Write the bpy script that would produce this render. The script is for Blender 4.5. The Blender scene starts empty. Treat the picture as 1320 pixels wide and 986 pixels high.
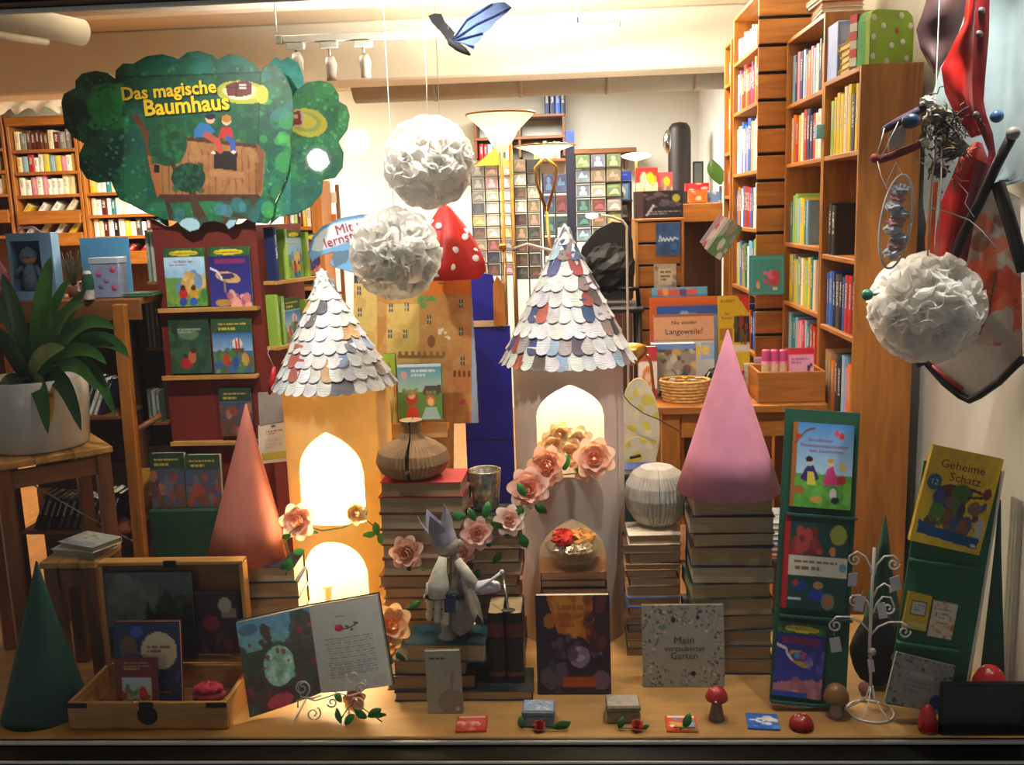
import bpy, math, random
import numpy as np
from mathutils import Matrix, Vector, Euler

random.seed(7)
SC = bpy.context.scene
COL = SC.collection

# ---------------------------------------------------------------- camera
FPX, EYE = 1250.0, 1.46
YAW, PITCH, ROLL = math.radians(3.4), math.radians(10.1), math.radians(-1.9)
CR = Matrix.Rotation(YAW, 3, 'Z') @ Matrix.Rotation(math.pi / 2 - PITCH, 3, 'X') @ Matrix.Rotation(ROLL, 3, 'Z')
cam_data = bpy.data.cameras.new('camera')
cam_data.sensor_fit = 'HORIZONTAL'
cam_data.sensor_width = 36.0
cam_data.lens = 36.0 * FPX / 1320.0
cam = bpy.data.objects.new('camera', cam_data)
COL.objects.link(cam)
cam.matrix_world = Matrix.Translation((0, 0, EYE)) @ CR.to_4x4()
SC.camera = cam

# ---------------------------------------------------------------- world (a night street) and exposure
w = bpy.data.worlds.new('night'); SC.world = w; w.use_nodes = True
w.node_tree.nodes['Background'].inputs[0].default_value = (0.050, 0.049, 0.048, 1)
w.node_tree.nodes['Background'].inputs[1].default_value = 1.0
vs = SC.view_settings
vs.view_transform = 'Standard'; vs.look = 'None'; vs.gamma = 1.0; vs.exposure = 1.0
vs.use_curve_mapping = False
SC.display_settings.display_device = 'sRGB'
SC.cycles.use_denoising = True
SC.cycles.max_bounces = 8
SC.cycles.transparent_max_bounces = 12
SC.cycles.sample_clamp_indirect = 6.0
SC.cycles.caustics_reflective = False
SC.cycles.caustics_refractive = False

def lamp(kind, name, loc, energy, color=(1, .8, .55), aim=None, size=.1, spot=60, blend=.6, parent=None):
    d = bpy.data.lights.new(name, kind); d.energy = energy; d.color = color
    if kind == 'AREA': d.size = size
    else: d.shadow_soft_size = size
    if kind == 'SPOT': d.spot_size = math.radians(spot); d.spot_blend = blend
    o = bpy.data.objects.new(name, d); COL.objects.link(o); o.location = loc
    if aim is not None:
        o.rotation_euler = (Vector(aim) - Vector(loc)).to_track_quat('-Z', 'Y').to_euler()
    if parent is not None:
        bpy.context.view_layer.update()
        o.parent = parent; o.matrix_parent_inverse = parent.matrix_world.inverted()
    return o
# big room lights: the ceiling lights of the shop
lamp('AREA', 'shop_ceiling_light', (-2.9, 7.6, 2.5), 110, (1, .85, .62), (-3.1, 8.2, 0), 1.0)
lamp('AREA', 'shop_ceiling_light', (-.2, 7.8, 2.5), 60, (1, .98, .94), (-.2, 7.9, 0), .9)
lamp('AREA', 'shop_ceiling_light', (.3, 5.2, 2.5), 32, (1, .90, .74), (.6, 4.9, 0), .5)
lamp('AREA', 'shop_ceiling_light', (-1.6, 4.6, 2.5), 15, (1, .88, .72), (-1.5, 4.4, 0), .7)
# spots above the pane that light the display
for x, e, aim in ((-1.15, 46, (-1.0, 3.4, 1.25)), (-.4, 42, (-.4, 3.2, 1.15)), (.45, 34, (.45, 3.1, .8)), (.98, 34, (1.15, 2.85, 1.0))):
    lamp('SPOT', 'window_spot', (x, 2.56, 2.28), e, (1, .95, .88), aim, .04, 84, .9)

# ---------------------------------------------------------------- pixel <-> world
def ray(px, py): return CR @ Vector(((px - 660) / FPX, -(py - 493) / FPX, -1))
def P(px, py, Y):
    d = ray(px, py); t = Y / d.y; return Vector((d.x * t, Y, EYE + d.z * t))
def PZ(px, py, Z=0.0):
    d = ray(px, py); t = (Z - EYE) / d.z; return Vector((d.x * t, d.y * t, Z))
def PXX(px, py, X):
    d = ray(px, py); t = X / d.x; return Vector((X, d.y * t, EYE + d.z * t))
def proj(p):
    q = CR.transposed() @ (Vector(p) - Vector((0, 0, EYE)))
    return 660 + FPX * q.x / -q.z, 493 - FPX * q.y / -q.z

# ---------------------------------------------------------------- colours
def lin1(v): return v / 12.92 if v <= .04045 else ((v + .055) / 1.055) ** 2.4
def c(h):
    if isinstance(h, (tuple, list)): return tuple(h[:3])
    h = h.lstrip('#'); return tuple(lin1(int(h[i:i + 2], 16) / 255) for i in (0, 2, 4))
def c4(h): return (*c(h), 1.0)

# ---------------------------------------------------------------- materials
MATS = {}
def nodes(name):
    m = bpy.data.materials.new(name); m.use_nodes = True
    return m, m.node_tree.nodes, m.node_tree.links, m.node_tree.nodes['Principled BSDF']
def mat(key, col='#888888', rough=.6, metal=0., var=.12, scale=9., bump=0., stretch=None, trans=0., emit=0., spec=.5, src=None, alpha=None, gen=False):
    """procedural material: a colour broken up by noise; src 'obj' takes the object's colour, 'col' the colour attribute"""
    if key in MATS: return MATS[key]
    m, N, L, b = nodes(key); MATS[key] = m
    tc = N.new('ShaderNodeTexCoord'); mp = N.new('ShaderNodeMapping')
    L.new(tc.outputs['Generated' if gen else 'Object'], mp.inputs[0])
    if stretch: mp.inputs['Scale'].default_value = stretch
    nz = N.new('ShaderNodeTexNoise'); nz.inputs['Scale'].default_value = scale; nz.inputs['Detail'].default_value = 5
    L.new(mp.outputs[0], nz.inputs[0])
    if src == 'obj': s = N.new('ShaderNodeObjectInfo').outputs['Color']
    elif src == 'col':
        a = N.new('ShaderNodeAttribute'); a.attribute_name = 'Col'; s = a.outputs['Color']
    else:
        r = N.new('ShaderNodeRGB'); r.outputs[0].default_value = c4(col); s = r.outputs[0]
    mr = N.new('ShaderNodeMapRange'); L.new(nz.outputs['Fac'], mr.inputs[0])
    mr.inputs[1].default_value = .3; mr.inputs[2].default_value = .7
    mr.inputs[3].default_value = 1 - var; mr.inputs[4].default_value = 1 + var
    mx = N.new('ShaderNodeVectorMath'); mx.operation = 'SCALE'
    L.new(s, mx.inputs[0]); L.new(mr.outputs[0], mx.inputs['Scale'])
    L.new(mx.outputs[0], b.inputs['Base Color'])
    b.inputs['Roughness'].default_value = rough; b.inputs['Metallic'].default_value = metal
    b.inputs['Specular IOR Level'].default_value = spec
    if bump:
        bp = N.new('ShaderNodeBump'); bp.inputs['Strength'].default_value = bump; bp.inputs['Distance'].default_value = .004
        L.new(nz.outputs['Fac'], bp.inputs['Height']); L.new(bp.outputs[0], b.inputs['Normal'])
    if emit:
        L.new(mx.outputs[0], b.inputs['Emission Color']); b.inputs['Emission Strength'].default_value = emit
    if trans:
        t = N.new('ShaderNodeBsdfTranslucent'); L.new(mx.outputs[0], t.inputs[0])
        ms = N.new('ShaderNodeMixShader'); ms.inputs[0].default_value = trans
        L.new(b.outputs[0], ms.inputs[1]); L.new(t.outputs[0], ms.inputs[2])
        L.new(ms.outputs[0], N['Material Output'].inputs[0])
    return m
def wood(key, col, dark=.62, rough=.45, axis='z', sc=3.0):
    if key in MATS: return MATS[key]
    m, N, L, b = nodes(key); MATS[key] = m
    tc = N.new('ShaderNodeTexCoord'); mp = N.new('ShaderNodeMapping'); L.new(tc.outputs['Object'], mp.inputs[0])
    k = {'x': (1, 9, 9), 'y': (9, 1, 9), 'z': (9, 9, 1)}[axis]
    mp.inputs['Scale'].default_value = k
    nz = N.new('ShaderNodeTexNoise'); nz.inputs['Scale'].default_value = sc; nz.inputs['Detail'].default_value = 7
    nz.inputs['Distortion'].default_value = 1.2; L.new(mp.outputs[0], nz.inputs[0])
    n2 = N.new('ShaderNodeTexNoise'); n2.inputs['Scale'].default_value = 26; L.new(tc.outputs['Object'], n2.inputs[0])
    ra = N.new('ShaderNodeValToRGB'); L.new(nz.outputs['Fac'], ra.inputs[0])
    k = c(col)
    ra.color_ramp.elements[0].position = .32; ra.color_ramp.elements[0].color = (k[0] * dark, k[1] * dark * .95, k[2] * dark * .9, 1)
    ra.color_ramp.elements[1].position = .66; ra.color_ramp.elements[1].color = (*k, 1)
    L.new(ra.outputs[0], b.inputs['Base Color']); b.inputs['Roughness'].default_value = rough
    bp = N.new('ShaderNodeBump'); bp.inputs['Strength'].default_value = .15; bp.inputs['Distance'].default_value = .003
    L.new(nz.outputs['Fac'], bp.inputs['Height']); L.new(bp.outputs[0], b.inputs['Normal'])
    return m
def pages_mat(key, col):
    """paper edges of a book block: fine layered lines"""
    if key in MATS: return MATS[key]
    m, N, L, b = nodes(key); MATS[key] = m
    tc = N.new('ShaderNodeTexCoord'); mp = N.new('ShaderNodeMapping'); L.new(tc.outputs['Object'], mp.inputs[0])
    mp.inputs['Scale'].default_value = (2, 2, 260)
    nz = N.new('ShaderNodeTexNoise'); nz.inputs['Scale'].default_value = 4; nz.inputs['Detail'].default_value = 3; L.new(mp.outputs[0], nz.inputs[0])
    ra = N.new('ShaderNodeValToRGB'); L.new(nz.outputs['Fac'], ra.inputs[0]); k = c(col)
    ra.color_ramp.elements[0].position = .3; ra.color_ramp.elements[0].color = (k[0] * .6, k[1] * .58, k[2] * .55, 1)
    ra.color_ramp.elements[1].position = .7; ra.color_ramp.elements[1].color = (*k, 1)
    L.new(ra.outputs[0], b.inputs['Base Color']); b.inputs['Roughness'].default_value = .85
    return m
def spine_mat(key='spine_cloth'):
    """shelf book: object colour with a printed title band on the spine"""
    if key in MATS: return MATS[key]
    m, N, L, b = nodes(key); MATS[key] = m
    tc = N.new('ShaderNodeTexCoord'); oi = N.new('ShaderNodeObjectInfo')
    sx = N.new('ShaderNodeSeparateXYZ'); L.new(tc.outputs['Generated'], sx.inputs[0])
    def rng(o, lo, hi):
        a = N.new('ShaderNodeMath'); a.operation = 'GREATER_THAN'; L.new(o, a.inputs[0]); a.inputs[1].default_value = lo
        d = N.new('ShaderNodeMath'); d.operation = 'LESS_THAN'; L.new(o, d.inputs[0]); d.inputs[1].default_value = hi
        e = N.new('ShaderNodeMath'); e.operation = 'MULTIPLY'; L.new(a.outputs[0], e.inputs[0]); L.new(d.outputs[0], e.inputs[1]); return e.outputs[0]
    band = rng(sx.outputs['Z'], .42, .86); mid = rng(sx.outputs['X'], .28, .72)
    mp = N.new('ShaderNodeMapping'); mp.inputs['Scale'].default_value = (6, .01, 60); L.new(tc.outputs['Generated'], mp.inputs[0])
    ad = N.new('ShaderNodeVectorMath'); L.new(mp.outputs[0], ad.inputs[0])
    rv = N.new('ShaderNodeMath'); rv.operation = 'MULTIPLY'; L.new(oi.outputs['Random'], rv.inputs[0]); rv.inputs[1].default_value = 90
    L.new(rv.outputs[0], ad.inputs[1])
    nz = N.new('ShaderNodeTexNoise'); nz.inputs['Scale'].default_value = 1; L.new(ad.outputs[0], nz.inputs[0])
    gt = N.new('ShaderNodeMath'); gt.operation = 'GREATER_THAN'; gt.inputs[1].default_value = .5; L.new(nz.outputs['Fac'], gt.inputs[0])
    m1 = N.new('ShaderNodeMath'); m1.operation = 'MULTIPLY'; L.new(band, m1.inputs[0]); L.new(mid, m1.inputs[1])
    m2 = N.new('ShaderNodeMath'); m2.operation = 'MULTIPLY'; L.new(m1.outputs[0], m2.inputs[0]); L.new(gt.outputs[0], m2.inputs[1])
    m3 = N.new('ShaderNodeMath'); m3.operation = 'MULTIPLY'; L.new(m2.outputs[0], m3.inputs[0]); m3.inputs[1].default_value = .75
    iv = N.new('ShaderNodeHueSaturation'); iv.inputs['Saturation'].default_value = .7; L.new(oi.outputs['Color'], iv.inputs['Color'])
    inv = N.new('ShaderNodeInvert'); L.new(iv.outputs[0], inv.inputs['Color'])
    mx = N.new('ShaderNodeMix'); mx.data_type = 'RGBA'; L.new(m3.outputs[0], mx.inputs[0]); L.new(oi.outputs['Color'], mx.inputs[6]); L.new(inv.outputs[0], mx.inputs[7])
    L.new(mx.outputs[2], b.inputs['Base Color']); b.inputs['Roughness'].default_value = .4
    return m
def news_mat(key='newsprint'):
    """paper shingle: object colour with rows of small print"""
    if key in MATS: return MATS[key]
    m, N, L, b = nodes(key); MATS[key] = m
    tc = N.new('ShaderNodeTexCoord'); oi = N.new('ShaderNodeObjectInfo')
    wv = N.new('ShaderNodeTexWave'); wv.wave_type = 'BANDS'; wv.bands_direction = 'Z'; wv.inputs['Scale'].default_value = 55
    L.new(tc.outputs['Object'], wv.inputs[0])
    nz = N.new('ShaderNodeTexNoise'); nz.inputs['Scale'].default_value = 55; nz.noise_dimensions = '4D'; L.new(tc.outputs['Object'], nz.inputs['Vector'])
    rv = N.new('ShaderNodeMath'); rv.operation = 'MULTIPLY'; L.new(oi.outputs['Random'], rv.inputs[0]); rv.inputs[1].default_value = 50; L.new(rv.outputs[0], nz.inputs['W'])
    a = N.new('ShaderNodeMath'); a.operation = 'MULTIPLY'; L.new(wv.outputs['Fac'], a.inputs[0]); L.new(nz.outputs['Fac'], a.inputs[1])
    mr = N.new('ShaderNodeMapRange'); L.new(a.outputs[0], mr.inputs[0]); mr.inputs[1].default_value = .1; mr.inputs[2].default_value = .6
    mr.inputs[3].default_value = 1.06; mr.inputs[4].default_value = .55
    n2 = N.new('ShaderNodeTexNoise'); n2.inputs['Scale'].default_value = 22; n2.noise_dimensions = '4D'; L.new(tc.outputs['Object'], n2.inputs['Vector']); L.new(rv.outputs[0], n2.inputs['W'])
    m2 = N.new('ShaderNodeMapRange'); L.new(n2.outputs['Fac'], m2.inputs[0]); m2.inputs[1].default_value = .35; m2.inputs[2].default_value = .65; m2.inputs[3].default_value = .8; m2.inputs[4].default_value = 1.12
    k = N.new('ShaderNodeMath'); k.operation = 'MULTIPLY'; L.new(mr.outputs[0], k.inputs[0]); L.new(m2.outputs[0], k.inputs[1])
    s = N.new('ShaderNodeVectorMath'); s.operation = 'SCALE'; L.new(oi.outputs['Color'], s.inputs[0]); L.new(k.outputs[0], s.inputs['Scale'])
    L.new(s.outputs[0], b.inputs['Base Color']); b.inputs['Roughness'].default_value = .7
    return m
def glass_pane_mat(key, refl=.035, tint=(1, 1, 1)):
    """thin pane: clear transmission plus a mirror reflection by angle"""
    if key in MATS: return MATS[key]
    m, N, L, b = nodes(key); MATS[key] = m
    t = N.new('ShaderNodeBsdfTransparent'); t.inputs[0].default_value = (*tint, 1)
    g = N.new('ShaderNodeBsdfGlossy'); g.inputs['Roughness'].default_value = .02
    fa = N.new('ShaderNodeLayerWeight'); fa.inputs[0].default_value = .5
    pw = N.new('ShaderNodeMath'); pw.operation = 'POWER'; L.new(fa.outputs['Facing'], pw.inputs[0]); pw.inputs[1].default_value = 4.
    lw = N.new('ShaderNodeMapRange'); L.new(pw.outputs[0], lw.inputs[0]); lw.inputs[3].default_value = refl; lw.inputs[4].default_value = .9
    ms = N.new('ShaderNodeMixShader'); L.new(lw.outputs[0], ms.inputs[0]); L.new(t.outputs[0], ms.inputs[1]); L.new(g.outputs[0], ms.inputs[2])
    L.new(ms.outputs[0], N['Material Output'].inputs[0]); N.remove(b)
    return m
def emit_mat(key, col, strength):
    if key in MATS: return MATS[key]
    m, N, L, b = nodes(key); MATS[key] = m
    b.inputs['Base Color'].default_value = c4(col); b.inputs['Emission Color'].default_value = c4(col); b.inputs['Emission Strength'].default_value = strength
    return m

# ---------------------------------------------------------------- mesh builder
class MB:
    def __init__(s): s.v = []; s.f = []; s.m = []; s.s = []; s.c = []
    def add(s, v, f, mi=0, M=None, smooth=False, col=None):
        o = len(s.v)
        if M is not None: v = [M @ Vector(p) for p in v]
        s.v += [tuple(p) for p in v]; s.f += [tuple(i + o for i in q) for q in f]
        s.m += [mi] * len(f); s.s += [smooth] * len(f); s.c += [col or (1, 1, 1)] * len(f)
        return s
    def box(s, x0, x1, y0, y1, z0, z1, mi=0, M=None, col=None, ch=0.):
        if ch <= 0:
            v = [(x, y, z) for x in (x0, x1) for y in (y0, y1) for z in (z0, z1)]
            return s.add(v, [(0, 1, 3, 2), (4, 6, 7, 5), (0, 4, 5, 1), (2, 3, 7, 6), (0, 2, 6, 4), (1, 5, 7, 3)], mi, M, False, col)
        ch = min(ch, abs(x1 - x0) * .45, abs(y1 - y0) * .45, abs(z1 - z0) * .45)
        lo = (x0, y0, z0); hi = (x1, y1, z1); v = []; idx = {}
        for a in range(3):
            for sx in (0, 1):
                for sy in (0, 1):
                    for sz in (0, 1):
                        sg = (sx, sy, sz); p = []
                        for k in range(3):
                            e = (lo, hi)[sg[k]][k]
                            p.append(e if k == a else e + (ch if sg[k] == 0 else -ch))
                        idx[(a, sg)] = len(v); v.append(tuple(p))
        f = []
        for a in range(3):
            b_, d_ = [k for k in range(3) if k != a]
            for e in (0, 1):
                def g(i, j):
                    t = [0, 0, 0]; t[a] = e; t[b_] = i; t[d_] = j; return idx[(a, tuple(t))]
                q = [g(0, 0), g(1, 0), g(1, 1), g(0, 1)]
                f.append(tuple(q if (e == 1) != (a == 1) else q[::-1]))
        for a in range(3):
            b_, d_ = [k for k in range(3) if k != a]
            for i in (0, 1):
                for j in (0, 1):
                    t0 = [0, 0, 0]; t0[b_] = i; t0[d_] = j; t1 = list(t0); t1[a] = 1
                    t0, t1 = tuple(t0), tuple(t1)
                    q = (idx[(b_, t0)], idx[(b_, t1)], idx[(d_, t1)], idx[(d_, t0)])
                    f.append(q)
        for sg in [(i, j, k) for i in (0, 1) for j in (0, 1) for k in (0, 1)]:
            f.append((idx[(0, sg)], idx[(1, sg)], idx[(2, sg)]))
        return s.add(v, f, mi, M, False, col)
    def tube(s, pts, r, seg=8, mi=0, cap=True, col=None, M=None):
        pts = [Vector(p) for p in pts]; n = len(pts); rr = r if isinstance(r, (list, tuple)) else [r] * n
        v = []; f = []; nrm = None
        for i, p in enumerate(pts):
            t = (pts[min(i + 1, n - 1)] - pts[max(i - 1, 0)])
            t = t.normalized() if t.length > 1e-9 else Vector((0, 0, 1))
            if nrm is None:
                nrm = t.orthogonal().normalized()
            nrm = (nrm - t * nrm.dot(t))
            nrm = nrm.normalized() if nrm.length > 1e-6 else t.orthogonal().normalized()
            b_ = t.cross(nrm)
            for k in range(seg):
                a = 2 * math.pi * k / seg
                v.append(p + (nrm * math.cos(a) + b_ * math.sin(a)) * rr[i])
        for i in range(n - 1):
            for k in range(seg):
                k2 = (k + 1) % seg
                f.append((i * seg + k, i * seg + k2, (i + 1) * seg + k2, (i + 1) * seg + k))
        if cap: f += [tuple(range(seg))[::-1], tuple(range((n - 1) * seg, n * seg))]
        return s.add(v, f, mi, M, True, col)
    def lathe(s, prof, seg=24, mi=0, M=None, col=None, wob=None, smooth=True):
        v = []; f = []; n = len(prof)
        for k in range(seg):
            a = 2 * math.pi * k / seg; q = wob(a) if wob else 1.
            for r, z in prof: v.append((r * q * math.cos(a), r * q * math.sin(a), z))
        for k in range(seg):
            k2 = (k + 1) % seg
            for i in range(n - 1): f.append((k * n + i, k2 * n + i, k2 * n + i + 1, k * n + i + 1))
        return s.add(v, f, mi, M, smooth, col)
    def prism(s, pts, y0, y1, mi=0, M=None, col=None):
        """outline in x,z extruded along y"""
        n = len(pts); v = [(x, y0, z) for x, z in pts] + [(x, y1, z) for x, z in pts]
        f = [tuple(range(n)), tuple(range(n, 2 * n))[::-1]] + [(i, i + n, (i + 1) % n + n, (i + 1) % n) for i in range(n)]
        return s.add(v, f, mi, M, False, col)
    def ball(s, cen, r, seg=14, rings=8, mi=0, col=None, M=None):
        r = r if isinstance(r, (list, tuple)) else (r, r, r)
        pr = [(max(1e-4, math.sin(math.pi * i / rings)), -math.cos(math.pi * i / rings)) for i in range(rings + 1)]
        T = Matrix.Translation(cen) @ Matrix.Diagonal((*r, 1))
        return s.lathe(pr, seg, mi, (M @ T) if M is not None else T, col)
    def mesh(s, name='mesh'):
        me = bpy.data.meshes.new(name); me.from_pydata(s.v, [], s.f)
        me.polygons.foreach_set('material_index', s.m); me.polygons.foreach_set('use_smooth', s.s)
        if any(q != (1, 1, 1) for q in s.c):
            at = me.color_attributes.new('Col', 'FLOAT_COLOR', 'CORNER'); out = []
            for p, q in zip(me.polygons, s.c): out += [*q, 1.0] * p.loop_total
            at.data.foreach_set('color', out)
        me.update(); return me

def tag(o, label=None, cat=None, group=None, kind=None):
    if label: o['label'] = label
    if cat: o['category'] = cat
    if group: o['group'] = group
    if kind: o['kind'] = kind
    return o
def thing(name, label, cat, loc=(0, 0, 0), rot=(0, 0, 0), group=None):
    o = bpy.data.objects.new(name, None); COL.objects.link(o); o.empty_display_size = .05
    o.location = loc; o.rotation_euler = rot
    return tag(o, label, cat, group)
def put(name, mb, mats, parent=None, loc=(0, 0, 0), rot=(0, 0, 0), color=None, label=None, cat=None, group=None, kind=None, scale=None):
    me = mb.mesh(name) if isinstance(mb, MB) else mb
    if not isinstance(mats, (list, tuple)): mats = [mats]
    if not me.materials:
        for m in mats: me.materials.append(m)
    o = bpy.data.objects.new(name, me); COL.objects.link(o); o.location = loc; o.rotation_euler = rot
    if scale: o.scale = scale
    if parent is not None: o.parent = parent
    if color is not None: o.color = (*c(color), 1)
    return tag(o, label, cat, group, kind)
def struct(name, mb, mats, parent=None): return put(name, mb, mats, parent, kind='structure' if parent is None else None)
def R3(x=0, y=0, z=0): return Euler((math.radians(x), math.radians(y), math.radians(z)))
def TR(loc, x=0, y=0, z=0): return Matrix.Translation(loc) @ R3(x, y, z).to_matrix().to_4x4()

# ---------------------------------------------------------------- printed surfaces
class Cv:
    """a small painted picture: colours on a grid of points, in units ext = (x0, x1, ytop, ybottom)"""
    def __init__(s, nx, ny, base='#ffffff', ext=(0, 1, 0, 1), seed=1):
        s.nx, s.ny, s.ext = nx, ny, ext
        s.X, s.Y = np.meshgrid(np.linspace(ext[0], ext[1], nx), np.linspace(ext[2], ext[3], ny))
        s.a = np.tile(np.array(c(base)), (ny, nx, 1)); s.rs = np.random.RandomState(seed)
    def mask(s, m, col, al=1.):
        k = np.array(c(col)); m = m.astype(float)[..., None] * al; s.a = s.a * (1 - m) + k * m; return s
    def grad(s, top, bot, y0=None, y1=None):
        y0 = s.ext[2] if y0 is None else y0; y1 = s.ext[3] if y1 is None else y1
        t = np.clip((s.Y - y0) / (y1 - y0), 0, 1)[..., None]; g = np.array(c(top)) * (1 - t) + np.array(c(bot)) * t
        m = ((s.Y >= y0) & (s.Y <= y1))[..., None]; s.a = np.where(m, g, s.a); return s
    def ell(s, cx, cy, rx, ry, col, al=1., ang=0.):
        dx, dy = s.X - cx, s.Y - cy; a = math.radians(ang); u = dx * math.cos(a) + dy * math.sin(a); v = -dx * math.sin(a) + dy * math.cos(a)
        return s.mask((u / rx) ** 2 + (v / ry) ** 2 <= 1, col, al)
    def rect(s, x0, y0, x1, y1, col, al=1.): return s.mask((s.X >= x0) & (s.X <= x1) & (s.Y >= y0) & (s.Y <= y1), col, al)
    def inside(s, pts):
        m = np.zeros(s.X.shape, bool); n = len(pts); j = n - 1
        for i in range(n):
            xi, yi = pts[i]; xj, yj = pts[j]
            if yi != yj:
                m ^= ((yi > s.Y) != (yj > s.Y)) & (s.X < (xj - xi) * (s.Y - yi) / (yj - yi) + xi)
            j = i
        return m
    def poly(s, pts, col, al=1.): return s.mask(s.inside(pts), col, al)
    def line(s, pts, wd, col, al=1.):
        for (x0, y0), (x1, y1) in zip(pts, pts[1:]):
            L2 = (x1 - x0) ** 2 + (y1 - y0) ** 2 + 1e-12
            t = np.clip(((s.X - x0) * (x1 - x0) + (s.Y - y0) * (y1 - y0)) / L2, 0, 1)
            s.mask((s.X - x0 - t * (x1 - x0)) ** 2 + (s.Y - y0 - t * (y1 - y0)) ** 2 <= wd * wd, col, al)
        return s
    def blobs(s, n, reg, sz, pal, al=1., flat=1.):
        for _ in range(n):
            x = s.rs.uniform(reg[0], reg[2]); y = s.rs.uniform(reg[1], reg[3]); r = sz * s.rs.uniform(.5, 1.4)
            s.ell(x, y, r, r * flat * s.rs.uniform(.6, 1.3), pal[s.rs.randint(len(pal))], al, s.rs.uniform(0, 180))
        return s
    def noise(s, amp=.2, cells=10, reg=None):
        g = s.rs.rand(cells + 2, cells + 2)
        u = np.linspace(0, cells, s.nx); v = np.linspace(0, cells, s.ny); iu = u.astype(int).clip(0, cells); iv = v.astype(int).clip(0, cells)
        fu = u - iu; fv = v - iv; fu = fu * fu * (3 - 2 * fu); fv = fv * fv * (3 - 2 * fv)
        A = g[iv][:, iu]; B = g[iv][:, iu + 1]; C_ = g[iv + 1][:, iu]; D_ = g[iv + 1][:, iu + 1]
        n = (A * (1 - fu) + B * fu) * (1 - fv)[:, None] + (C_ * (1 - fu) + D_ * fu) * fv[:, None]
        k = 1 + amp * (n - .5) * 2
        if reg is not None: k = np.where((s.X >= reg[0]) & (s.X <= reg[2]) & (s.Y >= reg[1]) & (s.Y <= reg[3]), k, 1)
        s.a = s.a * k[..., None]; return s
    def text(s, x0, x1, y0, y1, rows, col, al=.8):
        """rows of too-small-to-read print"""
        h = (y1 - y0) / rows
        for i in range(rows):
            x = x0 + s.rs.uniform(0, .06) * (x1 - x0)
            end = x1 if i < rows - 1 else x0 + (x1 - x0) * .6
            while x < end:
                wd = (x1 - x0) * s.rs.uniform(.06, .2); s.rect(x, y0 + i * h, min(x + wd, end), y0 + i * h + h * .5, col, al); x += wd + (x1 - x0) * .03
        return s
    def grid(s, fn, keep=None, name='print'):
        """mesh whose points are fn(u 0..1, v 0..1 downward)"""
        us = np.linspace(0, 1, s.nx); vs_ = np.linspace(0, 1, s.ny)
        v = [tuple(fn(u, q)) for q in vs_ for u in us]
        f = []; nx = s.nx
        for j in range(s.ny - 1):
            for i in range(nx - 1):
                if keep is None or (keep[j, i] and keep[j, i + 1] and keep[j + 1, i] and keep[j + 1, i + 1]):
                    k = j * nx + i; f.append((k, k + nx, k + nx + 1, k + 1))
        me = bpy.data.meshes.new(name); me.from_pydata(v, [], f)
        at = me.color_attributes.new('Col', 'FLOAT_COLOR', 'POINT')
        at.data.foreach_set('color', np.concatenate([np.clip(s.a, 0, 1), np.ones((s.ny, s.nx, 1))], 2).astype(np.float32).ravel())
        if keep is not None:
            import bmesh
            bm = bmesh.new(); bm.from_mesh(me); bmesh.ops.delete(bm, geom=[q for q in bm.verts if not q.link_faces], context='VERTS'); bm.to_mesh(me); bm.free()
        me.update(); return me

TXT = {}
def text_mesh(body, size=.02, depth=.0, align='CENTER', shear=0., bold=0., spacing=1., leading=1.):
    cu = bpy.data.curves.new('lettering', 'FONT'); cu.body = body; cu.size = size; cu.extrude = depth; cu.align_x = align; cu.align_y = 'CENTER'
    cu.shear = shear; cu.offset = bold; cu.resolution_u = 2; cu.space_character = spacing; cu.space_line = leading
    o = bpy.data.objects.new('lettering', cu); COL.objects.link(o)
    bpy.context.view_layer.update()
    me = bpy.data.meshes.new_from_object(o.evaluated_get(bpy.context.evaluated_depsgraph_get()))
    COL.objects.unlink(o); bpy.data.objects.remove(o); bpy.data.curves.remove(cu)
    me.materials.clear(); return me
def lettering(name, body, size, col, parent, loc, rot=(math.pi / 2, 0, 0), fit=None, **k):
    me = text_mesh(body, size, **k)
    o = put(name, me, mat('ink', src='obj', var=.03, rough=.5), parent, loc, rot, color=col)
    if fit and len(me.vertices):
        xs = [q.co.x for q in me.vertices]; o.scale = (fit / (max(xs) - min(xs)),) * 3 if True else (1, 1, 1)
    return o
PRINT = lambda: mat('print_gloss', src='col', rough=.42, var=.06, scale=60)
MATTE = lambda: mat('print_matte', src='col', rough=.75, var=.06, scale=60)

# ---------------------------------------------------------------- colour words for labels
WORDS = {'red': '#b02020', 'dark red': '#5a1414', 'orange': '#d8741c', 'yellow': '#e6c62a', 'pale yellow': '#ece0a0', 'green': '#3f8a3a', 'dark green': '#1d4026',
         'light green': '#9cc46a', 'teal': '#2c7f86', 'light blue': '#86b8dc', 'blue': '#2c5fb4', 'navy': '#16234e', 'purple': '#5c3a86', 'pink': '#e48aa6',
         'brown': '#6a4426', 'tan': '#b8905c', 'cream': '#efe4c6', 'white': '#f6f4ee', 'grey': '#8a8a88', 'dark grey': '#444446', 'black': '#161618', 'dark teal': '#173c42'}
PAL = list(WORDS)

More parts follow.
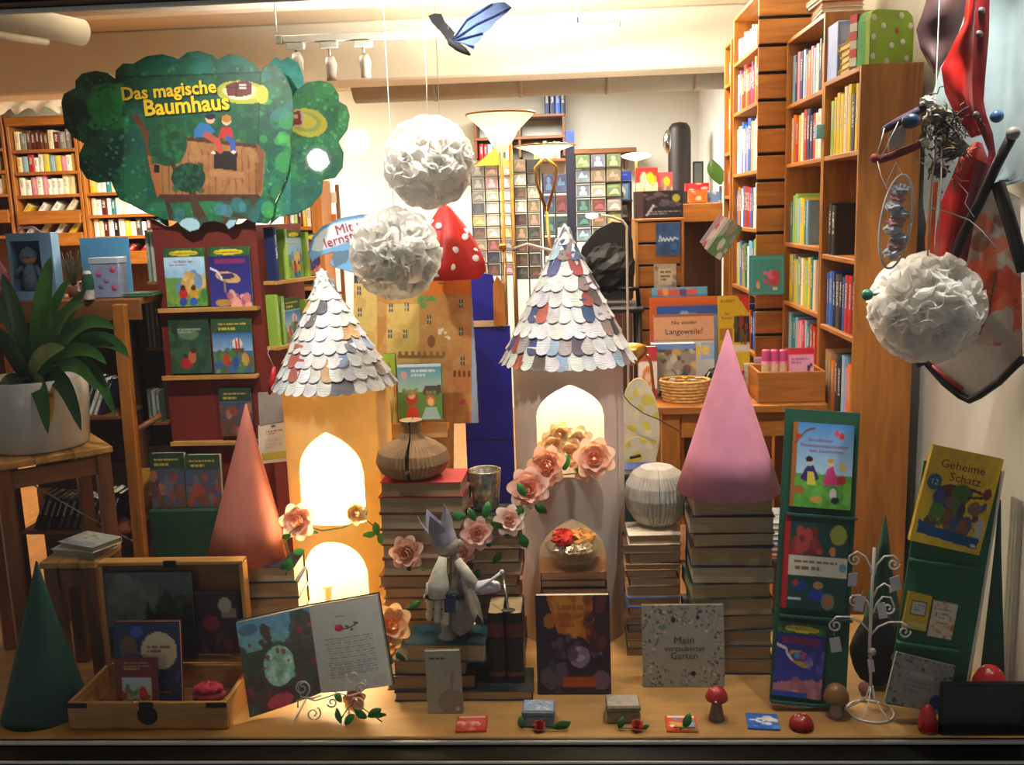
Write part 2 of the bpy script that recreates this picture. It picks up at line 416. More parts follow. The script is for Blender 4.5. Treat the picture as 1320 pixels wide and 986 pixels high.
# ================================================================ setting
WY = 2.505          # window plane
RWX = 1.25          # right wall
BWY = 9.3           # back wall
FZ, CZ = -.45, 2.6  # shop floor, ceiling
plaster = mat('plaster_white', '#e9e4d6', .9, var=.05, scale=3, bump=.15)
plaster_r = mat('plaster_painted_wall', '#dcdcd2', .85, var=.10, scale=5, bump=.2)
struct('floor', MB().box(-6.2, RWX + .1, WY, BWY, FZ - .1, FZ), wood('floor_boards', '#a8743c', axis='y'))
struct('ceiling', MB().box(-6.2, RWX + .1, WY - .1, BWY, CZ, CZ + .1), mat('ceiling_plaster', '#ddd2b8', .9, var=.06, scale=2.5))
struct('wall_back', MB().box(-6.2, RWX + .1, BWY, BWY + .1, FZ, CZ), mat('plaster_back', '#d4d4c6', .9, var=.05, scale=2))
struct('wall_left', MB().box(-6.3, -6.2, WY, BWY, FZ, CZ), plaster)
struct('wall_right', MB().box(RWX, RWX + .1, WY - .1, BWY, FZ, CZ), plaster_r)
# dropped beam across the shop, a second shallow one in front of it
struct('trim_1', MB().box(-6.2, RWX, 6.0, 6.3, 2.25, CZ, ch=.012), plaster)
struct('trim_2', MB().box(-6.2, RWX, 5.2, 5.32, 2.53, CZ, ch=.01), plaster)
# round duct running behind the beam
dm = MB()
dm.tube([(-1.45, 7.0, 2.40), (RWX, 7.0, 2.40)], .17, 20)
for x in (-.9, -.3, .3, .9): dm.tube([(x, 7, 2.40), (x + .03, 7, 2.40)], .176, 20)
struct('trim_3', dm, mat('duct_grey', '#a9a698', .6, var=.06))
# display platform
pf = put('display_platform', MB().box(-2.4, RWX, WY, 3.32, -.06, 0, ch=.004).box(-2.4, RWX, 3.26, 3.3, FZ, -.06), mat('plywood', '#a67c42', .55, var=.22, scale=7, stretch=(.7, 2.2, 1), bump=.1))
tag(pf, kind='structure'); pf.name = 'floor_display_platform'

# shop window: outer frame, aluminium beads and the pane
fr = mat('frame_black', '#040404', .5, var=.1, spec=.2); alu = mat('aluminium', '#d4d4d0', .5, metal=.1, var=.05)
win = bpy.data.objects.new('window_1', None); COL.objects.link(win); tag(win, kind='structure')
win.location = (-.6, WY, 0)
def wp(name, mb, m): return put(name, mb, m, win, loc=(.6, -WY, 0))
wp('frame_bottom', MB().box(-2.6, RWX + .2, WY - .10, WY - .012, -.30, -.012, ch=.006).box(-2.6, RWX + .2, WY - .022, WY + .012, -.03, -.004, ch=.002), fr)
wp('frame_bead', MB().box(-2.6, RWX + .2, WY - .026, WY - .012, -.010, -.001, ch=.002), alu)
wp('frame_bead', MB().box(-2.6, RWX + .2, WY - .104, WY - .094, -.020, -.014, ch=.002), alu)
wp('frame_top', MB().box(-2.6, RWX + .2, WY - .10, WY + .03, 1.994, 2.3, ch=.006), fr)
wp('frame_bead', MB().box(-2.6, RWX + .2, WY - .03, WY - .02, 1.982, 1.994, ch=.002), alu)
wp('frame_side', MB().box(RWX + .045, RWX + .2, WY - .10, WY - .0, -.02, 2.0, ch=.006), fr)
wp('pane', MB().box(-2.6, RWX + .05, WY - .008, WY - .002, -.02, 2.0), glass_pane_mat('window_glass'))

fac = MB().box(RWX + .2, 4.5, WY - .12, WY + .1, -.6, 3.6).box(-6.5, -2.6, WY - .12, WY + .1, -.6, 3.6).box(-2.6, RWX + .2, WY - .12, WY + .1, 2.3, 3.6).box(-2.6, RWX + .2, WY - .12, WY - .0, -.6, -.3)
struct('wall_front', fac, mat('facade', '#1a1815', .9, var=.2, scale=6, bump=.3))

# lamps across the street, seen only as reflections in the pane
def street_lamp(px, py, back, r, strength, label):
    p = P(px, py, WY - .008); d = (p - Vector((0, 0, EYE))); d.y = -d.y
    q = p + d * ((p.y + back) / -d.y)
    t = thing('street_lamp', label, 'lamp', (q.x, q.y, -.6))
    put('globe', MB().ball((0, 0, q.z + .6), r, 20, 12), emit_mat('globe_light', '#fff4e0', strength), t)
    yo = -r - .06; h = q.z + .6
    put('post', MB().tube([(0, yo, 0), (0, yo, .3), (0, yo, h)], [.07, .045, .035], 10), fr, t)
    put('bracket', MB().tube([(0, yo, h - .02), (0, yo * .5, h), (0, -r * .9, h)], .018, 8), fr, t)
    lamp('POINT', 'street_light', (0, 0, h), 190, (1, .93, .82), None, r * 1.02).parent = t
street_lamp(410, 206, 5.0, .095, 34, 'street lamp with white globe, reflected on the green treetop display')
street_lamp(461, 181, 5.0, .095, 44, 'street lamp with white globe, reflected on the wall beside the treetop display')

# ================================================================ books
def shelf_book_mesh():
    out = [(0, .07), (.12, .02), (.5, 0), (.88, .02), (1, .07), (1, 1), (0, 1)]
    n = len(out); v = [(x, y, 0) for x, y in out] + [(x, y, 1) for x, y in out] + [(x * .86 + .07, min(.99, .05 + y * .95), .972) for x, y in out]
    f = [(i, (i + 1) % n, (i + 1) % n + n, i + n) for i in range(n)] + [(i + n, (i + 1) % n + n, (i + 1) % n + 2 * n, i + 2 * n) for i in range(n)]
    mb = MB(); mb.add(v, f, 0); mb.f += [tuple(range(2 * n, 3 * n)), tuple(range(n))[::-1]]; mb.m += [1, 0]; mb.s += [False] * 2; mb.c += [(1, 1, 1)] * 2
    return mb.mesh('shelf_book')
SBOOK = shelf_book_mesh(); SBOOK.materials.append(spine_mat()); SBOOK.materials.append(pages_mat('pages_white', '#e8dfc8'))
def jit(h, a=.12):
    k = c(h); g = 1 + random.uniform(-a, a); return tuple(max(0, min(1, v * g * (1 + random.uniform(-a, a) * .5))) for v in k)
OCC = []
def hidden(p, h):
    for z in (.15, .9):
        x, y = proj((p[0], p[1], p[2] + h * z))
        if not -4 < x < 1324: continue
        if not any(in_poly(x, y, q) for q in OCC): return False
    return True
def in_poly(x, y, pts):
    m = False; j = len(pts) - 1
    for i in range(len(pts)):
        (xi, yi), (xj, yj) = pts[i], pts[j]
        if (yi > y) != (yj > y) and x < (xj - xi) * (y - yi) / (yj - yi) + xi: m = not m
        j = i
    return m
def shelf_row(start, u, length, maxh, depth, pal, where, group, th=(.014, .035), lean=0, hmin=.72, gap=0., cat='book', fill=1.):
    """single books standing side by side from start along u"""
    u = Vector((u[0], u[1], 0)).normalized(); ang = math.atan2(u.y, u.x); x = 0.; end = length * fill
    while True:
        t = random.uniform(*th)
        wd = random.choice(pal); h = maxh * random.uniform(hmin, 1.); dp = depth * random.uniform(.75, 1); ln = math.radians(lean)
        if x + t * math.cos(ln) + h * math.sin(ln) > end: break
        s = Vector(start) + u * x
        if hidden(s + u * t * .5, h): x += t + gap; continue
        o = bpy.data.objects.new('book', SBOOK); COL.objects.link(o)
        o.location = s + Vector((0, 0, t * math.sin(ln))); o.scale = (t * .97, dp, h); o.rotation_euler = (0, ln, ang)
        k = jit(WORDS[wd]); o.color = (*k, 1)
        size = ('tall ' if h > maxh * (hmin * .45 + .55) else 'short ') + 'thick' if t > (th[0] + th[1]) * .5 else ('tall ' if h > maxh * (hmin * .45 + .55) else 'short ') + 'slim'
        tag(o, f'{size} {wd} book, {where}', cat, group)
        x += t / max(.3, math.cos(ln)) + (abs(math.sin(ln)) * .0) + gap
PAGEC = ['#d8c096', '#ccb084', '#dcc8a4', '#c4a67c', '#d2b68c']
ORD = ['lowest', 'second', 'third', 'fourth', 'fifth', 'sixth', 'seventh', 'eighth', 'ninth', 'tenth', 'eleventh', 'twelfth', 'thirteenth', 'fourteenth', 'fifteenth', 'sixteenth', 'seventeenth', 'eighteenth', 'nineteenth', 'twentieth']
def cloth(): return mat('book_cloth', src='obj', rough=.6, var=.15, scale=40, bump=.1)
def flat_book(label, loc, w_, d_, t, cov, page, rot=0., group=None, spine='back', name='hardback'):
    r = thing(name, label, 'book', loc, (0, 0, math.radians(rot)), group)
    k = .0028; i = .005; mb = MB()
    mb.box(-w_ / 2, w_ / 2, 0, d_, 0, k, ch=.0008).box(-w_ / 2, w_ / 2, 0, d_, t - k, t, ch=.0008)
    if spine == 'back': mb.box(-w_ / 2, w_ / 2, d_ - k, d_, k, t - k)
    elif spine == 'front':
        pr = [(0, 0), (-.005, t * .25), (-.007, t * .5), (-.005, t * .75), (0, t)]
        v = [(s * w_ / 2, y, z) for s in (-1, 1) for y, z in pr]; mb.add(v, [(q, q + 5, q + 6, q + 1) for q in range(4)])
    elif spine == 'left': mb.box(-w_ / 2, -w_ / 2 + k, 0, d_, k, t - k)
    put('cover', mb, cloth(), r, color=cov)
    x0 = -w_ / 2 + (0.002 if spine == 'left' else i)
    put('page_block', MB().box(x0, w_ / 2 - i, i if spine != 'front' else .003, d_ - i, k, t - k), pages_mat('pages_' + page[1:], page), r)
    return r
def book_stack(px0, px1, pyb, pytop, Y, n, covs, under, group, d_=.19, dw=.012, drot=3, z0=0., tj=.25, spine='back', side='all'):
    """n books from height z0 to the height seen at pytop; front at depth Y"""
    a = P(px0, (pyb + pytop) / 2, Y); b_ = P(px1, (pyb + pytop) / 2, Y); zt = P((px0 + px1) / 2, pytop, Y).z
    w_ = b_.x - a.x; cx = (a.x + b_.x) / 2
    ts = [1 + random.uniform(-tj, tj) for _ in range(n)]; k = (zt - z0) / sum(ts); z = z0
    for i, q in enumerate(ts):
        cw = covs[i % len(covs)]; wi = w_ - random.uniform(0, dw) * 2
        top = 'topmost' if i == n - 1 else ORD[i] + (' from the bottom' if i else '')
        flat_book(f'{cw} hardback, {top}, in the stack {under}', (cx + random.uniform(-dw, dw) * .5, Y + random.uniform(0, .008), z), wi, d_ * random.uniform(.9, 1), q * k - .0004,
                  jit(WORDS[cw], .2), random.choice(PAGEC), random.uniform(-drot, drot), group, spine)
        z += q * k
    return cx, z
def solve_h(base, dirv, pyt, px=None):
    lo, hi = 0., 3.
    for _ in range(40):
        m = (lo + hi) / 2
        if proj(base + dirv * m)[1] > pyt: lo = m
        else: hi = m
    return (lo + hi) / 2
def display_book(name, label, px0, px1, pyb, pyt, Y, cv=None, lean=8, yaw=0, tilt=0, t=.018, cover='#404040', page='#e6dcc4', texts=(), group=None, cat='book', gloss=True, w_=None, h=None, base=None, pm=None):
    base = base or P((px0 + px1) / 2, pyb, Y); Y = base.y
    w_ = w_ or (P(px1, pyb, Y) - P(px0, pyb, Y)).length
    M = R3(0, 0, yaw).to_matrix() @ R3(-lean, 0, 0).to_matrix() @ R3(0, tilt, 0).to_matrix()
    h = h or solve_h(base, M @ Vector((0, 0, 1)), pyt)
    if base.y < 3.2 and base.z < .03: base.z = max(base.z, t * math.sin(math.radians(lean)) + w_ / 2 * abs(math.sin(math.radians(tilt))))
    r = thing(name, label, cat, base, M.to_euler(), group); k = .002
    put('cover', MB().box(-w_ / 2, w_ / 2, 0, k, 0, h).box(-w_ / 2, w_ / 2, t - k, t, 0, h).box(-w_ / 2, -w_ / 2 + k, k, t - k, 0, h), cloth(), r, color=cover)
    put('page_block', MB().box(-w_ / 2 + k, w_ / 2 - .003, k, t - k, .003, h - .003), pages_mat('pages_' + page[1:], page), r)
    if cv is not None:
        put('cover_print', cv.grid(lambda u, v: ((u - .5) * w_, -.0006, h * (1 - v))), pm or (PRINT() if gloss else MATTE()), r)
    for s, u, v, fw, col in texts:
        lettering('title_lettering', s, .02, col, r, ((u - .5) * w_, -.0016, h * (1 - v)), fit=fw * w_)
    return r

# ================================================================ paper towers
def arch_edges(hw, z_sill, z_spring, z_apex, k=1.):
    """half width, heights -> function of x giving the top of a pointed arch"""
    def top(x):
        t = min(1, abs(x) / hw); return z_spring + (z_apex - z_spring) * math.sqrt(max(0, 4.84 - (t + 1.2) ** 2) / 3.4) if k == 1 else z_spring + (z_apex - z_spring) * math.sqrt(max(0, 1 - t * t))
    return top
def tower_wall(r, ztop, arches):
    """paper cylinder with arch openings facing -y; arches: (xc, hw, sill, spring, apex, kind)"""
    ang = {round(a, 4) for a in np.linspace(-math.pi, math.pi, 61)}
    for xc, hw, *_ in arches:
        a0, a1 = math.asin((xc - hw) / r), math.asin((xc + hw) / r); ang = {a for a in ang if not (a0 - .03 < a < a1 + .03)}
    for xc, hw, *_ in arches:
        a0, a1 = math.asin((xc - hw) / r), math.asin((xc + hw) / r); ang |= set(np.linspace(a0, a1, 25))
    ang = sorted(ang); mb = MB()
    pt = lambda a, z, q=r: (q * math.sin(a), -q * math.cos(a), z)
    for a, b_ in zip(ang, ang[1:]):
        if b_ - a < 1e-5: continue
        segs = [(0, 0, ztop, ztop)]; xm = r * math.sin((a + b_) / 2); front = abs((a + b_) / 2) < math.pi / 2
        for xc, hw, sill, spr, apx, kind in sorted(arches, key=lambda q: q[2]):
            if front and abs(xm - xc) < hw:
                tp = arch_edges(hw, sill, spr, apx, kind); ta, tb = tp(r * math.sin(a) - xc), tp(r * math.sin(b_) - xc)
                la, lb, ha, hb = segs.pop()
                if sill > la + 1e-4: segs.append((la, lb, sill, sill))
                segs.append((ta, tb, ha, hb))
        for la, lb, ha, hb in segs:
            for q, fl in ((r, 0), (r - .003, 1)):
                mb.add([pt(a, la, q), pt(b_, lb, q), pt(b_, hb, q), pt(a, ha, q)], [(0, 1, 2, 3) if not fl else (3, 2, 1, 0)], 0, None, True)
            mb.add([pt(a, la), pt(b_, lb), pt(b_, lb, r - .003), pt(a, la, r - .003)], [(3, 2, 1, 0)])
            mb.add([pt(a, ha), pt(b_, hb), pt(b_, hb, r - .003), pt(a, ha, r - .003)], [(0, 1, 2, 3)])
    return mb
def tongue(R, wd, ln):
    n = 6; pts = []
    rows = [(ln, 1), (ln * .75, 1), (ln * .5, 1), (wd * .5, 1.), (wd * .3, .92), (wd * .14, .72), (wd * .04, .42), (0, .14)]
    v = []; f = []
    for z, k in rows:
        for i in range(n + 1):
            x = (i / n - .5) * wd * k; v.append((x, x * x / (2 * R) - .004 * max(0, 1 - z / ln * 2) ** 2, z))
    for j in range(len(rows) - 1):
        for i in range(n): q = j * (n + 1) + i; f.append((q, q + n + 1, q + n + 2, q + 1))
    mb = MB(); mb.add(v, f, 0, None, True); return mb.mesh('paper_shingle')
TONG = []
for R in (.045, .085, .13, .19):
    m_ = tongue(R, .046, .082); m_.materials.append(news_mat()); TONG.append((R, m_))
def roof(t, r, z0, z1, apex_xy, pal, seed, rows=9):
    rnd = random.Random(seed); h = z1 - z0; sl = math.hypot(h, r)
    lean = Matrix(((1, 0, apex_xy[0] / h, 0), (0, 1, apex_xy[1] / h, 0), (0, 0, 1, 0), (0, 0, 0, 1)))
    T = Matrix.Translation((0, 0, z0)) @ lean
    put('roof_cone', MB().lathe([(r, 0), (r * .5, h * .5), (.004, h), (.0005, h + .004)], 40, 0, T), mat('paper_white', '#e6e2da', .8, var=.06), t)
    al = math.atan2(r, h)
    for k in range(rows):
        s = sl * (1.01 - k / (rows + .3)); rr = r * s / sl; n = max(5, round(2 * math.pi * rr / .0415)); off = rnd.random()
        R, me = min(TONG, key=lambda q: abs(q[0] - rr))
        for j in range(n):
            a = 2 * math.pi * (j + off + rnd.uniform(-.22, .22)) / n
            o = bpy.data.objects.new('paper_shingle', me); COL.objects.link(o); o.parent = t
            p = T @ Vector(((rr + .004) * math.sin(a), -(rr + .004) * math.cos(a), h * (1 - s / sl)))
            sh = math.atan2(apex_xy[0], h)
            o.matrix_local = Matrix.Translation(p) @ R3(0, math.degrees(sh), 0).to_matrix().to_4x4() @ R3(0, 0, math.degrees(a)).to_matrix().to_4x4() @ R3(-math.degrees(al) - rnd.uniform(0, 3), rnd.uniform(-10, 10), 0).to_matrix().to_4x4() @ Matrix.Scale(min(1, .92 * s / .082), 4)
            o.color = (*jit(pal[rnd.randrange(len(pal))], .1), 1)
    return t
NEWS = ['#e4e2de', '#dcdad6', '#e8e6e0', '#d2d0ce', '#e0dcd6', '#cfd2d2', '#e6e4e2']
def tower(name, label, pl, pr_, prim, Yc, apex, rpl, rpr, rpy, arches, wallm, pal, seed):
    a, b_ = P(pl, prim, Yc), P(pr_, prim, Yc); r = (b_.x - a.x) / 2; cx = (a.x + b_.x) / 2
    zt = P((pl + pr_) / 2, prim, Yc - r).z
    t = thing(name, label, 'paper tower', (cx, Yc, 0)); ars = []
    for l, q, apx, spr, sill, kind in arches:
        Yf = Yc - r * .93; xl, xr = P(l, (apx + sill) / 2, Yf).x - cx, P(q, (apx + sill) / 2, Yf).x - cx
        mid = (l + q) / 2
        ars.append(((xl + xr) / 2, (xr - xl) / 2, max(0., P(mid, sill, Yf).z) if sill < 860 else 0., P(mid, spr, Yf).z, P(mid, apx, Yf).z, kind))
    put('paper_wall', tower_wall(r, zt + .02, ars), wallm, t)
    put('paper_seam', MB().add([(r * 1.012 * math.sin(q), -r * 1.012 * math.cos(q), z) for z in (.02, zt) for q in np.linspace(1.02, 1.32, 6)], [(i, i + 1, i + 7, i + 6) for i in range(5)], 0, None, True), wallm, t)
    ra = P(rpl, rpy, Yc); rb = P(rpr, rpy, Yc); rr = (rb.x - ra.x) / 2; rx = (ra.x + rb.x) / 2; ap = P(*apex, Yc)
    roof(t, rr, ra.z * .5 + rb.z * .5 - .004, ap.z, (ap.x - rx, 0), pal, seed)
    return t, Vector((cx, Yc, 0)), r, zt, ars
paper_lit = mat('paper_tower_cream', '#f0da9c', .8, var=.06, scale=14, trans=.24)
paper_grey = mat('paper_tower_white', '#d8cdc4', .8, var=.04, scale=10, trans=.12)
TL, TLc, TLr, TLz, TLa = tower('paper_tower', 'cream paper tower glowing brightly from the lamp inside, roofed with printed paper shingles', 366, 501, 506, 3.18, (415, 347), 356, 510, 494,
    [(384, 467, 556, 612, 676, 1), (394, 476, 697, 745, 900, 2)], paper_lit, NEWS * 4 + ['#6c6660', '#54505a', '#b86a58', '#c8a070', '#9a8a84', '#8fa6bc', '#e8c440', '#7a7a80'], 3)
TRt, TRc, TRr, TRz, TRa = tower('paper_tower', 'tall white paper tower with roses in its arch and a roof of coloured printed shingles', 661, 803, 470, 3.25, (730, 289), 648, 820, 462,
    [(691, 780, 495, 540, 614, 1), (696, 784, 667, 722, 900, 1)], paper_grey, NEWS * 3 + ['#5a4a60', '#46507a', '#94443e', '#9ab4c4', '#4a3a3c', '#6a4a70', '#b05a4c', '#8c7c74', '#5c5048', '#a89c9c', '#3c5478', '#c4bcb8'], 5)

# lamps inside the towers
def inner_lamp(label, cen, z, r, energy, colr, strength, rb=.045, post=0., hang=None):
    t = thing('lamp', label, 'lamp', (cen.x, cen.y, post))
    if hang: t.location.z = post = z - rb; put('lamp_cord', MB().tube([(0, 0, rb * 1.9), (0, 0, hang - post)], .003, 6).lathe([(.016, rb * 1.8), (.02, rb * 2.), (.018, rb * 2.8), (.003, rb * 3)], 14), mat('lamp_white', '#dcd8d0', .4), t)
    else: put('lamp_base', MB().lathe([(.0, 0), (.07, 0), (.072, .012), (.03, .02), (.012, .03), (.012, z - post - .07), (.022, z - post - .06), (.022, z - post - rb * .8), (0, z - post - rb * .8)], 20), mat('lamp_white', '#dcd8d0', .4), t)
    b_ = put('bulb', MB().ball((0, 0, z - post), rb, 18, 12), emit_mat('bulb_warm', '#ffdca0', strength), t)
    L_ = lamp('POINT', 'bulb_light', (0, 0, z - post), energy, colr, None, rb * 1.05); L_.parent = t
inner_lamp('bright lamp with round bulb standing inside the cream paper tower', TLc + Vector((.075, .03, 0)), .52, TLr, 170, (1, .80, .46), 60, .05)
inner_lamp('small lamp with round bulb hanging inside the white paper tower', TRc, .95, TRr, 42.0, (1, .84, .58), 60, .035, .36, hang=1.2)
# added second bulb, only to make the cream tower's lower arch glow
inner_lamp('added low bulb that makes the lower arch of the cream paper tower glow', TLc + Vector((-.07, -.02, 0)), .25, TLr, 80, (1, .78, .42), 60, .045)

# ================================================================ plain paper cones
def paper_cone(label, apex, pl, pr_, pyb, Yc, col, z0=None, trans=0., segs=40, squash=1.):
    a, b_ = P(pl, pyb, Yc), P(pr_, pyb, Yc); r = (b_.x - a.x) / 2; cx = (a.x + b_.x) / 2
    z = (a.z + b_.z) / 2 if z0 is None else z0
    ap = P(*apex, Yc); h = ap.z - z; dx = ap.x - cx
    t = thing('paper_cone', label, 'paper cone', (cx, Yc, z))
    T = Matrix(((1, 0, dx / h, 0), (0, squash, 0, 0), (0, 0, 1, 0), (0, 0, 0, 1)))
    mb = MB().lathe([(r - .002, 0), (r, 0), (r * .75, h * .25), (r * .5, h * .5), (r * .25, h * .75), (.003, h), (.0004, h + .003)], segs, 0, T)
    mb.lathe([(r - .002, 0), (r * .5 - .002, h * .5), (.002, h - .004)], segs, 0, T)
    m = mat('cone_paper_' + col[1:], col, .8, var=.06, scale=18, bump=.08, trans=trans)
    put('cone_sheet', mb, m, t)
    a0 = -.5
    put('glued_edge', MB().add([T @ Vector(((r * k + .0015) * math.sin(q), -(r * k + .0015) * math.cos(q), h * (1 - k))) for k in (1, .75, .5, .25, .02) for q in (a0 + 1.9, a0 + 1.9 + .10)], [(i, i + 1, i + 3, i + 2) for i in (0, 2, 4, 6)]), m, t)
    return t, cx, z, r
# stacks carrying the cones
cx, z = book_stack(888, 1001, 878, 642, 2.86, 11, ['navy', 'black', 'dark grey', 'black', 'brown', 'dark green', 'black', 'navy', 'dark red', 'black', 'dark grey'], 'under the tall pink cone', 'hardbacks under the pink cone', .19)
paper_cone('tall pink paper cone on the book stack beside the folded book ball', (938, 426), 872, 1006, 612, 2.96, '#e293aa', z0=z)
cx, z = book_stack(302, 388, 830, 731, 2.88, 6, ['black', 'brown', 'black', 'dark grey', 'black', 'navy'], 'under the salmon cone', 'hardbacks under the salmon cone', .14, z0=0)
paper_cone('salmon paper cone on a book stack beside the glowing tower', (317, 521), 268, 371, 716, 2.985, '#e08a74', z0=z, trans=.25)
paper_cone('dark green paper cone beside the open wooden case', (47, 724), 10, 112, 930, 2.66, '#0e4a40', z0=0)
paper_cone('slender dark green paper cone behind the white wire tree', (1141, 666), 1104, 1168, 850, 2.98, '#0f4636', z0=0)
paper_cone('dark green paper cone standing beside the white wall strip', (1289, 645), 1260, 1298, 880, 2.66, '#0d4434', z0=0, squash=.3)

# ================================================================ folded books
def pleated(name, label, px, pyb, pyt, Y, wpx, prof, col, n=72, deep=.10, z0=None, gap=True):
    w_ = (P(px + wpx / 2, pyb, Y) - P(px - wpx / 2, pyb, Y)).length; b_ = P(px, pyb, Y); z = b_.z if z0 is None else z0
    h = P(px, pyt, Y).z - z
    t = thing(name, label, 'folded book', (b_.x, Y, z)); r = w_ / 2
    for s in range(2):
        mb = MB(); g_ = .055 if gap else .008; a0 = math.pi * (1.5 + s) + g_; a1 = a0 + math.pi - 2 * g_; v = []; f = []; m = len(prof); K = n
        for i in range(K + 1):
            a = a0 + (a1 - a0) * i / K; q = 1 - deep * (i % 2) * (1 if i % 6 else 2.2)
            for k, zz in prof: v.append((k * r * q * math.cos(a), k * r * q * math.sin(a), zz * h))
        for i in range(K):
            for j in range(m - 1): f.append((i * m + j, (i + 1) * m + j, (i + 1) * m + j + 1, i * m + j + 1))
        mb.add(v, f); put('folded_pages', mb, mat('folded_paper_' + col[1:], col, .85, var=.18, scale=24), t)
    put('spine', MB().lathe([(.012, .001), (.014, h * .5), (.012, h * .96)], 12), mat('book_spine_dark', '#1c1613', .7), t)
    return t
ONION = [(.05, 0), (.55, .0), (.86, .10), (1.0, .28), (.93, .45), (.68, .58), (.36, .68), (.24, .78), (.24, .9), (.32, 1.0), (.02, .97)]
BALL = [(.05, 0), (.45, .0), (.72, .1), (.93, .3), (1, .5), (.95, .7), (.76, .88), (.5, .98), (.2, 1.), (.02, .97)]

# ================================================================ book stacks of the centre and right
cx, zA = book_stack(490, 604, 880, 622, 2.88, 14, ['black', 'dark red', 'brown', 'dark red', 'dark red', 'black', 'dark red', 'brown', 'dark red', 'dark red', 'brown', 'dark red', 'dark red', 'red'], 'under the book onion', 'hardbacks under the book onion', .165)
pleated('book_onion', 'old book folded into an onion shape, on the red hardback', 533, 608, 541, 2.965, 95, ONION, '#b8946c', z0=zA, n=46, deep=.09)
cx, zB = book_stack(607, 674, 880, 664, 2.92, 13, ['brown', 'black', 'dark red', 'brown', 'black', 'dark red', 'brown', 'brown', 'dark red', 'black', 'brown', 'dark red', 'black'], 'under the silver votive glass', 'hardbacks under the votive glass', .13, tj=.35)
v = thing('votive_glass', 'mottled silver votive glass on the middle book stack', 'candle glass', P(627, 662, 2.985)); v.location.z = zB
r = .052
put('cup', MB().lathe([(0, 0), (r * .72, 0), (r * .8, .01), (r, .128), (r * 1.0, .132), (r * .94, .13), (r * .75, .014), (0, .012)], 24), mat('mercury_glass', '#b8b0a0', .22, metal=.85, var=.5, scale=60), v)
put('candle', MB().lathe([(0, .012), (r * .6, .012), (r * .6, .05), (.004, .052), (.002, .062), (0, .062)], 16), mat('wax', '#e8e0cc', .5), v)
# front low stack that carries the glove king
cx, zC = book_stack(506, 690, 905, 893, 2.70, 1, ['black'], 'in front of the onion stack, the widest', 'hardbacks under the glove king', .17)
cx, z2 = book_stack(497, 612, 893, 873, 2.715, 1, ['brown'], 'directly on the widest front book', 'hardbacks under the glove king', .155, z0=zC)
cx, z3 = book_stack(503, 606, 873, 853, 2.72, 1, ['black'], 'below the teal book', 'hardbacks under the glove king', .15, z0=z2)
cx, zD = book_stack(522, 626, 853, 831, 2.715, 1, ['dark teal'], 'right under the glove king figure', 'hardbacks under the glove king', .155, z0=z3)
# two old leather volumes upright
for i, (l, r_) in enumerate(((631, 653), (654, 676.5))):
    a = P(l, 888, 2.76); b_ = P(r_, 888, 2.76); zt = P((l + r_) / 2, 790, 2.76).z
    t = thing('leather_book', ['black leather volume with red title band, beside the teal book', 'black leather volume with red title band, next to the tower'][i], 'book', ((a.x + b_.x) / 2, 2.76, zC), group='upright leather volumes')
    w_ = b_.x - a.x - .002; h = zt - zC
    mb = MB().box(-w_ / 2, -w_ / 2 + .003, .006, .14, 0, h).box(w_ / 2 - .003, w_ / 2, .006, .14, 0, h)
    pr = [(-w_ / 2, .006), (-w_ * .35, .0), (0, -.003), (w_ * .35, 0), (w_ / 2, .006)]
    mb.add([(x, y, z) for z in (0, h) for x, y in pr], [(q, q + 1, q + 6, q + 5) for q in range(4)], 0, None, True)
    put('cover', mb, mat('leather_black', '#15100d', .45, var=.2, bump=.2, scale=50), t)
    put('page_block', MB().box(-w_ / 2 + .003, w_ / 2 - .003, .008, .137, .003, h - .006), pages_mat('pages_old', '#cdb27c'), t)
    for z_, hh, cc in ((.66, .2, '#5c1c10'), (.10, .06, '#6a3a18')):
        put('title_band', MB().add([(x * 1.01, y - .0008, h * z) for z in (z_, z_ + hh) for x, y in pr], [(q, q + 1, q + 6, q + 5) for q in range(4)], 0, None, True), mat('band' + cc[1:], cc, .5, var=.3, scale=60), t)
# paperback stack with the folded ball
cx, zE = book_stack(806, 880, 872, 690, 3.0, 14, ['brown', 'dark green', 'brown', 'navy', 'brown', 'brown', 'blue', 'tan', 'brown', 'brown', 'tan', 'brown', 'brown', 'cream'], 'under the folded book ball', 'paperbacks under the book ball', .15, drot=2, tj=.3)
pleated('book_ball', 'grey book folded into a ball, on the paperback stack beside the pink cone', 847, 682, 600, 3.12, 84, BALL, '#b4ab9c', z0=zE, gap=False, n=46, deep=.05)
# books and bowl inside the white tower
cx, zF = book_stack(697, 785, 880, 738, 3.16, 8, ['brown', 'black', 'navy', 'black', 'dark red', 'black', 'navy', 'brown'], 'inside the white paper tower', 'hardbacks inside the white tower', .16, dw=.006, drot=1)
b_ = thing('glass_bowl', 'shallow glass bowl of foil and red paper inside the white tower', 'bowl', (TRc.x + .005, 3.235, zF)); 
br = .098
put('bowl', MB().lathe([(0, .004), (.03, 0), (.05, .004), (br * .8, .028), (br, .075), (br * .985, .076), (br * .77, .031), (.04, .008), (0, .007)], 32), glass_pane_mat('bowl_glass', tint=(.93, .95, .9)), b_)
rn = random.Random(4)
def crumple(r, seed, seg=18, rings=10, amp=.35, fl=.7):
    q = random.Random(seed); mb = MB().ball((0, 0, 0), 1, seg, rings)
    mb.v = [tuple(np.array(p) * r * (1 + q.uniform(-amp, amp)) * np.array((1, 1, fl))) for p in mb.v]; mb.s = [False] * len(mb.f); return mb
for i in range(7):
    a = i * 2.4; put('crumpled_foil', crumple(.028, i + 10), mat('foil', '#cfc8b8', .25, metal=.9, var=.3), b_, loc=(.045 * math.cos(a), .045 * math.sin(a), .045 + .012 * (i % 3)))
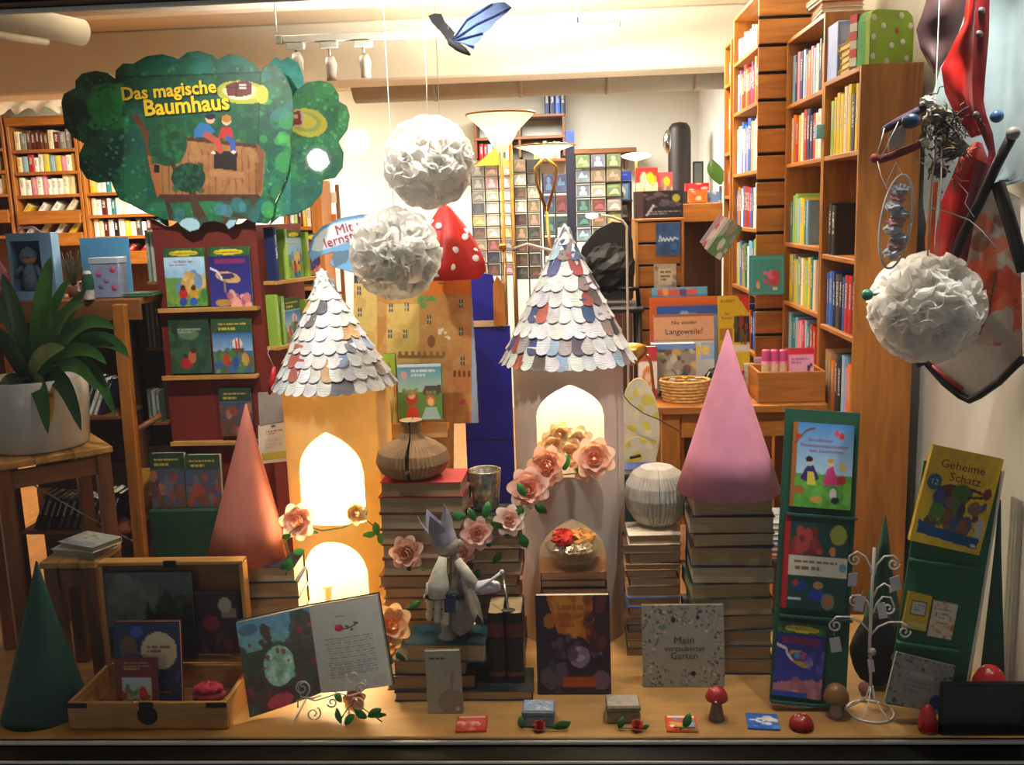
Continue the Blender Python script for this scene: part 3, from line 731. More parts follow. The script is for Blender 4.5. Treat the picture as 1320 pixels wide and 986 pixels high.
put('crumpled_red_paper', crumple(.04, 50, amp=.22), mat('red_tissue', '#c02818', .6, trans=.3), b_, loc=(-.035, .0, .10))
put('crumpled_brown_paper', crumple(.045, 51, amp=.22), mat('brown_tissue', '#b0844c', .7), b_, loc=(.03, .02, .09))

# ================================================================ rose garlands
def petal_mesh(w_, h, cup, curl):
    n, m = 6, 6; v = []; f = []
    for j in range(m + 1):
        t = j / m; ww = w_ * (math.sin(math.pi * (.12 + .72 * t)) ** .8)
        for i in range(n + 1):
            s = i / n - .5; x = s * ww * 1.0; y = -cup * math.sin(math.pi * t * .6) - curl * max(0, t - .7) ** 2 * 10 + cup * 1.4 * (2 * s) ** 2 * (.4 + t * .3)
            v.append((x, y, h * t - (2 * abs(s)) ** 3 * h * .12 * t))
    for j in range(m):
        for i in range(n): q = j * (n + 1) + i; f.append((q, q + 1, q + n + 2, q + n + 1))
    return MB().add(v, f, 0, None, True).mesh('petal')
def fabric_leaf(l=.045, w_=.026):
    v = []; f = []; m = 7
    for j in range(m + 1):
        t = j / m; ww = w_ * math.sin(math.pi * min(1, t * .96 + .04)) ** .75
        v += [(-ww / 2, -.18 * l * math.sin(t * 2.6) + .006, t * l), (0, -.18 * l * math.sin(t * 2.6), t * l), (ww / 2, -.18 * l * math.sin(t * 2.6) + .006, t * l)]
    for j in range(m): q = j * 3; f += [(q, q + 1, q + 4, q + 3), (q + 1, q + 2, q + 5, q + 4)]
    return MB().add(v, f, 0, None, True).mesh('leaf')
PET = [petal_mesh(.026, .024, .003, .0), petal_mesh(.036, .030, .006, .004), petal_mesh(.044, .032, .008, .012)]
for m_ in PET: m_.materials.append(mat('rose_fabric', src='obj', rough=.75, var=.08, scale=60, trans=.3))
LEAF = fabric_leaf(); LEAF.materials.append(mat('leaf_fabric', src='obj', rough=.5, var=.2, scale=40, trans=.15))
def child(name, me, parent, M, color=None):
    o = bpy.data.objects.new(name, me); COL.objects.link(o); o.parent = parent; o.matrix_local = M
    if color is not None: o.color = (*c(color), 1)
    return o
def rose(parent, loc, dia, col, face=(0, -1, .35), seed=0, core='#f09468'):
    rn = random.Random(seed); r = child('rose', None, parent, Matrix.Translation(loc) @ Vector(face).to_track_quat('Z', 'Y').to_matrix().to_4x4() @ Matrix.Scale(dia / .07, 4))
    r.empty_display_size = .02
    for ring, (n, rad, tl, me) in enumerate(((3, .003, 4, 0), (5, .007, 14, 0), (6, .010, 28, 1), (7, .012, 48, 2))):
        for i in range(n):
            a = 360 * i / n + ring * 37 + rn.uniform(-8, 8)
            k = c(col); q = c(core); f_ = [.6, .35, .1, 0][ring]; kk = tuple(k[j] * (1 - f_) + q[j] * f_ for j in range(3))
            child('petal', PET[me], r, R3(0, 0, a).to_matrix().to_4x4() @ Matrix.Translation((0, -rad, 0)) @ R3(tl + rn.uniform(-6, 6), 0, 0).to_matrix().to_4x4(), jit(kk, .06))
    return r
def leaf(parent, loc, ang, size=1., col='#2f7a34', tiltx=70, yawz=0):
    child('leaf', LEAF, parent, Matrix.Translation(loc) @ R3(0, ang, 0).to_matrix().to_4x4() @ R3(-20, 0, yawz).to_matrix().to_4x4() @ Matrix.Scale(size, 4), jit(col, .25))
def garland(label, base, stem, roses, leaves, Yb, name='rose_garland'):
    """px based: stem [(px,py,Y)], roses [(px,py,dia_px,colour,Y)], leaves [(px,py,angle clockwise from up,size,Y)]"""
    b_ = P(*base); t = thing(name, label, 'garland', b_)
    put('stem', MB().tube([P(*q) - b_ for q in stem], .0022, 6), mat('stem_green', '#3f6a30', .6), t)
    for i, (x, y, d, col, Y) in enumerate(roses): rose(t, P(x, y, Y) - b_, d * Y * 1.02 / FPX, col, (random.uniform(-.3, .3), -1, random.uniform(.1, .6)), i)
    for x, y, an, s, Y in leaves: leaf(t, P(x, y, Y) - b_, an, s, yawz=random.uniform(-25, 25))
    return t
PE, PK, YE = '#fad2b8', '#f8cfc2', '#f8e0ac'
garland('peach rose garland along the sill of the glowing tower', (376, 700, 2.98), [(368, 742, 2.86), (376, 722, 2.86), (368, 702, 2.865), (374, 686, 2.9), (388, 676, 2.955), (415, 684, 2.97), (442, 680, 2.98), (470, 668, 2.99), (488, 684, 3.0)],
        [(385, 672, 38, PE, 2.96), (460, 662, 24, YE, 2.97)],
        [(374, 690, 245, .8, 2.88), (398, 684, 120, .7, 2.955), (374, 720, 200, 1.2, 2.845), (371, 726, 235, .9, 2.845), (378, 712, 80, .8, 2.85), (468, 668, 15, .85, 2.97), (484, 688, 250, 1.1, 2.98), (487, 690, 350, 1.0, 2.98), (490, 688, 170, 1.1, 2.98)], 0)
garland('peach rose spray beside the open picture book', (500, 825, 2.86), [(503, 848, 2.70), (501, 828, 2.74), (505, 806, 2.79), (518, 790, 2.82), (530, 776, 2.84)],
        [(505, 805, 42, '#f8cc98', 2.775), (501, 826, 26, '#f6c48c', 2.765)], [(503, 846, 190, 1.0, 2.69), (511, 842, 150, .9, 2.69), (528, 784, 60, .9, 2.83)], 0)
garland('pale pink rose garland draped over the middle book stack', (600, 690, 2.875), [(524, 716, 2.875), (545, 735, 2.875), (575, 722, 2.875), (597, 712, 2.875), (610, 690, 2.875), (628, 668, 2.89), (655, 672, 2.892), (677, 664, 2.9), (684, 640, 2.985)],
        [(525, 712, 36, '#f8ccb0', 2.860), (597, 711, 26, '#f6c8bc', 2.860), (614, 687, 34, PK, 2.855), (604, 646, 18, '#f4d0b4', 3.075), (656, 671, 32, '#f6dcd0', 2.875), (681, 630, 42, '#f8c8b4', 2.995)],
        [(600, 665, 270, 1.1, 2.845), (625, 668, 20, 1.2, 2.845), (632, 675, 120, 1.2, 2.845), (612, 672, 330, 1.0, 2.845), (676, 640, 330, 1.1, 2.95), (674, 655, 215, 1.2, 2.875), (690, 650, 140, 1.2, 2.94), (672, 690, 160, 1.2, 2.88), (664, 688, 250, .9, 2.88), (645, 712, 200, 1.1, 2.88), (632, 705, 330, 1.0, 2.88), (618, 735, 210, 1.0, 2.875), (526, 728, 170, .6, 2.835)], 0)
garland('peach roses filling the upper arch of the white tower', (735, 606, 3.08), [(700, 606, 3.06), (722, 612, 3.06), (745, 610, 3.06), (770, 600, 3.06), (778, 585, 3.07)],
        [(706, 600, 40, '#fac8a8', 3.05), (766, 591, 42, '#faccac', 3.05), (735, 583, 30, '#f8d8ac', 3.12), (712, 575, 30, '#f8dcac', 3.13), (745, 568, 30, '#faf0d0', 3.14), (755, 606, 24, '#f2c09c', 3.07), (722, 560, 26, '#fae8c0', 3.15)],
        [(728, 606, 5, 1.3, 3.045), (726, 604, 340, 1.0, 3.05), (762, 608, 75, .8, 3.04), (752, 608, 285, .7, 3.05), (703, 583, 30, .6, 3.07)], 0)
garland('fallen yellow rose with leaves in front of the wire book stand', (455, 915, 2.62), [(440, 926, 2.59), (448, 913, 2.62), (458, 905, 2.63), (475, 918, 2.61), (492, 930, 2.57)],
        [(458, 902, 26, '#e8b060', 2.65)], [(438, 933, 340, 1.0, 2.56), (444, 934, 40, .9, 2.56), (472, 926, 300, 1.0, 2.565), (474, 924, 60, 1.0, 2.565), (478, 922, 105, 1.0, 2.56), (440, 905, 330, .8, 2.64)], 0)

# ================================================================ wooden case with books
W_PALE = wood('wood_pale', '#c8934a', axis='x', rough=.5); W_PALEZ = wood('wood_pale_upright', '#c8934a', axis='z', rough=.5); W_PALEY = wood('wood_pale_deep', '#c8934a', axis='y', rough=.5)
W_OR = wood('wood_orange', '#b06e24', axis='z', rough=.45); W_ORX = wood('wood_orange_level', '#b06e24', axis='x', rough=.45); W_ORY = wood('wood_orange_deep', '#b06e24', axis='y', rough=.45)
W_BR = wood('wood_brown', '#7c4a20', axis='z', rough=.5); W_BRX = wood('wood_brown_level', '#8a5526', axis='x', rough=.5); W_BRY = wood('wood_brown_deep', '#7c4a20', axis='y')
W_DK = wood('wood_dark', '#4a2a14', axis='z', rough=.5)
IRON = mat('iron_dark', '#1a1512', .4, metal=.7, var=.2)
fl, frr = P(86, 914, 2.545), P(291, 905, 2.545)
cw = frr.x - fl.x; cd = .25; ch_ = .085
case = thing('wooden_case', 'open pale wooden case full of picture books beside the dark green cone', 'case', ((fl.x + frr.x) / 2, 2.548, 0)); x0, x1 = -cw / 2, cw / 2
put('front_board', MB().box(x0, x1, 0, .012, .001, ch_, ch=.002), W_PALE, case)
put('back_board', MB().box(x0, x1, cd - .012, cd, .001, ch_, ch=.002), W_PALE, case)
put('side_board', MB().box(x0, x0 + .012, .0125, cd - .0125, .001, ch_, ch=.002), W_PALEY, case)
put('side_board', MB().box(x1 - .012, x1, .0125, cd - .0125, .001, ch_, ch=.002), W_PALEY, case)
put('bottom_board', MB().box(x0 + .013, x1 - .013, .013, cd - .013, .001, .008), W_BRX, case)
lz1 = P(220, 724, 2.80).z; lw0 = P(131, 780, 2.8).x - case.location.x; lw1 = P(317, 780, 2.8).x - case.location.x
ld = put('lid', MB().box(lw0 + .014, lw1 - .014, cd + .034, cd + .042, ch_ + .012, lz1 - .014), wood('wood_lid_inside', '#8a5c2c', axis='x'), case)
put('lid_board', MB().box(lw0, lw1, cd + .002, cd + .046, lz1 - .012, lz1, ch=.002), W_PALE, ld)
put('lid_board', MB().box(lw0, lw1, cd + .002, cd + .046, ch_ + .001, ch_ + .012, ch=.002), W_PALE, ld)
put('lid_board', MB().box(lw0, lw0 + .013, cd + .002, cd + .046, ch_ + .013, lz1 - .013, ch=.002), W_PALEZ, ld)
put('lid_board', MB().box(lw1 - .013, lw1, cd + .002, cd + .046, ch_ + .013, lz1 - .013, ch=.002), W_PALEZ, ld)
put('clasp', MB().lathe([(0, -.004), (.03, -.004), (.031, 0), (.026, .003), (0, .003)], 20, 0, TR(((x0 + x1) / 2, 0, .045), 90)).box(-.02, .02, -.006, 0, .06, .087, 0, TR(((x0 + x1) / 2, 0, 0))), IRON, case)
for x in (x0 + .03, x1 - .03): put('corner_fitting', MB().box(x - .03, x + .03, -.003, .002, ch_ - .016, ch_ - .001, ch=.001), IRON, case)
put('latch', MB().box(-.02, .02, cd - .004, cd + .004, lz1 - .02, lz1 + .004, ch=.002), IRON, case)
CY = 2.548
cv = Cv(56, 46, '#2a3038').grad('#46504e', '#3a4a3c', .0, .62).blobs(20, (0, .1, .5, .6), .12, ['#566058', '#4a5650', '#66706a'], .6).poly([(.42, .75), (.44, .5), (.46, .42), (.48, .3), (.5, .42), (.55, .5), (.58, .4), (.64, .28), (.7, .18), (.74, .28), (.8, .34), (.9, .26), (1, .34), (1, .8), (.4, .8)], '#141a12')
cv.rect(0, .78, 1, 1, '#241c14').blobs(30, (.6, .3, 1, .8), .05, ['#1c2416', '#3a2c1c', '#28361e'], .7).noise(.25, 12)
display_book('picture_book', 'large dark picture book with a castle wood, leaning in the wooden case lid', 143, 254, 846, 738, CY + .232, cv, 3, cover='#1a1c1c', t=.012)
cv = Cv(30, 34, '#2a1424').noise(.3, 6).ell(.35, .5, .2, .13, '#7a1c28').ell(.7, .2, .16, .12, '#c8bca8', .7).rect(.62, .25, .95, .42, '#a89c88', .6).blobs(10, (0, .7, 1, 1), .1, ['#4a1a2c', '#5c2430'], .8)
display_book('picture_book', 'dark plum picture book with a red flower in the wooden case', 257, 311, 842, 764, CY + .238, cv, 2, cover='#2a1020', t=.01)
cv = Cv(44, 60, '#1c2a54').noise(.15, 6).ell(.68, .36, .27, .23, '#d8c8a4').ell(.35, .13, .1, .07, '#2c5aa0').ell(.22, .3, .13, .12, '#6a5430').rect(.1, .37, .4, .47, '#6a4a66').text(.5, .86, .29, .42, 2, '#7a3a28').rect(.6, .85, .85, .88, '#a83c28').ell(.6, .64, .06, .08, '#8c94a0', .7).blobs(14, (0, .5, 1, 1), .03, ['#3a4c7c', '#4a5c8c'], .7)
display_book('picture_book', 'blue picture book with a pale moon on its cover, in the wooden case', 150, 235, 906, 801, CY + .10, cv, 8, cover='#8a2018', t=.016)
cv = Cv(34, 46, '#7a2018').noise(.12, 6).rect(.16, .4, .86, .95, '#c4c8a8').rect(.16, .4, .86, .62, '#b8c8c8').blobs(16, (.18, .65, .84, .92), .06, ['#8a9c3c', '#c8b850', '#a8402c', '#6a8c3c']).ell(.66, .72, .1, .15, '#c83020').ell(.3, .62, .06, .1, '#6a8050').text(.2, .84, .08, .26, 3, '#c89a5c')
display_book('picture_book', 'small red picture book standing before the moon book in the wooden case', 150, 204, 911, 849, CY + .05, cv, 7, cover='#5a1410', t=.012)
b_ = thing('fabric_bundle', 'folded red and yellow patterned cloth bundle in the wooden case', 'cloth', P(271, 905, CY + .07)); b_.location.z = .009
for i, (cc, z, r) in enumerate((('#7a1c20', .02, .052), ('#b89030', .042, .055), ('#a02034', .062, .05), ('#b83048', .085, .042))):
    q = MB().ball((0, 0, 0), 1, 20, 8); q.v = [(x * r * 1.05 * (1 + .05 * math.sin(9 * x + i)), y * r * .62, z + zz * .016 + .004 * math.sin(14 * x + i)) for x, y, zz in q.v]
    put('folded_cloth', q, mat('bundle_cloth%d' % i, cc, .8, var=.45, scale=70), b_)
for i in range(8): put('bead', MB().ball((0, 0, 0), .006, 10, 6), mat('bead_grey', '#9a948a', .3), b_, loc=(-.045 + .013 * i, -.034, .014 + .004 * (i % 3)))

# ================================================================ open picture book on a wire stand
def bil(p00, p10, p01, p11, bow):
    def f(u, v):
        a = p00.lerp(p10, u); b_ = p01.lerp(p11, u); q = a.lerp(b_, v); return q + Vector((0, -1, .1)).normalized() * bow * math.sin(math.pi * u) ** .8
    return f
ob = P(410, 905, 2.66); obt = thing('open_book', 'large open picture book with a garden painting, propped on the wire stand', 'book', ob)
tl, bl, ts, bs, tr, br_ = P(304, 803, 2.74), P(322, 925, 2.585), P(398, 782, 2.79), P(414, 893, 2.67), P(486, 767, 2.75), P(505, 883, 2.63)
tl, bl, ts, bs, tr, br_ = [q - ob for q in (tl, bl, ts, bs, tr, br_)]
cv = Cv(70, 84, '#2e3a26', seed=3).grad('#4a7c98', '#5c8c8c', 0, .34).blobs(60, (0, .3, 1, 1), .09, ['#22301c', '#2e2418', '#3a2a1c', '#2a3a22', '#402018'], .85).ell(.5, .56, .21, .22, '#7ea890').blobs(40, (.34, .4, .66, .72), .045, ['#94b8a0', '#6a9c84', '#a8c4b0', '#5c8c70'], .7)
cv.blobs(18, (.75, 0, 1, .35), .07, ['#2c3c2c', '#3c3424'], .9).blobs(16, (0, .2, 1, .95), .03, ['#7c1c24', '#942430', '#6a1820'], .9).ell(.45, .93, .18, .08, '#9c3038').ell(.15, .1, .14, .06, '#2c4060', .7).blobs(20, (.3, .1, .45, .35), .04, ['#2a3424', '#5c2028']).noise(.2, 14)
put('left_page', cv.grid(bil(tl, ts, bl, bs, .008)), MATTE(), obt)
cv = Cv(110, 130, '#b4b4a8', seed=5).noise(.06, 5).text(.36, .62, .155, .185, 1, '#504c48', .6)
cv.ell(.40, .29, .062, .042, '#a81c30').ell(.39, .275, .03, .02, '#c83848').line([(.46, .31), (.56, .30), (.68, .26)], .008, '#2c4c2c').ell(.52, .285, .03, .012, '#3a5c38', 1, 20).ell(.58, .325, .03, .012, '#3a5c38', 1, -20).ell(.64, .255, .03, .012, '#3a5c38', 1, 20)
cv.text(.16, .86, .40, .86, 17, '#66645e', .55).ell(.86, .92, .1, .06, '#b09c98', .6).ell(.1, .9, .08, .07, '#b8a4a0', .5)
put('right_page', cv.grid(bil(ts, tr, bs, br_, .010)), MATTE(), obt)
mb = MB()
for (a, b_, d, e) in ((tl, ts, bl, bs), (ts, tr, bs, br_)):
    o1, o2 = Vector((0, .006, -.001)), Vector((0, .022, -.004))
    mb.add([a + o1, b_ + o1, e + o1, d + o1, a + o2, b_ + o2, e + o2, d + o2], [(3, 2, 1, 0), (4, 5, 6, 7), (0, 1, 5, 4), (2, 3, 7, 6), (0, 4, 7, 3), (1, 2, 6, 5)])
put('page_block', mb, pages_mat('pages_grey', '#a8a494'), obt)
mb = MB(); g = 1.03
for (a, b_, d, e) in ((tl, ts, bl, bs), (ts, tr, bs, br_)):
    m_ = (a + b_ + d + e) / 4; o1, o2 = Vector((0, .0225, -.004)), Vector((0, .026, -.005)); a, b_, d, e = [m_ + (q - m_) * g for q in (a, b_, d, e)]
    mb.add([a + o1, b_ + o1, e + o1, d + o1, a + o2, b_ + o2, e + o2, d + o2], [(3, 2, 1, 0), (4, 5, 6, 7), (0, 1, 5, 4), (2, 3, 7, 6), (0, 4, 7, 3), (1, 2, 6, 5)])
put('cover', mb, mat('book_board_dark', '#23241f', .6), obt)
WIRE = mat('wire_white', '#e4e0da', .35, metal=.2, var=.1)
def spiral(px, py, Y, rpx, turns=1.6, start=0., sgn=1, n=30):
    out = []
    for i in range(n + 1):
        t = i / n; a = math.radians(start) + sgn * t * turns * 2 * math.pi; k = rpx * (1 - .78 * t); out.append(P(px + k * math.cos(a), py + k * math.sin(a), Y))
    return out
sb = P(405, 930, 2.58); stn = thing('wire_book_stand', 'white scrolled wire stand holding the open picture book', 'book stand', sb)
def wire(pts, r=.0022, parent=stn, org=sb): put('wire_scroll', MB().tube([p - org for p in pts], r, 7), WIRE, parent)
wire(spiral(389, 887, 2.575, 11, 1.5, 60, -1)); wire(spiral(404, 920, 2.57, 10, 1.4, -60, 1)); wire(spiral(461, 908, 2.57, 10, 1.4, 190, 1)); wire(spiral(455, 872, 2.60, 9, 1.4, 200, -1)); wire(spiral(466, 886, 2.59, 8, 1.3, 90, 1)); wire(spiral(428, 905, 2.57, 7, 1.2, 160, -1))
wire([P(x, y, 2.577) for x, y in ((384, 912), (384, 903), (392, 899), (406, 903), (420, 899), (436, 893), (450, 897), (464, 893), (474, 884), (470, 876))])
wire([P(x, y, 2.575) for x, y in ((393, 878), (384, 884), (388, 898), (404, 900), (414, 896))])
for fx, bx_, by_ in ((375, 398, 840), (445, 440, 818)):
    f0 = PZ(fx, 935, .003); f1 = P(bx_, by_, 2.735) + Vector((0, .05, 0)); wire([f0, f0 + Vector((0, .03, .004)), Vector((f0.x * .6 + f1.x * .4, 2.715, .006)), f1], .0026)

# ================================================================ glove king on a glass
KY = 2.765; kb = P(577, 826, KY); kb.z = zD
king = thing('glove_king', 'little king figure of a cream glove, paper robe and grey paper crown', 'figure', kb)
kp = lambda x, y, dy=0.: P(x, y, KY + dy) - kb
kz = lambda y: P(577, y, KY).z - kb.z
put('glass_stand', MB().lathe([(0, .001), (.029, .001), (.031, .005), (.020, .016), (.017, .03), (.022, kz(795)), (.02, kz(795)), (.014, .03), (0, .02)], 22), mat('glass_thick', '#b8b4a6', .08, var=.1, spec=.9, trans=.4), king)
# robe: a cone of crumpled grey paper, uneven hem
rn = random.Random(9); prof = [(.012, 712), (.02, 722), (.028, 738), (.042, 760), (.055, 780), (.062, 800)]; seg = 28; vv = []; ff = []
for k in range(seg):
    a = 2 * math.pi * k / seg; wv = 1 + .16 * math.sin(5 * a) + rn.uniform(-.07, .07)
    for j, (r, y) in enumerate(prof):
        sx = 1.0 if math.cos(a) > 0 else .75
        p = kp(585 + (j * 2.0), y + (12 * math.sin(3 * a) if j == 5 else 0)); vv.append((p.x + r * wv * sx * math.cos(a), p.y + r * wv * .8 * math.sin(a), p.z))
for k in range(seg):
    for j in range(5): q = k * 6 + j; q2 = ((k + 1) % seg) * 6 + j; ff.append((q, q2, q2 + 1, q + 1))
robe = put('robe', MB().add(vv, ff), mat('robe_paper', '#8f877c', .85, var=.25, scale=40), king)
put('belt', MB().tube([kp(572 + 26 * math.sin(a), 772 - 6 * math.cos(a), -.045 - .02 * math.cos(a)) for a in np.linspace(-1.2, 1.3, 9)], [.008, .014, .017, .018, .018, .017, .016, .012, .006], 8), mat('belt_black', '#1a1418', .7), robe)
put('patch', MB().box(-.017, .017, -.003, 0, -.028, .028, ch=.001), mat('patch_blue', '#2c3c60', .6, var=.3, scale=50), robe, loc=kp(580, 778, -.075), rot=R3(0, 3, 0))
# glove: cuff, palm and four hanging fingers in one skin
def fuse_glove():
    mb = MB()
    mb.tube([kp(571, 718, -.04), kp(567, 735, -.05), kp(565, 752, -.056), kp(566, 768, -.058)], [.012, .021, .032, .034], 14)
    for pts, r in (([(556, 764), (554, 780), (553, 797)], .0092), ([(565, 768), (564, 785), (563, 800)], .0098), ([(575, 768), (575, 785), (575, 803)], .0098), ([(553, 752), (552, 764), (552, 775)], .0085)):
        q = [kp(x, y, -.062) for x, y in pts]; mb.tube(q + [q[-1] + Vector((0, 0, -.006))], [r, r, r, r * .5], 12)
    return mb
put('glove', fuse_glove(), mat('glove_knit', '#d8d2bc', .9, var=.12, scale=120, bump=.4), king)
hd = put('head', MB().ball((0, 0, 0), (.040, .038, .036), 20, 14), mat('head_silver', '#a49c8c', .5, var=.25, scale=20, metal=.2), king, loc=kp(575, 702))
put('ear', MB().ball((0, 0, 0), (.01, .008, .013), 10, 8), mat('ear_grey', '#b4aca0', .7), hd, loc=(.04, 0, .004))
# crown: tapering band with five tall points, tilted
pts = []; n = 60; vv = []; ff = []
for i in range(n):
    a = 2 * math.pi * i / n; tip = abs((i / n * 5) % 1 - .5) * 2; top = .045 + .055 * tip
    for z, r in ((0, .040), (.035, .041), (top, .041 + .008 * top / .1)):
        for q in (r, r - .002): vv.append((q * math.cos(a + .9), q * math.sin(a + .9), z))
for i in range(n):
    o, o2 = i * 6, ((i + 1) % n) * 6
    for j in (0, 2): ff += [(o + j, o2 + j, o2 + j + 2, o + j + 2), (o + j + 3, o2 + j + 3, o2 + j + 1, o + j + 1)]
    ff.append((o + 4, o2 + 4, o2 + 5, o + 5))
put('crown', MB().add(vv, ff), mat('crown_paper', '#9a98a4', .7, var=.15, scale=25), hd, loc=(-.006, 0, .012), rot=R3(0, -17, 0))
put('sleeve', MB().tube([kp(590, 722, -.03), kp(600, 738, -.05), kp(611, 755, -.06)], [.012, .017, .02], 12), mat('sleeve_paper', '#b8b2a2', .8, var=.3, scale=50), king)
put('hand', MB().tube([kp(610, 755, -.06), kp(620, 757, -.065), kp(632, 755, -.07), kp(641, 757, -.07), kp(644, 760, -.07)], [.012, .02, .021, .016, .005], 14), mat('hand_white', '#d6d6dc', .6, var=.05), king)
put('sceptre', MB().tube([kp(616, 760, -.085), kp(630, 750, -.085), kp(646, 738, -.085)], [.0045, .0045, .005], 8).ball(kp(647, 737, -.085), .007, 10, 8), mat('sceptre_white', '#e2e2e0', .5), king)
sp = P(655, 782, 2.77); sp.z = P(655, 790, 2.76).z
spn = thing('spoon', 'small silver spoon leaning on the leather volumes', 'spoon', sp)
put('handle', MB().tube([Vector((0, 0, .008)), P(652, 765, 2.79) - sp, P(648, 742, 2.83) - sp], [.003, .0035, .0055], 8), mat('silver', '#b8b4ac', .25, metal=.9), spn)
put('spoon_bowl', MB().lathe([(.001, 0), (.011, .001), (.016, .006), (.017, .007), (.012, .003), (.001, .002)], 18, 0, Matrix.Diagonal((1.3, .9, 1, 1))), mat('silver', '#b8b4ac', .25, metal=.9), spn, loc=(0, -.006, .001))

# ================================================================ things standing along the front
cv = Cv(36, 64, '#a8a28e', seed=4).noise(.07, 8).ell(.72, .82, .42, .2, '#8c8072', .8).line([(.72, .62), (.74, .4), (.76, .34)], .035, '#94867a').ell(.74, .47, .06, .1, '#98807a').blobs(10, (.1, .2, .5, .6), .02, ['#b8ac80', '#988c80']).ell(.86, .93, .06, .03, '#c8c2b4').text(.1, .9, .11, .16, 1, '#2c2620', .9)
display_book('slim_book', 'slim pale upright book with a round planet drawing, before the teal book', 552, 597, 920, 840, 2.635, cv, 3, 0, -1, t=.016, cover='#b0a894', cat='book')
cv = Cv(60, 78, '#2c1424', seed=6).noise(.35, 12).poly([(.15, 0), (.78, 0), (.72, .5), (.62, .42), (.45, .4), (.3, .38), (.22, .2)], '#b86416').blobs(25, (.18, 0, .75, .4), .07, ['#c87818', '#a8540f', '#d08c28'], .6).blobs(20, (.7, 0, 1, .5), .07, ['#4a1a14', '#3a1420', '#6a2c14'], .7)
cv.ell(.58, .62, .14, .11, '#84708c').ell(.58, .6, .08, .07, '#a898a8').blobs(22, (.2, .42, .9, .62), .04, ['#5c3a4c', '#7a5c6c', '#40283c'], .8).ell(.87, .86, .12, .1, '#6c5468').rect(.35, .83, .8, .93, '#a84418').blobs(10, (.05, .7, .35, 1), .08, ['#3c3448', '#544858'], .8).text(.3, .66, .1, .36, 3, '#8a4a10', .7)
display_book('picture_book', 'orange and purple fantasy picture book standing before the white tower', 693, 788, 895, 768, 2.745, cv, 5, t=.03, cover='#5a2c1c')
cv = Cv(90, 92, '#938c7e', seed=8)
for i in range(420):
    x, y = cv.rs.uniform(0, 1, 2)
    if ((x - .52) / .34) ** 2 + ((y - .52) / .27) ** 2 > 1: cv.ell(x, y, cv.rs.uniform(.006, .022), cv.rs.uniform(.006, .02), ['#3c3834', '#58504a', '#b8b0a2', '#6a7460', '#2c2a2a', '#787066'][cv.rs.randint(6)], .8, cv.rs.uniform(0, 180))
cv.ell(.38, .18, .03, .035, '#1c1a1a').ell(.68, .15, .02, .03, '#1c1c1a').ell(.62, .84, .035, .03, '#201c1c').ell(.25, .27, .05, .03, '#5c7468')
display_book('colouring_book', 'square pale book with dense ink drawn garden border', 829, 934, 888, 783, 2.79, cv, 6, t=.014, cover='#98907e', gloss=False,
             texts=[('Mein', .51, .43, .24, '#3a342c'), ('verzauberter', .52, .53, .5, '#3a342c'), ('Garten', .51, .62, .33, '#3a342c')])
def tin(label, px, pyb, wpx, pyt, col, top, Y, seed):
    b_ = PZ(px, pyb); w_ = wpx * b_.y * 1.03 / FPX; h = w_ * .55; d = w_ * .72
    t = thing('tin_box', label, 'box', (b_.x, b_.y, 0), (0, 0, random.uniform(-.05, .05)))
    put('tin_body', MB().box(-w_ / 2, w_ / 2, 0, d, 0, h * .62, ch=.004), mat('tin_' + col[1:], col, .35, metal=.3, var=.25, scale=50), t)
    put('tin_lid', MB().box(-w_ / 2 - .001, w_ / 2 + .001, -.001, d + .001, h * .63, h, ch=.005), mat('tinlid_' + col[1:], col, .3, metal=.2, var=.2, scale=40), t)
    cv = Cv(30, 22, top[0], seed=seed).blobs(26, (0, 0, 1, 1), .1, top, .8, .4)
    put('lid_print', cv.grid(lambda u, v: ((u - .5) * w_ * .92, d * (.96 - v * .92), h + .0006)), PRINT(), t)
tin('small blue and white patterned tin on the platform', 694, 938, 44, 897, '#8492a4', ['#8c9cb4', '#d0d4d8', '#58708c', '#b8c4d0'], 2.6, 2)
tin('small beige patterned tin in front of the garden book', 804, 933, 46, 893, '#8a8468', ['#a89c8c', '#c8b46c', '#8a8478', '#988c9c'], 2.6, 3)
def mini_book(label, px, pyb, wpx, hpx, cols, tilt, seed, lean=70):
    b_ = PZ(px, pyb, .001); w_ = wpx * b_.y * 1.05 / FPX; h = w_ * 1.0
    t = thing('mini_book', label, 'book', b_, (0, 0, math.radians(tilt)))
    put('booklet', MB().box(-w_ / 2, w_ / 2, 0, h * .95, 0, .004, ch=.001), mat('mini_' + cols[0][1:], cols[0], .4), t)
    cv = Cv(26, 26, cols[0], seed=seed).blobs(18, (.05, .1, .95, .95), .13, cols, .9).rect(.05, .02, .95, .14, cols[-1])
    put('cover_print', cv.grid(lambda u, v: ((u - .5) * w_ * .96, h * (.93 - v * .9), .0048)), PRINT(), t)
mini_book('small red booklet lying before the slim planet book', 607, 944, 42, 12, ['#b83c2c', '#d87858', '#c8503c', '#e8a898'], 2, 1)
mini_book('small colourful red and green booklet lying near the window pane', 880, 944, 42, 24, ['#d84c28', '#e8b03c', '#3c9c5c', '#4c98c8', '#f0e8dc'], -2, 2)
mini_book('small blue and white booklet lying before the tree house book', 985, 941, 42, 26, ['#2c6cc0', '#e8ecf4', '#5c9cd8', '#f0d0c8', '#2c5cb0'], -6, 3)
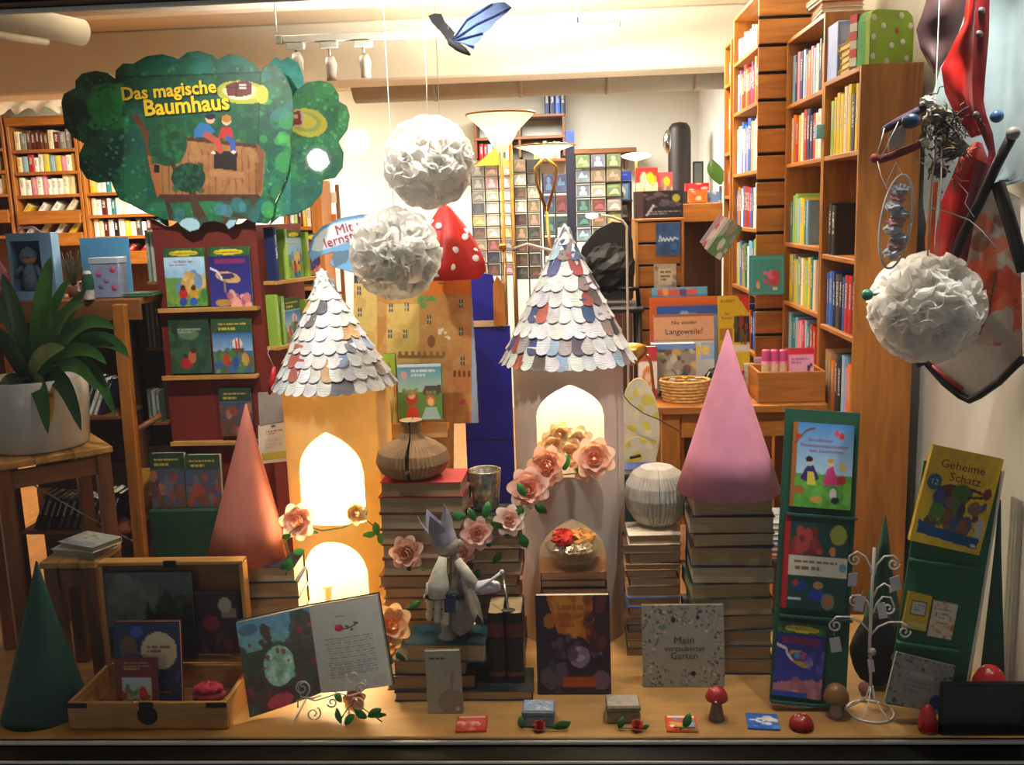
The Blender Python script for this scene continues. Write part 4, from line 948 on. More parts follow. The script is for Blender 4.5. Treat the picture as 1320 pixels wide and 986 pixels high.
def mushroom(label, px, pyb, capw, hh, cap, dots, stem, r0=.45, name='toy_mushroom', caph=.5, seed=0, Yc=None):
    b_ = PZ(px, pyb); w_ = capw * b_.y * 1.05 / FPX; h = hh * b_.y * 1.1 / FPX; r = w_ / 2
    t = thing(name, label, 'mushroom', (b_.x if Yc is None else P(px, 900, Yc).x, b_.y + r * .6 if Yc is None else Yc, 0)); ck = h * caph
    put('stem', MB().lathe([(0, 0), (r * r0 * 1.25, 0), (r * r0 * 1.2, h * .1), (r * r0 * .85, h * .4), (r * r0 * .8, h - ck * .8), (0, h - ck * .8)], 18), mat('mstem_' + stem[1:], stem, .7, var=.2, scale=50), t)
    cp = put('cap', MB().lathe([(0, h - ck * .85), (r * .7, h - ck * .95), (r * .97, h - ck), (r, h - ck * .9), (r * .92, h - ck * .6), (r * .68, h - ck * .25), (r * .36, h - ck * .06), (0.0005, h)], 26), mat('mcap_' + cap[1:], cap, .4, var=.1, scale=30), t)
    rn = random.Random(seed)
    for i in range(dots):
        a = 2 * math.pi * i / dots * 1.9 + rn.uniform(-.2, .2); k = rn.uniform(.25, .95); zz = h - ck * (k * k * .95)
        put('cap_dot', MB().ball((0, 0, 0), (r * .13, r * .13, r * .08), 10, 6), mat('dot_white', '#e4ded2', .6), cp, loc=(r * k * .97 * math.cos(a), r * k * .97 * math.sin(a), zz))
mushroom('small red capped toy mushroom with grey foot on the platform', 925, 931, 30, 44, '#a01c1c', 9, '#786858', .55, caph=.38)
mushroom('tiny red spotted mushroom lying flat near the window pane', 1035, 943, 32, 18, '#9c1818', 12, '#8a7c68', .5, caph=.8, seed=2)
mushroom('small tan capped mushroom beside the tree house book', 1078, 907, 32, 42, '#8a6030', 0, '#a0927a', .42, caph=.5, Yc=2.617)
mushroom('large red toadstool with white dots in the corner by the wall', 1275, 935, 45, 76, '#b81410', 16, '#cfc4b0', .4, caph=.45, seed=5, Yc=2.579)
mushroom('red dotted toadstool tip in front of the grey leaf book', 1197, 945, 24, 36, '#b81410', 8, '#cfc4b0', .5, caph=.9, seed=6, Yc=2.535)
# loose silk flowers along the pane
def loose(label, px, Yo, leaves, red):
    b_ = PZ(px, 942); t = thing('silk_flower', label, 'flower', (b_.x, 2.522 + Yo, .004 if red is not None else .008))
    put('stem', MB().tube([(-.03, .006, .003), (0, 0, .006), (.03, .004, .003)], .0018, 6), mat('stem_green', '#3f6a30'), t)
    for dx, an, s in leaves: leaf(t, Vector((dx, 0, .004)), an, s, '#2f6a2c')
    if red is not None: rose(t, Vector((red, .004, .012)), .028, '#b02c24', (0, -.6, 1), 3, '#c83828')
loose('red silk flower with green leaves before the blue tin', 700, .012, [(-.06, -5, .8), (.03, 70, 1.), (.05, 60, .8)], -.01)
loose('red silk flower with a dark leaf before the beige tin', 812, .012, [(-.03, 20, .8), (.03, 80, .6)], .02)
loose('dark green silk leaf before the red and green booklet', 882, .008, [(0, 25, 1.), (-.01, 200, .2)], None)

# ================================================================ leaning green boards with books
GREEN = mat('board_green', '#0f4c38', .65, var=.1, scale=12); GREEN2 = mat('board_green_bright', '#12603a', .65, var=.1, scale=12)
def board(label, px0, px1, pyb, pyt, Y, lean, yaw, tilt, m, ledges, edge=None):
    base = P((px0 + px1) / 2, pyb, Y); w_ = (P(px1, pyb, Y) - P(px0, pyb, Y)).length; base.z = max(base.z, .001 + w_ / 2 * abs(math.sin(math.radians(tilt))))
    M = R3(0, 0, yaw).to_matrix() @ R3(-lean, 0, 0).to_matrix() @ R3(0, tilt, 0).to_matrix(); n = M @ Vector((0, -1, 0)); up = M @ Vector((0, 0, 1))
    h = solve_h(base, up, pyt)
    t = thing('display_board', label, 'display board', base, M.to_euler())
    put('panel', MB().box(-w_ / 2, w_ / 2, 0, .008, 0, h, ch=.001), m, t)
    if edge: put('edge_strip', MB().box(w_ / 2 + .0005, w_ / 2 + .008, -.004, .012, 0, h, ch=.001), edge, t)
    def on(px, py, off=0.):
        d = ray(px, py); o = Vector((0, 0, EYE)); q = base + n * off; k = (q - o).dot(n) / d.dot(n); return o + d * k
    loc = lambda p: M.transposed() @ (p - base)
    for a, b_, y in ledges:
        l, r = loc(on(a, y)), loc(on(b_, y)); put('ledge', MB().box(max(l.x, -w_ / 2), min(r.x, w_ / 2), -.026, -.0005, l.z - .008, l.z, ch=.001), m, t)
    return t, on, (lean, yaw, tilt)
def cover_tree(sky, low, seed):
    cv = Cv(44, 64, sky, seed=seed).rect(0, 0, 1, .15, '#2c5c2c').blobs(24, (0, 0, 1, .16), .05, ['#1e4a22', '#3c7434', '#2c5c28'], .8).ell(.5, .085, .36, .045, '#d8c030')
    return cv
B1, on1, o1 = board('tall green leaning board with three childrens books beside the bookcase end', 992, 1090, 912, 529, 2.665, 14, 0, 5.2, GREEN, [(1012, 1104, 660), (1004, 1098, 790), (990, 1086, 900)])
def on_board(on, o, t, *a, **k):
    name, label, l, r, yb, yt = a; b_ = on((l + r) / 2, yb, t + .001)
    return display_book(name, label, l, r, yb, yt, 0, lean=o[0], yaw=o[1], tilt=o[2] + k.pop('dt', 0), t=t, base=b_, **k)
cv = Cv(64, 78, '#6aa8dc', seed=2).grad('#4c8cd0', '#b4d8ec', 0, .62).rect(0, .6, 1, 1, '#5ca43c').blobs(30, (0, .62, 1, 1), .06, ['#6cb444', '#4c943a', '#7cc04c'], .6).poly([(.0, 0), (.07, 0), (.06, 1), (0, 1)], '#a86a34').line([(.04, .25), (.2, .1), (.34, .06)], .012, '#6a4424').ell(.08, .17, .05, .04, '#c83c2c').ell(.72, .11, .04, .035, '#e0486c').ell(.8, .14, .045, .04, '#d83c30')
cv.poly([(.14, .66), (.24, .52), (.36, .5), (.46, .66), (.36, .7), (.22, .7)], '#3c2c6c').poly([(.26, .58), (.36, .58), (.42, .74), (.26, .74)], '#e0d050').ell(.3, .45, .05, .045, '#e8c0a0').ell(.28, .43, .06, .035, '#2c1c14').poly([(.58, .54), (.68, .5), (.8, .72), (.52, .72)], '#d83c84').ell(.64, .47, .045, .04, '#f0c8a8').ell(.64, .435, .055, .025, '#d89c3c').ell(.83, .655, .075, .055, '#c02828').ell(.13, .8, .1, .05, '#a86c30').ell(.43, .9, .1, .04, '#c8a040').ell(.7, .83, .06, .07, '#e8e4e0').ell(.74, .9, .07, .04, '#2c2c30').ell(.84, .5, .06, .05, '#d8b870')
on_board(on1, o1, .014, 'picture_book', 'bright blue and green princess picture book at the top of the green board', 1018, 1096, 655, 546, cv=cv, cover='#b08040',
         texts=[('Die schönsten', .45, .2, .4, '#a82464'), ('Prinzessinnengeschichten', .52, .265, .78, '#a82464'), ('zum Lesenlernen', .55, .325, .55, '#a82464')], group='books on the green board')
cv = Cv(60, 80, '#123c38', seed=3).noise(.2, 8).rect(0, 0, .07, 1, '#b01c20').blobs(16, (.12, .14, .52, .38), .08, ['#8c2c28', '#a83c34', '#6a2424'], .9).ell(.84, .18, .13, .11, '#8c9438').rect(.07, .42, 1, .64, '#c8c0ac').text(.14, .84, .47, .61, 2, '#5a2c20', .85).ell(.93, .53, .06, .05, '#5c94ac').ell(.55, .37, .06, .03, '#b83c30').ell(.76, .36, .05, .05, '#c8783c').poly([(.38, .86), (.5, .74), (.66, .8), (.6, .92)], '#1c3c9c').ell(.27, .75, .12, .05, '#1c3c7c').ell(.56, .735, .08, .04, '#b8843c').ell(.72, .9, .11, .09, '#6a7c64').ell(.72, .9, .07, .055, '#a86840').ell(.2, .72, .05, .03, '#9c3428').rect(.1, .88, .3, .91, '#c8c4bc')
on_board(on1, o1, .018, 'picture_book', 'dark teal nature picture book with a red spine in the middle of the green board', 1007, 1089, 786, 667, cv=cv, cover='#a01c1c', group='books on the green board')
def tree_house_book(cv): return cv
cv = cover_tree('#2c2068', 0, 4); cv.grad('#28206a', '#3a3c9c', .15, .8).rect(.1, .2, .9, .3, '#7a2448', .8).ell(.52, .48, .26, .10, '#c89048', 1, 12).ell(.5, .455, .2, .06, '#5c4068').ell(.45, .44, .06, .05, '#4c8cb8').ell(.58, .44, .05, .05, '#c84c3c').line([(.03, .32), (.2, .36), (.25, .45), (.35, .5)], .02, '#d8cce0').poly([(0, .84), (.2, .8), (.5, .78), (.8, .74), (1, .8), (1, 1), (0, 1)], '#b87880').blobs(14, (.4, .78, 1, 1), .07, ['#c88c88', '#a86474', '#d8a494'], .8).rect(0, .93, .7, 1, '#2c4ca8').blobs(8, (.6, .4, 1, .6), .06, ['#4c4cac', '#6464bc'], .6)
NIGHT = cv
on_board(on1, o1, .014, 'picture_book', 'purple tree house story book with a flying boat, lowest on the green board', 995, 1058, 899, 803, cv=NIGHT, cover='#2c4c2c', dt=2, texts=[('Das magische Baumhaus', .5, .085, .6, '#3c4c1c')], group='books on the green board')

B2, on2, o2 = board('green board with a white edge leaning toward the wall, holding the gold book', 1143, 1238, 915, 600, 2.615, 5, -4, 7.5, GREEN2, [(1160, 1262, 716), (1155, 1236, 824)], mat('edge_white', '#d8d4c8', .6))
gp = mat('print_gold', src='col', rough=.3, metal=.2, var=.12, scale=40, bump=.2)
cv = Cv(70, 88, '#ecc22a', seed=7).blobs(60, (0, 0, 1, 1), .08, ['#f0cc3c', '#e0b424', '#f4d450', '#d8a81c'], .4).ell(.14, .36, .105, .085, '#2c6c8c').ell(.42, .47, .24, .12, '#5c3a24').ell(.56, .42, .15, .09, '#4c7030').blobs(30, (.14, .5, .9, .78), .07, ['#6a4a30', '#3c5c8c', '#5c7c38', '#8c5c34', '#44384c', '#7c6454'], .95).ell(.28, .64, .11, .08, '#5c8c34').ell(.78, .55, .1, .07, '#8c6c50').poly([(.86, .62), (.97, .68), (.97, .84), (.84, .84)], '#cfc8bc').poly([(.05, .76), (.2, .8), (.95, .84), (.93, .95), (.07, .9)], '#1c5488').ell(.9, .38, .06, .06, '#8c2c34').line([(.66, .36), (.86, .39)], .014, '#5c2428').line([(.66, .45), (.86, .42)], .014, '#5c2428').ell(.88, .92, .04, .02, '#d8d8d0')
on_board(on2, o2, .022, 'picture_book', 'shiny gold picture book with a crowd of little figures on the green board', 1172, 1262, 706, 583, cv=cv, cover='#b89420', pm=gp, dt=5.,
         texts=[('Geheime', .48, .16, .62, '#5c3414'), ('Schatz', .55, .28, .44, '#5c3414'), ('12', .14, .36, .09, '#e0dcd0')])
cv = Cv(24, 30, '#c8a814', seed=1).rect(.2, .18, .85, .6, '#484038').rect(.25, .22, .8, .56, '#c8c4b8').text(.3, .76, .28, .5, 3, '#38342c', .8).rect(.1, .8, .95, .92, '#d8cc8c', .6)
on_board(on2, o2, .016, 'mini_book', 'tiny yellow book on the lower ledge of the green board', 1163, 1193, 811, 766, cv=cv, cover='#a88c10', texts=(), dt=2)
cv = Cv(24, 30, '#cfc4a8', seed=2).blobs(24, (0, 0, 1, 1), .06, ['#c86c24', '#d88c3c', '#a8642c'], .8).rect(.22, .18, .78, .62, '#c86c24').rect(.26, .22, .74, .58, '#d4ccb4').text(.32, .7, .3, .5, 2, '#8c8474')
on_board(on2, o2, .014, 'mini_book', 'tiny white and orange flowered book on the lower ledge of the green board', 1195, 1226, 822, 777, cv=cv, cover='#b8ac90', texts=(), dt=2)
cv = Cv(56, 44, '#8c8a7c', seed=9)
for i in range(160):
    x, y = cv.rs.uniform(0, 1, 2)
    if ((x - .5) / .36) ** 2 + ((y - .6) / .36) ** 2 > 1: cv.ell(x, y, cv.rs.uniform(.01, .04), cv.rs.uniform(.01, .03), ['#484840', '#606054', '#a8a494', '#383830'][cv.rs.randint(4)], .8, cv.rs.uniform(0, 180))
cv.ell(.84, .78, .12, .15, '#1c2468').rect(.3, .3, .7, .38, '#a8a49a', .8).text(.25, .7, .45, .75, 3, '#6c6a62', .7)
display_book('colouring_book', 'grey leaf bordered book with a round blue seal, leaning at the foot of the board', 1140, 1216, 913, 850, 2.565, cv, 7, -4, 13, t=.012, cover='#a09c8c')

# ---------------------------------------------------------------- white wire tree with paper tags
wb = PZ(1122, 918); wt = thing('wire_tree', 'white curled wire jewellery tree hung with paper tags', 'jewellery tree', wb); WYt = wb.y
wl = lambda x, y, dy=0.: P(x, y, WYt + dy) - wb
def wtube(pts, r=.0028, name='wire_branch'): return put(name, MB().tube(pts, r, 7), WIRE, wt)
ringr = 30 * WYt / FPX
wtube([(ringr * math.cos(a), ringr * math.sin(a), .003) for a in np.linspace(0, 2 * math.pi, 33)], .003, 'base_ring')
zc = wl(1119, 893).z
for k in range(5):
    a = k * 2 * math.pi / 5 + .3; wtube([(ringr * math.cos(a), ringr * math.sin(a), .004), (ringr * .6 * math.cos(a), ringr * .6 * math.sin(a), .022), (ringr * .2 * math.cos(a), ringr * .2 * math.sin(a), zc * .75), (.004 * math.cos(a), .004 * math.sin(a), zc + .02)], .0024, 'base_leg')
wtube([(0, 0, zc), wl(1121, 830), wl(1124, 760), wl(1127, 706)], .0045, 'trunk')
put('glass_knot', MB().ball(wl(1124, 840, -.006), .012, 12, 8), mat('knot_glass', '#b8b4a8', .2, metal=.4), wt)
def arm(path, sp=None):
    pts = [wl(*q) for q in path]
    wtube(pts)
    if sp: wtube([q - wb for q in spiral(sp[0], sp[1], WYt + sp[6] if len(sp) > 6 else WYt, sp[2], sp[3], sp[4], sp[5])])
for path, sp in (([(1125, 745), (1122, 730), (1115, 717), (1105, 711), (1096, 716)], (1102, 721, 8, 1.2, 220, -1)), ([(1127, 740), (1130, 728), (1140, 717), (1152, 716), (1160, 724)], (1152, 727, 8, 1.2, 0, 1)),
                 ([(1124, 790), (1118, 775), (1108, 767), (1098, 768)], (1103, 775, 8, 1.2, 230, -1)), ([(1125, 790), (1130, 778), (1138, 769), (1148, 770), (1153, 782)], (1145, 784, 8, 1.2, 0, 1)),
                 ([(1122, 815), (1110, 802), (1095, 795), (1078, 795), (1069, 804)], (1077, 806, 8, 1.2, 190, -1)), ([(1123, 818), (1132, 808), (1146, 802), (1162, 802, -.05), (1174, 810, -.05)], (1166, 814, 8, 1.2, 0, 1, -.05)),
                 ([(1125, 770), (1131, 758), (1140, 752), (1147, 756), (1148, 764)], None)): arm(path, sp)
for i, (x, y, w_, h, tl_) in enumerate(((1099, 747, 13, 18, 3), (1154, 752, 14, 20, -12), (1077, 831, 14, 21, -10), (1137, 787, 11, 22, -12), (1123, 858, 8, 18, -8), (1108, 778, 12, 22, 10))):
    s = WYt / FPX; p = wl(x, y, -.008)
    tg = put('paper_tag', MB().box(-w_ * s / 2, w_ * s / 2, -.0006, .0006, -h * s / 2, h * s / 2), mat('tag_white', '#d6d4d8', .7, var=.05), wt, loc=p, rot=R3(0, tl_, random.uniform(-20, 20)))
    put('thread', MB().tube([(0, 0, h * s / 2 - .002), (.002, .004, h * s / 2 + .014)], .0008, 5), mat('thread_grey', '#9a968e', .8), tg)
# black plush animal behind the tree
pb = PZ(1128, 880); pl = thing('plush_mole', 'black plush animal with a beige snout behind the white wire tree', 'plush toy', (pb.x, 2.80, 0))
q = MB().ball((0, 0, 0), 1, 26, 18); rn = random.Random(2)
q.v = [(x * .074 * (1.1 - .45 * max(0, z)), y * .055, .122 + z * .122) for x, y, z in q.v]; q.v = [(x + rn.uniform(-.003, .003), y + rn.uniform(-.003, .003), max(.001, z + rn.uniform(-.003, .003))) for x, y, z in q.v]
put('body', q, mat('plush_black', '#0b090c', .95, var=.4, scale=90), pl)
put('snout', MB().tube([(.03, -.04, .11), (.052, -.058, .118), (.068, -.07, .135), (.078, -.075, .155)], [.014, .02, .017, .009], 14), mat('plush_beige', '#8a5c48', .9, var=.2, scale=80), pl)
put('nose', MB().ball((.079, -.076, .158), .008, 10, 8), mat('nose_grey', '#6a6a5c', .6), pl)
for s in (-1, 1): put('paw', MB().ball((s * .05, -.055, .018), (.02, .022, .017), 12, 8), mat('plush_beige', '#8a5c48', .9), pl)
# dark framed card against the pane
dcb = PZ(1268, 949); dc = thing('dark_card_box', 'dark display box standing at the window corner before the red toadstool', 'box', (dcb.x, 2.512, 0))
a_, b_ = P(1213, 915, 2.512).x - dcb.x, P(1326, 915, 2.512).x - dcb.x; hz = P(1268, 882, 2.512).z
b_ = min(b_, RWX - .004 - dcb.x)
put('box_body', MB().box(a_, b_, 0, .019, .001, hz, ch=.002), mat('box_dark', '#070404', .5, var=.3, spec=.2), dc)
cv = Cv(40, 20, '#140a08', seed=3).rect(.35, .05, .75, .95, '#12140a').blobs(20, (.35, 0, .8, 1), .1, ['#16180c', '#1e1a10', '#101008'], .7)
put('box_print', cv.grid(lambda u, v: (a_ + (b_ - a_) * (.02 + .96 * u), -.0008, hz * (.97 - .62 * v))), PRINT(), dc)
put('box_label', MB().box(a_ + .004, b_ - .002, -.0015, -.0003, .002, hz * .22), mat('label_brown', '#181310', .6), dc)
# white draped cloth at the wall corner
cu = thing('white_cloth', 'white cloth hanging in folds along the wall corner', 'curtain', (RWX - .008, 2.72, 0)); vv = []; ff = []; n = 24
for i in range(n + 1):
    t = i / n; y = -.075 + .06 * t
    for z in (.002, .2, .45, .62): vv.append((.006 * math.sin(t * 17 + z * 3) - .001, y * (1 - .2 * z), z))
for i in range(n):
    for j in range(3): k = i * 4 + j; ff.append((k, k + 4, k + 5, k + 1))
put('drape', MB().add(vv, ff, 0, None, True), mat('cloth_white', '#d4d0c4', .85, trans=.2), cu)

# ================================================================ hanging things
TISSUE = mat('tissue_white', '#fbf9f4', .8, var=.02, scale=30, trans=.58); THREAD = mat('thread_white', '#d8d4cc', .7)
def pompom(label, px, py, dpx, Y, seed, kz=1.):
    cen = P(px, py, Y); R = dpx / 2 * Y * 1.01 / FPX; rn = random.Random(seed); mb = MB(); n = 300
    t = thing('paper_pompom', label, 'paper pompom', cen, group='white tissue pompoms')
    for i in range(n):
        z = 1 - 2 * (i + .5) / n; a = i * 2.39996; d = Vector((math.sqrt(1 - z * z) * math.cos(a), math.sqrt(1 - z * z) * math.sin(a), z))
        q = d.to_track_quat('Z', 'Y').to_matrix().to_4x4(); m, L = 6, 6; v = []; f = []; w_ = R * rn.uniform(.40, .56); ln = R * rn.uniform(.34, .43); ph = rn.uniform(0, 6); tw = rn.uniform(0, math.pi); kx = rn.uniform(-.3, .3)
        for j in range(L + 1):
            s = j / L
            for k in range(m + 1):
                u = k / m - .5; v.append((u * w_ * (.4 + .6 * s), w_ * .10 * math.sin(u * 7 + ph) * s + kx * w_ * s * s + w_ * .5 * u * u, R * .6 + ln * s * (1 - (2 * u) ** 2 * .22 * s)))
        for j in range(L):
            for k in range(m): e = j * (m + 1) + k; f.append((e, e + 1, e + m + 2, e + m + 1))
        mb.add(v, f, 0, q @ R3(rn.uniform(-16, 16), rn.uniform(-16, 16), math.degrees(tw)).to_matrix().to_4x4(), True)
    mb.ball((0, 0, 0), R * .72, 20, 12)
    mb.v = [(x, y, z * kz) for x, y, z in mb.v]
    put('tissue_petals', mb, TISSUE, t)
    put('hanging_thread', MB().tube([(0, 0, R * .7), (.004, 0, R + .1), (0, 0, CZ - cen.z)], .0012, 5), THREAD, t)
pompom('white tissue paper pompom with thread loop, hanging before the floor lamp', 553, 210, 116, 2.98, 1)
pompom('white tissue paper pompom hanging before the red dotted cloth hat', 510, 327, 118, 2.86, 2)
pompom('white tissue paper pompom hanging beside the wall sculpture', 1193, 396, 140, 2.665, 3)
# toy bat
zb = lambda x, y: (330 + x / 3.945, y / 3.945)
bc = P(583, 50, 2.95); bat = thing('toy_bat', 'hanging toy bat with one blue and one black wing', 'bat', bc)
def sheet(name, pts, Yf, m, parent, org, th=.002):
    a = [P(x, y, Yf(x, y)) - org for x, y in pts]; n = len(a); o = Vector((0, th, 0)); mb = MB()
    mb.add(a + [p + o for p in a], [tuple(range(n)), tuple(range(n, 2 * n))[::-1]] + [(i, i + n, (i + 1) % n + n, (i + 1) % n) for i in range(n)]); return put(name, mb, m, parent)
rw = [zb(*q) for q in ((995, 205), (1030, 160), (1070, 95), (1120, 55), (1200, 15), (1265, 10), (1302, 38), (1280, 60), (1250, 88), (1222, 108), (1190, 150), (1166, 165), (1140, 205), (1112, 222), (1108, 255), (1060, 225))]
lw = [zb(*q) for q in ((876, 80), (905, 68), (942, 70), (962, 112), (1012, 165), (1003, 210), (978, 214), (930, 152), (892, 112))]
wgt = sheet('wing', rw, lambda x, y: 2.95 - (x - 583) * .0012, mat('wing_blue', '#8098c8', .55, var=.2, scale=20, trans=.35), bat, bc)
wgl = sheet('wing', lw, lambda x, y: 2.95 + (583 - x) * .0016, mat('wing_black', '#2c2c30', .6, var=.2, scale=20), bat, bc)
for pts in (((1000, 200), (1072, 98), (1200, 18)), ((1005, 200), (1120, 120), (1295, 38)), ((1005, 205), (1150, 165)), ((1005, 208), (1110, 235))):
    put('wing_rib', MB().tube([P(*zb(*q), 2.945 - (zb(*q)[0] - 583) * .0012) - bc for q in pts], .002, 6), mat('rib_grey', '#4a5c8c', .5), wgt)
put('body', MB().tube([P(*zb(*q), 2.94) - bc for q in ((975, 195), (990, 215), (1030, 240), (1060, 258), (1090, 280))], [.004, .010, .012, .010, .003], 10), mat('bat_black', '#1c1b1e', .8), bat)
put('hanging_thread', MB().tube([P(578, 38, 2.945) - bc, P(579, 0, 2.945) - bc, Vector((0, 0, CZ - bc.z))], .001, 5), THREAD, bat)

# ---------------------------------------------------------------- wall sculpture of leather, iron and twigs
sc = P(1255, 470, 2.66); scl = thing('iron_sculpture', 'heart shaped iron sculpture with a red painted canvas, hung by the wall', 'sculpture', sc)
sy = lambda x, y: 2.862 - (x - 1190) * .00195
cvx = (1196, 1330, 225, 520); poly = [(1228, 335), (1252, 262), (1286, 238), (1315, 256), (1318, 460), (1290, 492), (1252, 514), (1225, 494), (1200, 470)]
cv = Cv(90, 150, '#b0a698', ext=(1196, 1330, 225, 520), seed=4).noise(.15, 10).blobs(26, (1255, 300, 1330, 440), 12, ['#d04420', '#e05a28', '#c83a20'], .85, 1.6).blobs(22, (1245, 260, 1325, 350), 9, ['#d8602a', '#e4dcd0', '#c8bcb0', '#8a5444'], .8, 1.8).blobs(14, (1230, 380, 1300, 470), 10, ['#d8d0c4', '#c8beb0', '#b8482c'], .7, 1.5).poly([(1200, 470), (1236, 448), (1290, 445), (1328, 440), (1328, 460), (1252, 516)], '#cfc9bb').line([(1262, 430), (1275, 400), (1284, 350)], 1.5, '#5c4c3c').blobs(6, (1284, 400, 1312, 450), 9, ['#b8b0a0'], .8, 2.2)
sheet('canvas_back', poly, lambda x, y: sy(x, y) + .002, mat('canvas_back', '#8a8276', .8), scl, sc, .006)
put('canvas', cv.grid(lambda u, v: P(1196 + 134 * u, 225 + 295 * v, sy(1196 + 134 * u, 0)) - sc, cv.inside(poly)), MATTE(), scl)
IRONB = mat('iron_black', '#141312', .45, metal=.4, var=.3)
def bar(pts, r, name='iron_bar', m=IRONB, dy=-.012): return put(name, MB().tube([P(x, y, sy(x, y) + dy) - sc for x, y in pts], r, 8), m, scl)
bar([(1183, 470), (1192, 466), (1200, 474), (1218, 494), (1238, 510), (1250, 516), (1262, 510), (1288, 492), (1308, 472), (1319, 462)], .0105)
put('iron_hook', MB().tube([p - sc for p in spiral(1186, 466, 2.86, 6, 1.1, 0, -1)], .004, 7), IRONB, scl)
bar([(1202, 472), (1220, 487), (1240, 502)], .007, 'red_lining', mat('lining_red', '#a8201c', .5))
bar([(1303, 178), (1284, 214), (1262, 262), (1240, 305), (1228, 335)], .0135, dy=-.092)
bar([(1286, 236), (1300, 280), (1313, 326), (1320, 350)], .018, dy=-.07)
put('bar_tip', MB().ball(P(1306, 172, sy(1306, 0) - .092) - sc, .017, 12, 8), mat('tip_grey', '#8c8880', .5, var=.3), scl)
def ribbon(rows, Yf, m, parent, org, name, th=.003, nx=6, bow=.0):
    """rows of (xl, yl, xr, yr) pixels -> a strip of cloth or leather with thickness"""
    rows = [Vector(r) for r in rows]; dense = []
    for a, b_ in zip(rows, rows[1:]):
        for k in range(4): dense.append(a.lerp(b_, k / 4))
    dense.append(rows[-1]); v = []; f = []; n = len(dense)
    for o in (0, 1):
        for j, r in enumerate(dense):
            for i in range(nx + 1):
                u = i / nx; x, y = r[0] + (r[2] - r[0]) * u, r[1] + (r[3] - r[1]) * u
                v.append(P(x, y, Yf(x, y) - bow * math.sin(math.pi * u) * (1 + .5 * math.sin(j * .5)) + o * th) - org)
    N_ = n * (nx + 1)
    for j in range(n - 1):
        for i in range(nx): k = j * (nx + 1) + i; f += [(k, k + nx + 1, k + nx + 2, k + 1), (N_ + k + 1, N_ + k + nx + 2, N_ + k + nx + 1, N_ + k)]
    return put(name, MB().add(v, f, 0, None, True), m, parent)
g0 = P(1260, 300, 2.74); gz = thing('gauze_cloth', 'pale blue grey gauze hanging behind the red leather strap', 'cloth', g0)
ribbon([(1200, -20, 1335, -20), (1222, 40, 1335, 60), (1212, 90, 1335, 120), (1198, 135, 1335, 200), (1192, 200, 1330, 232), (1190, 262, 1258, 248), (1200, 330, 1226, 336)], lambda x, y: min(2.84, PXX(x, y, 1.23).y) - .004 + .004 * math.sin(x * .09 + y * .012), mat('gauze_blue', '#a9bcc0', .85, var=.15, scale=9, trans=.3), gz, g0, 'gauze', .001, 24)
s0 = P(1255, 100, 2.6); st = thing('leather_strap', 'red leather strap with metal rivets twisting down the wall', 'strap', s0)
RED = mat('leather_red', '#c01c14', .35, var=.12, scale=20); REDD = mat('leather_red_dark', '#8c1c1e', .4, var=.15, scale=20)
ribbon([(1248, -20, 1262, -20), (1242, 30, 1258, 30), (1226, 62, 1256, 60), (1213, 88, 1254, 90), (1218, 120, 1256, 125), (1232, 150, 1262, 150), (1252, 178, 1270, 172)], lambda x, y: 2.63, RED, st, s0, 'strap_inside', .003, 6, .02)
ribbon([(1260, -20, 1276, -20), (1256, 40, 1275, 44), (1253, 100, 1270, 102), (1254, 130, 1268, 130), (1258, 155, 1272, 150), (1268, 180, 1280, 172), (1274, 196, 1284, 200), (1272, 214, 1283, 210)], lambda x, y: 2.61, REDD, st, s0, 'strap_band', .004, 5, .004)
for x, y in ((1265, 14), (1262, 44), (1258, 148)): put('rivet', MB().lathe([(0, -.006), (.006, -.004), (.009, -.002), (.009, .001), (0, .001)], 14, 0, TR(P(x, y, 2.604) - s0, -90)), mat('rivet_grey', '#5c5650', .5, metal=.5), st)
l0 = P(1215, 60, 2.68); lt = thing('leather_scrap', 'dark brown leather piece hanging beside the red strap', 'leather', l0)
ribbon([(1200, -20, 1256, -20), (1188, 20, 1244, 18), (1181, 38, 1236, 42), (1186, 62, 1226, 66), (1196, 82, 1214, 84), (1202, 94, 1207, 95)], lambda x, y: 2.705, mat('leather_brown', '#4a3230', .5, var=.25, scale=16), lt, l0, 'leather', .004, 8, .02)
r0 = P(1250, 270, 2.63); rc = thing('red_cloth', 'shiny red and orange cloth hanging below the twig nest', 'cloth', r0)
ribbon([(1256, 182, 1266, 184), (1236, 205, 1274, 206), (1226, 230, 1266, 232), (1212, 262, 1254, 262), (1206, 300, 1246, 302), (1204, 340, 1238, 345)], lambda x, y: 2.685 + (y - 180) * .00045, RED, rc, r0, 'red_panel', .002, 8, .02)
ribbon([(1258, 205, 1280, 214), (1250, 240, 1268, 248), (1244, 280, 1256, 288), (1236, 330, 1246, 340)], lambda x, y: 2.655 + (y - 180) * .00035, mat('cloth_plum', '#6a1c30', .5), rc, r0, 'plum_fold', .002, 4, .008)
ribbon([(1200, 236, 1210, 234), (1196, 270, 1207, 270), (1192, 310, 1204, 312), (1194, 345, 1206, 346)], lambda x, y: 2.695 + (y - 180) * .00045, mat('cloth_orange', '#c8641c', .5), rc, r0, 'orange_panel', .002, 4, .008)
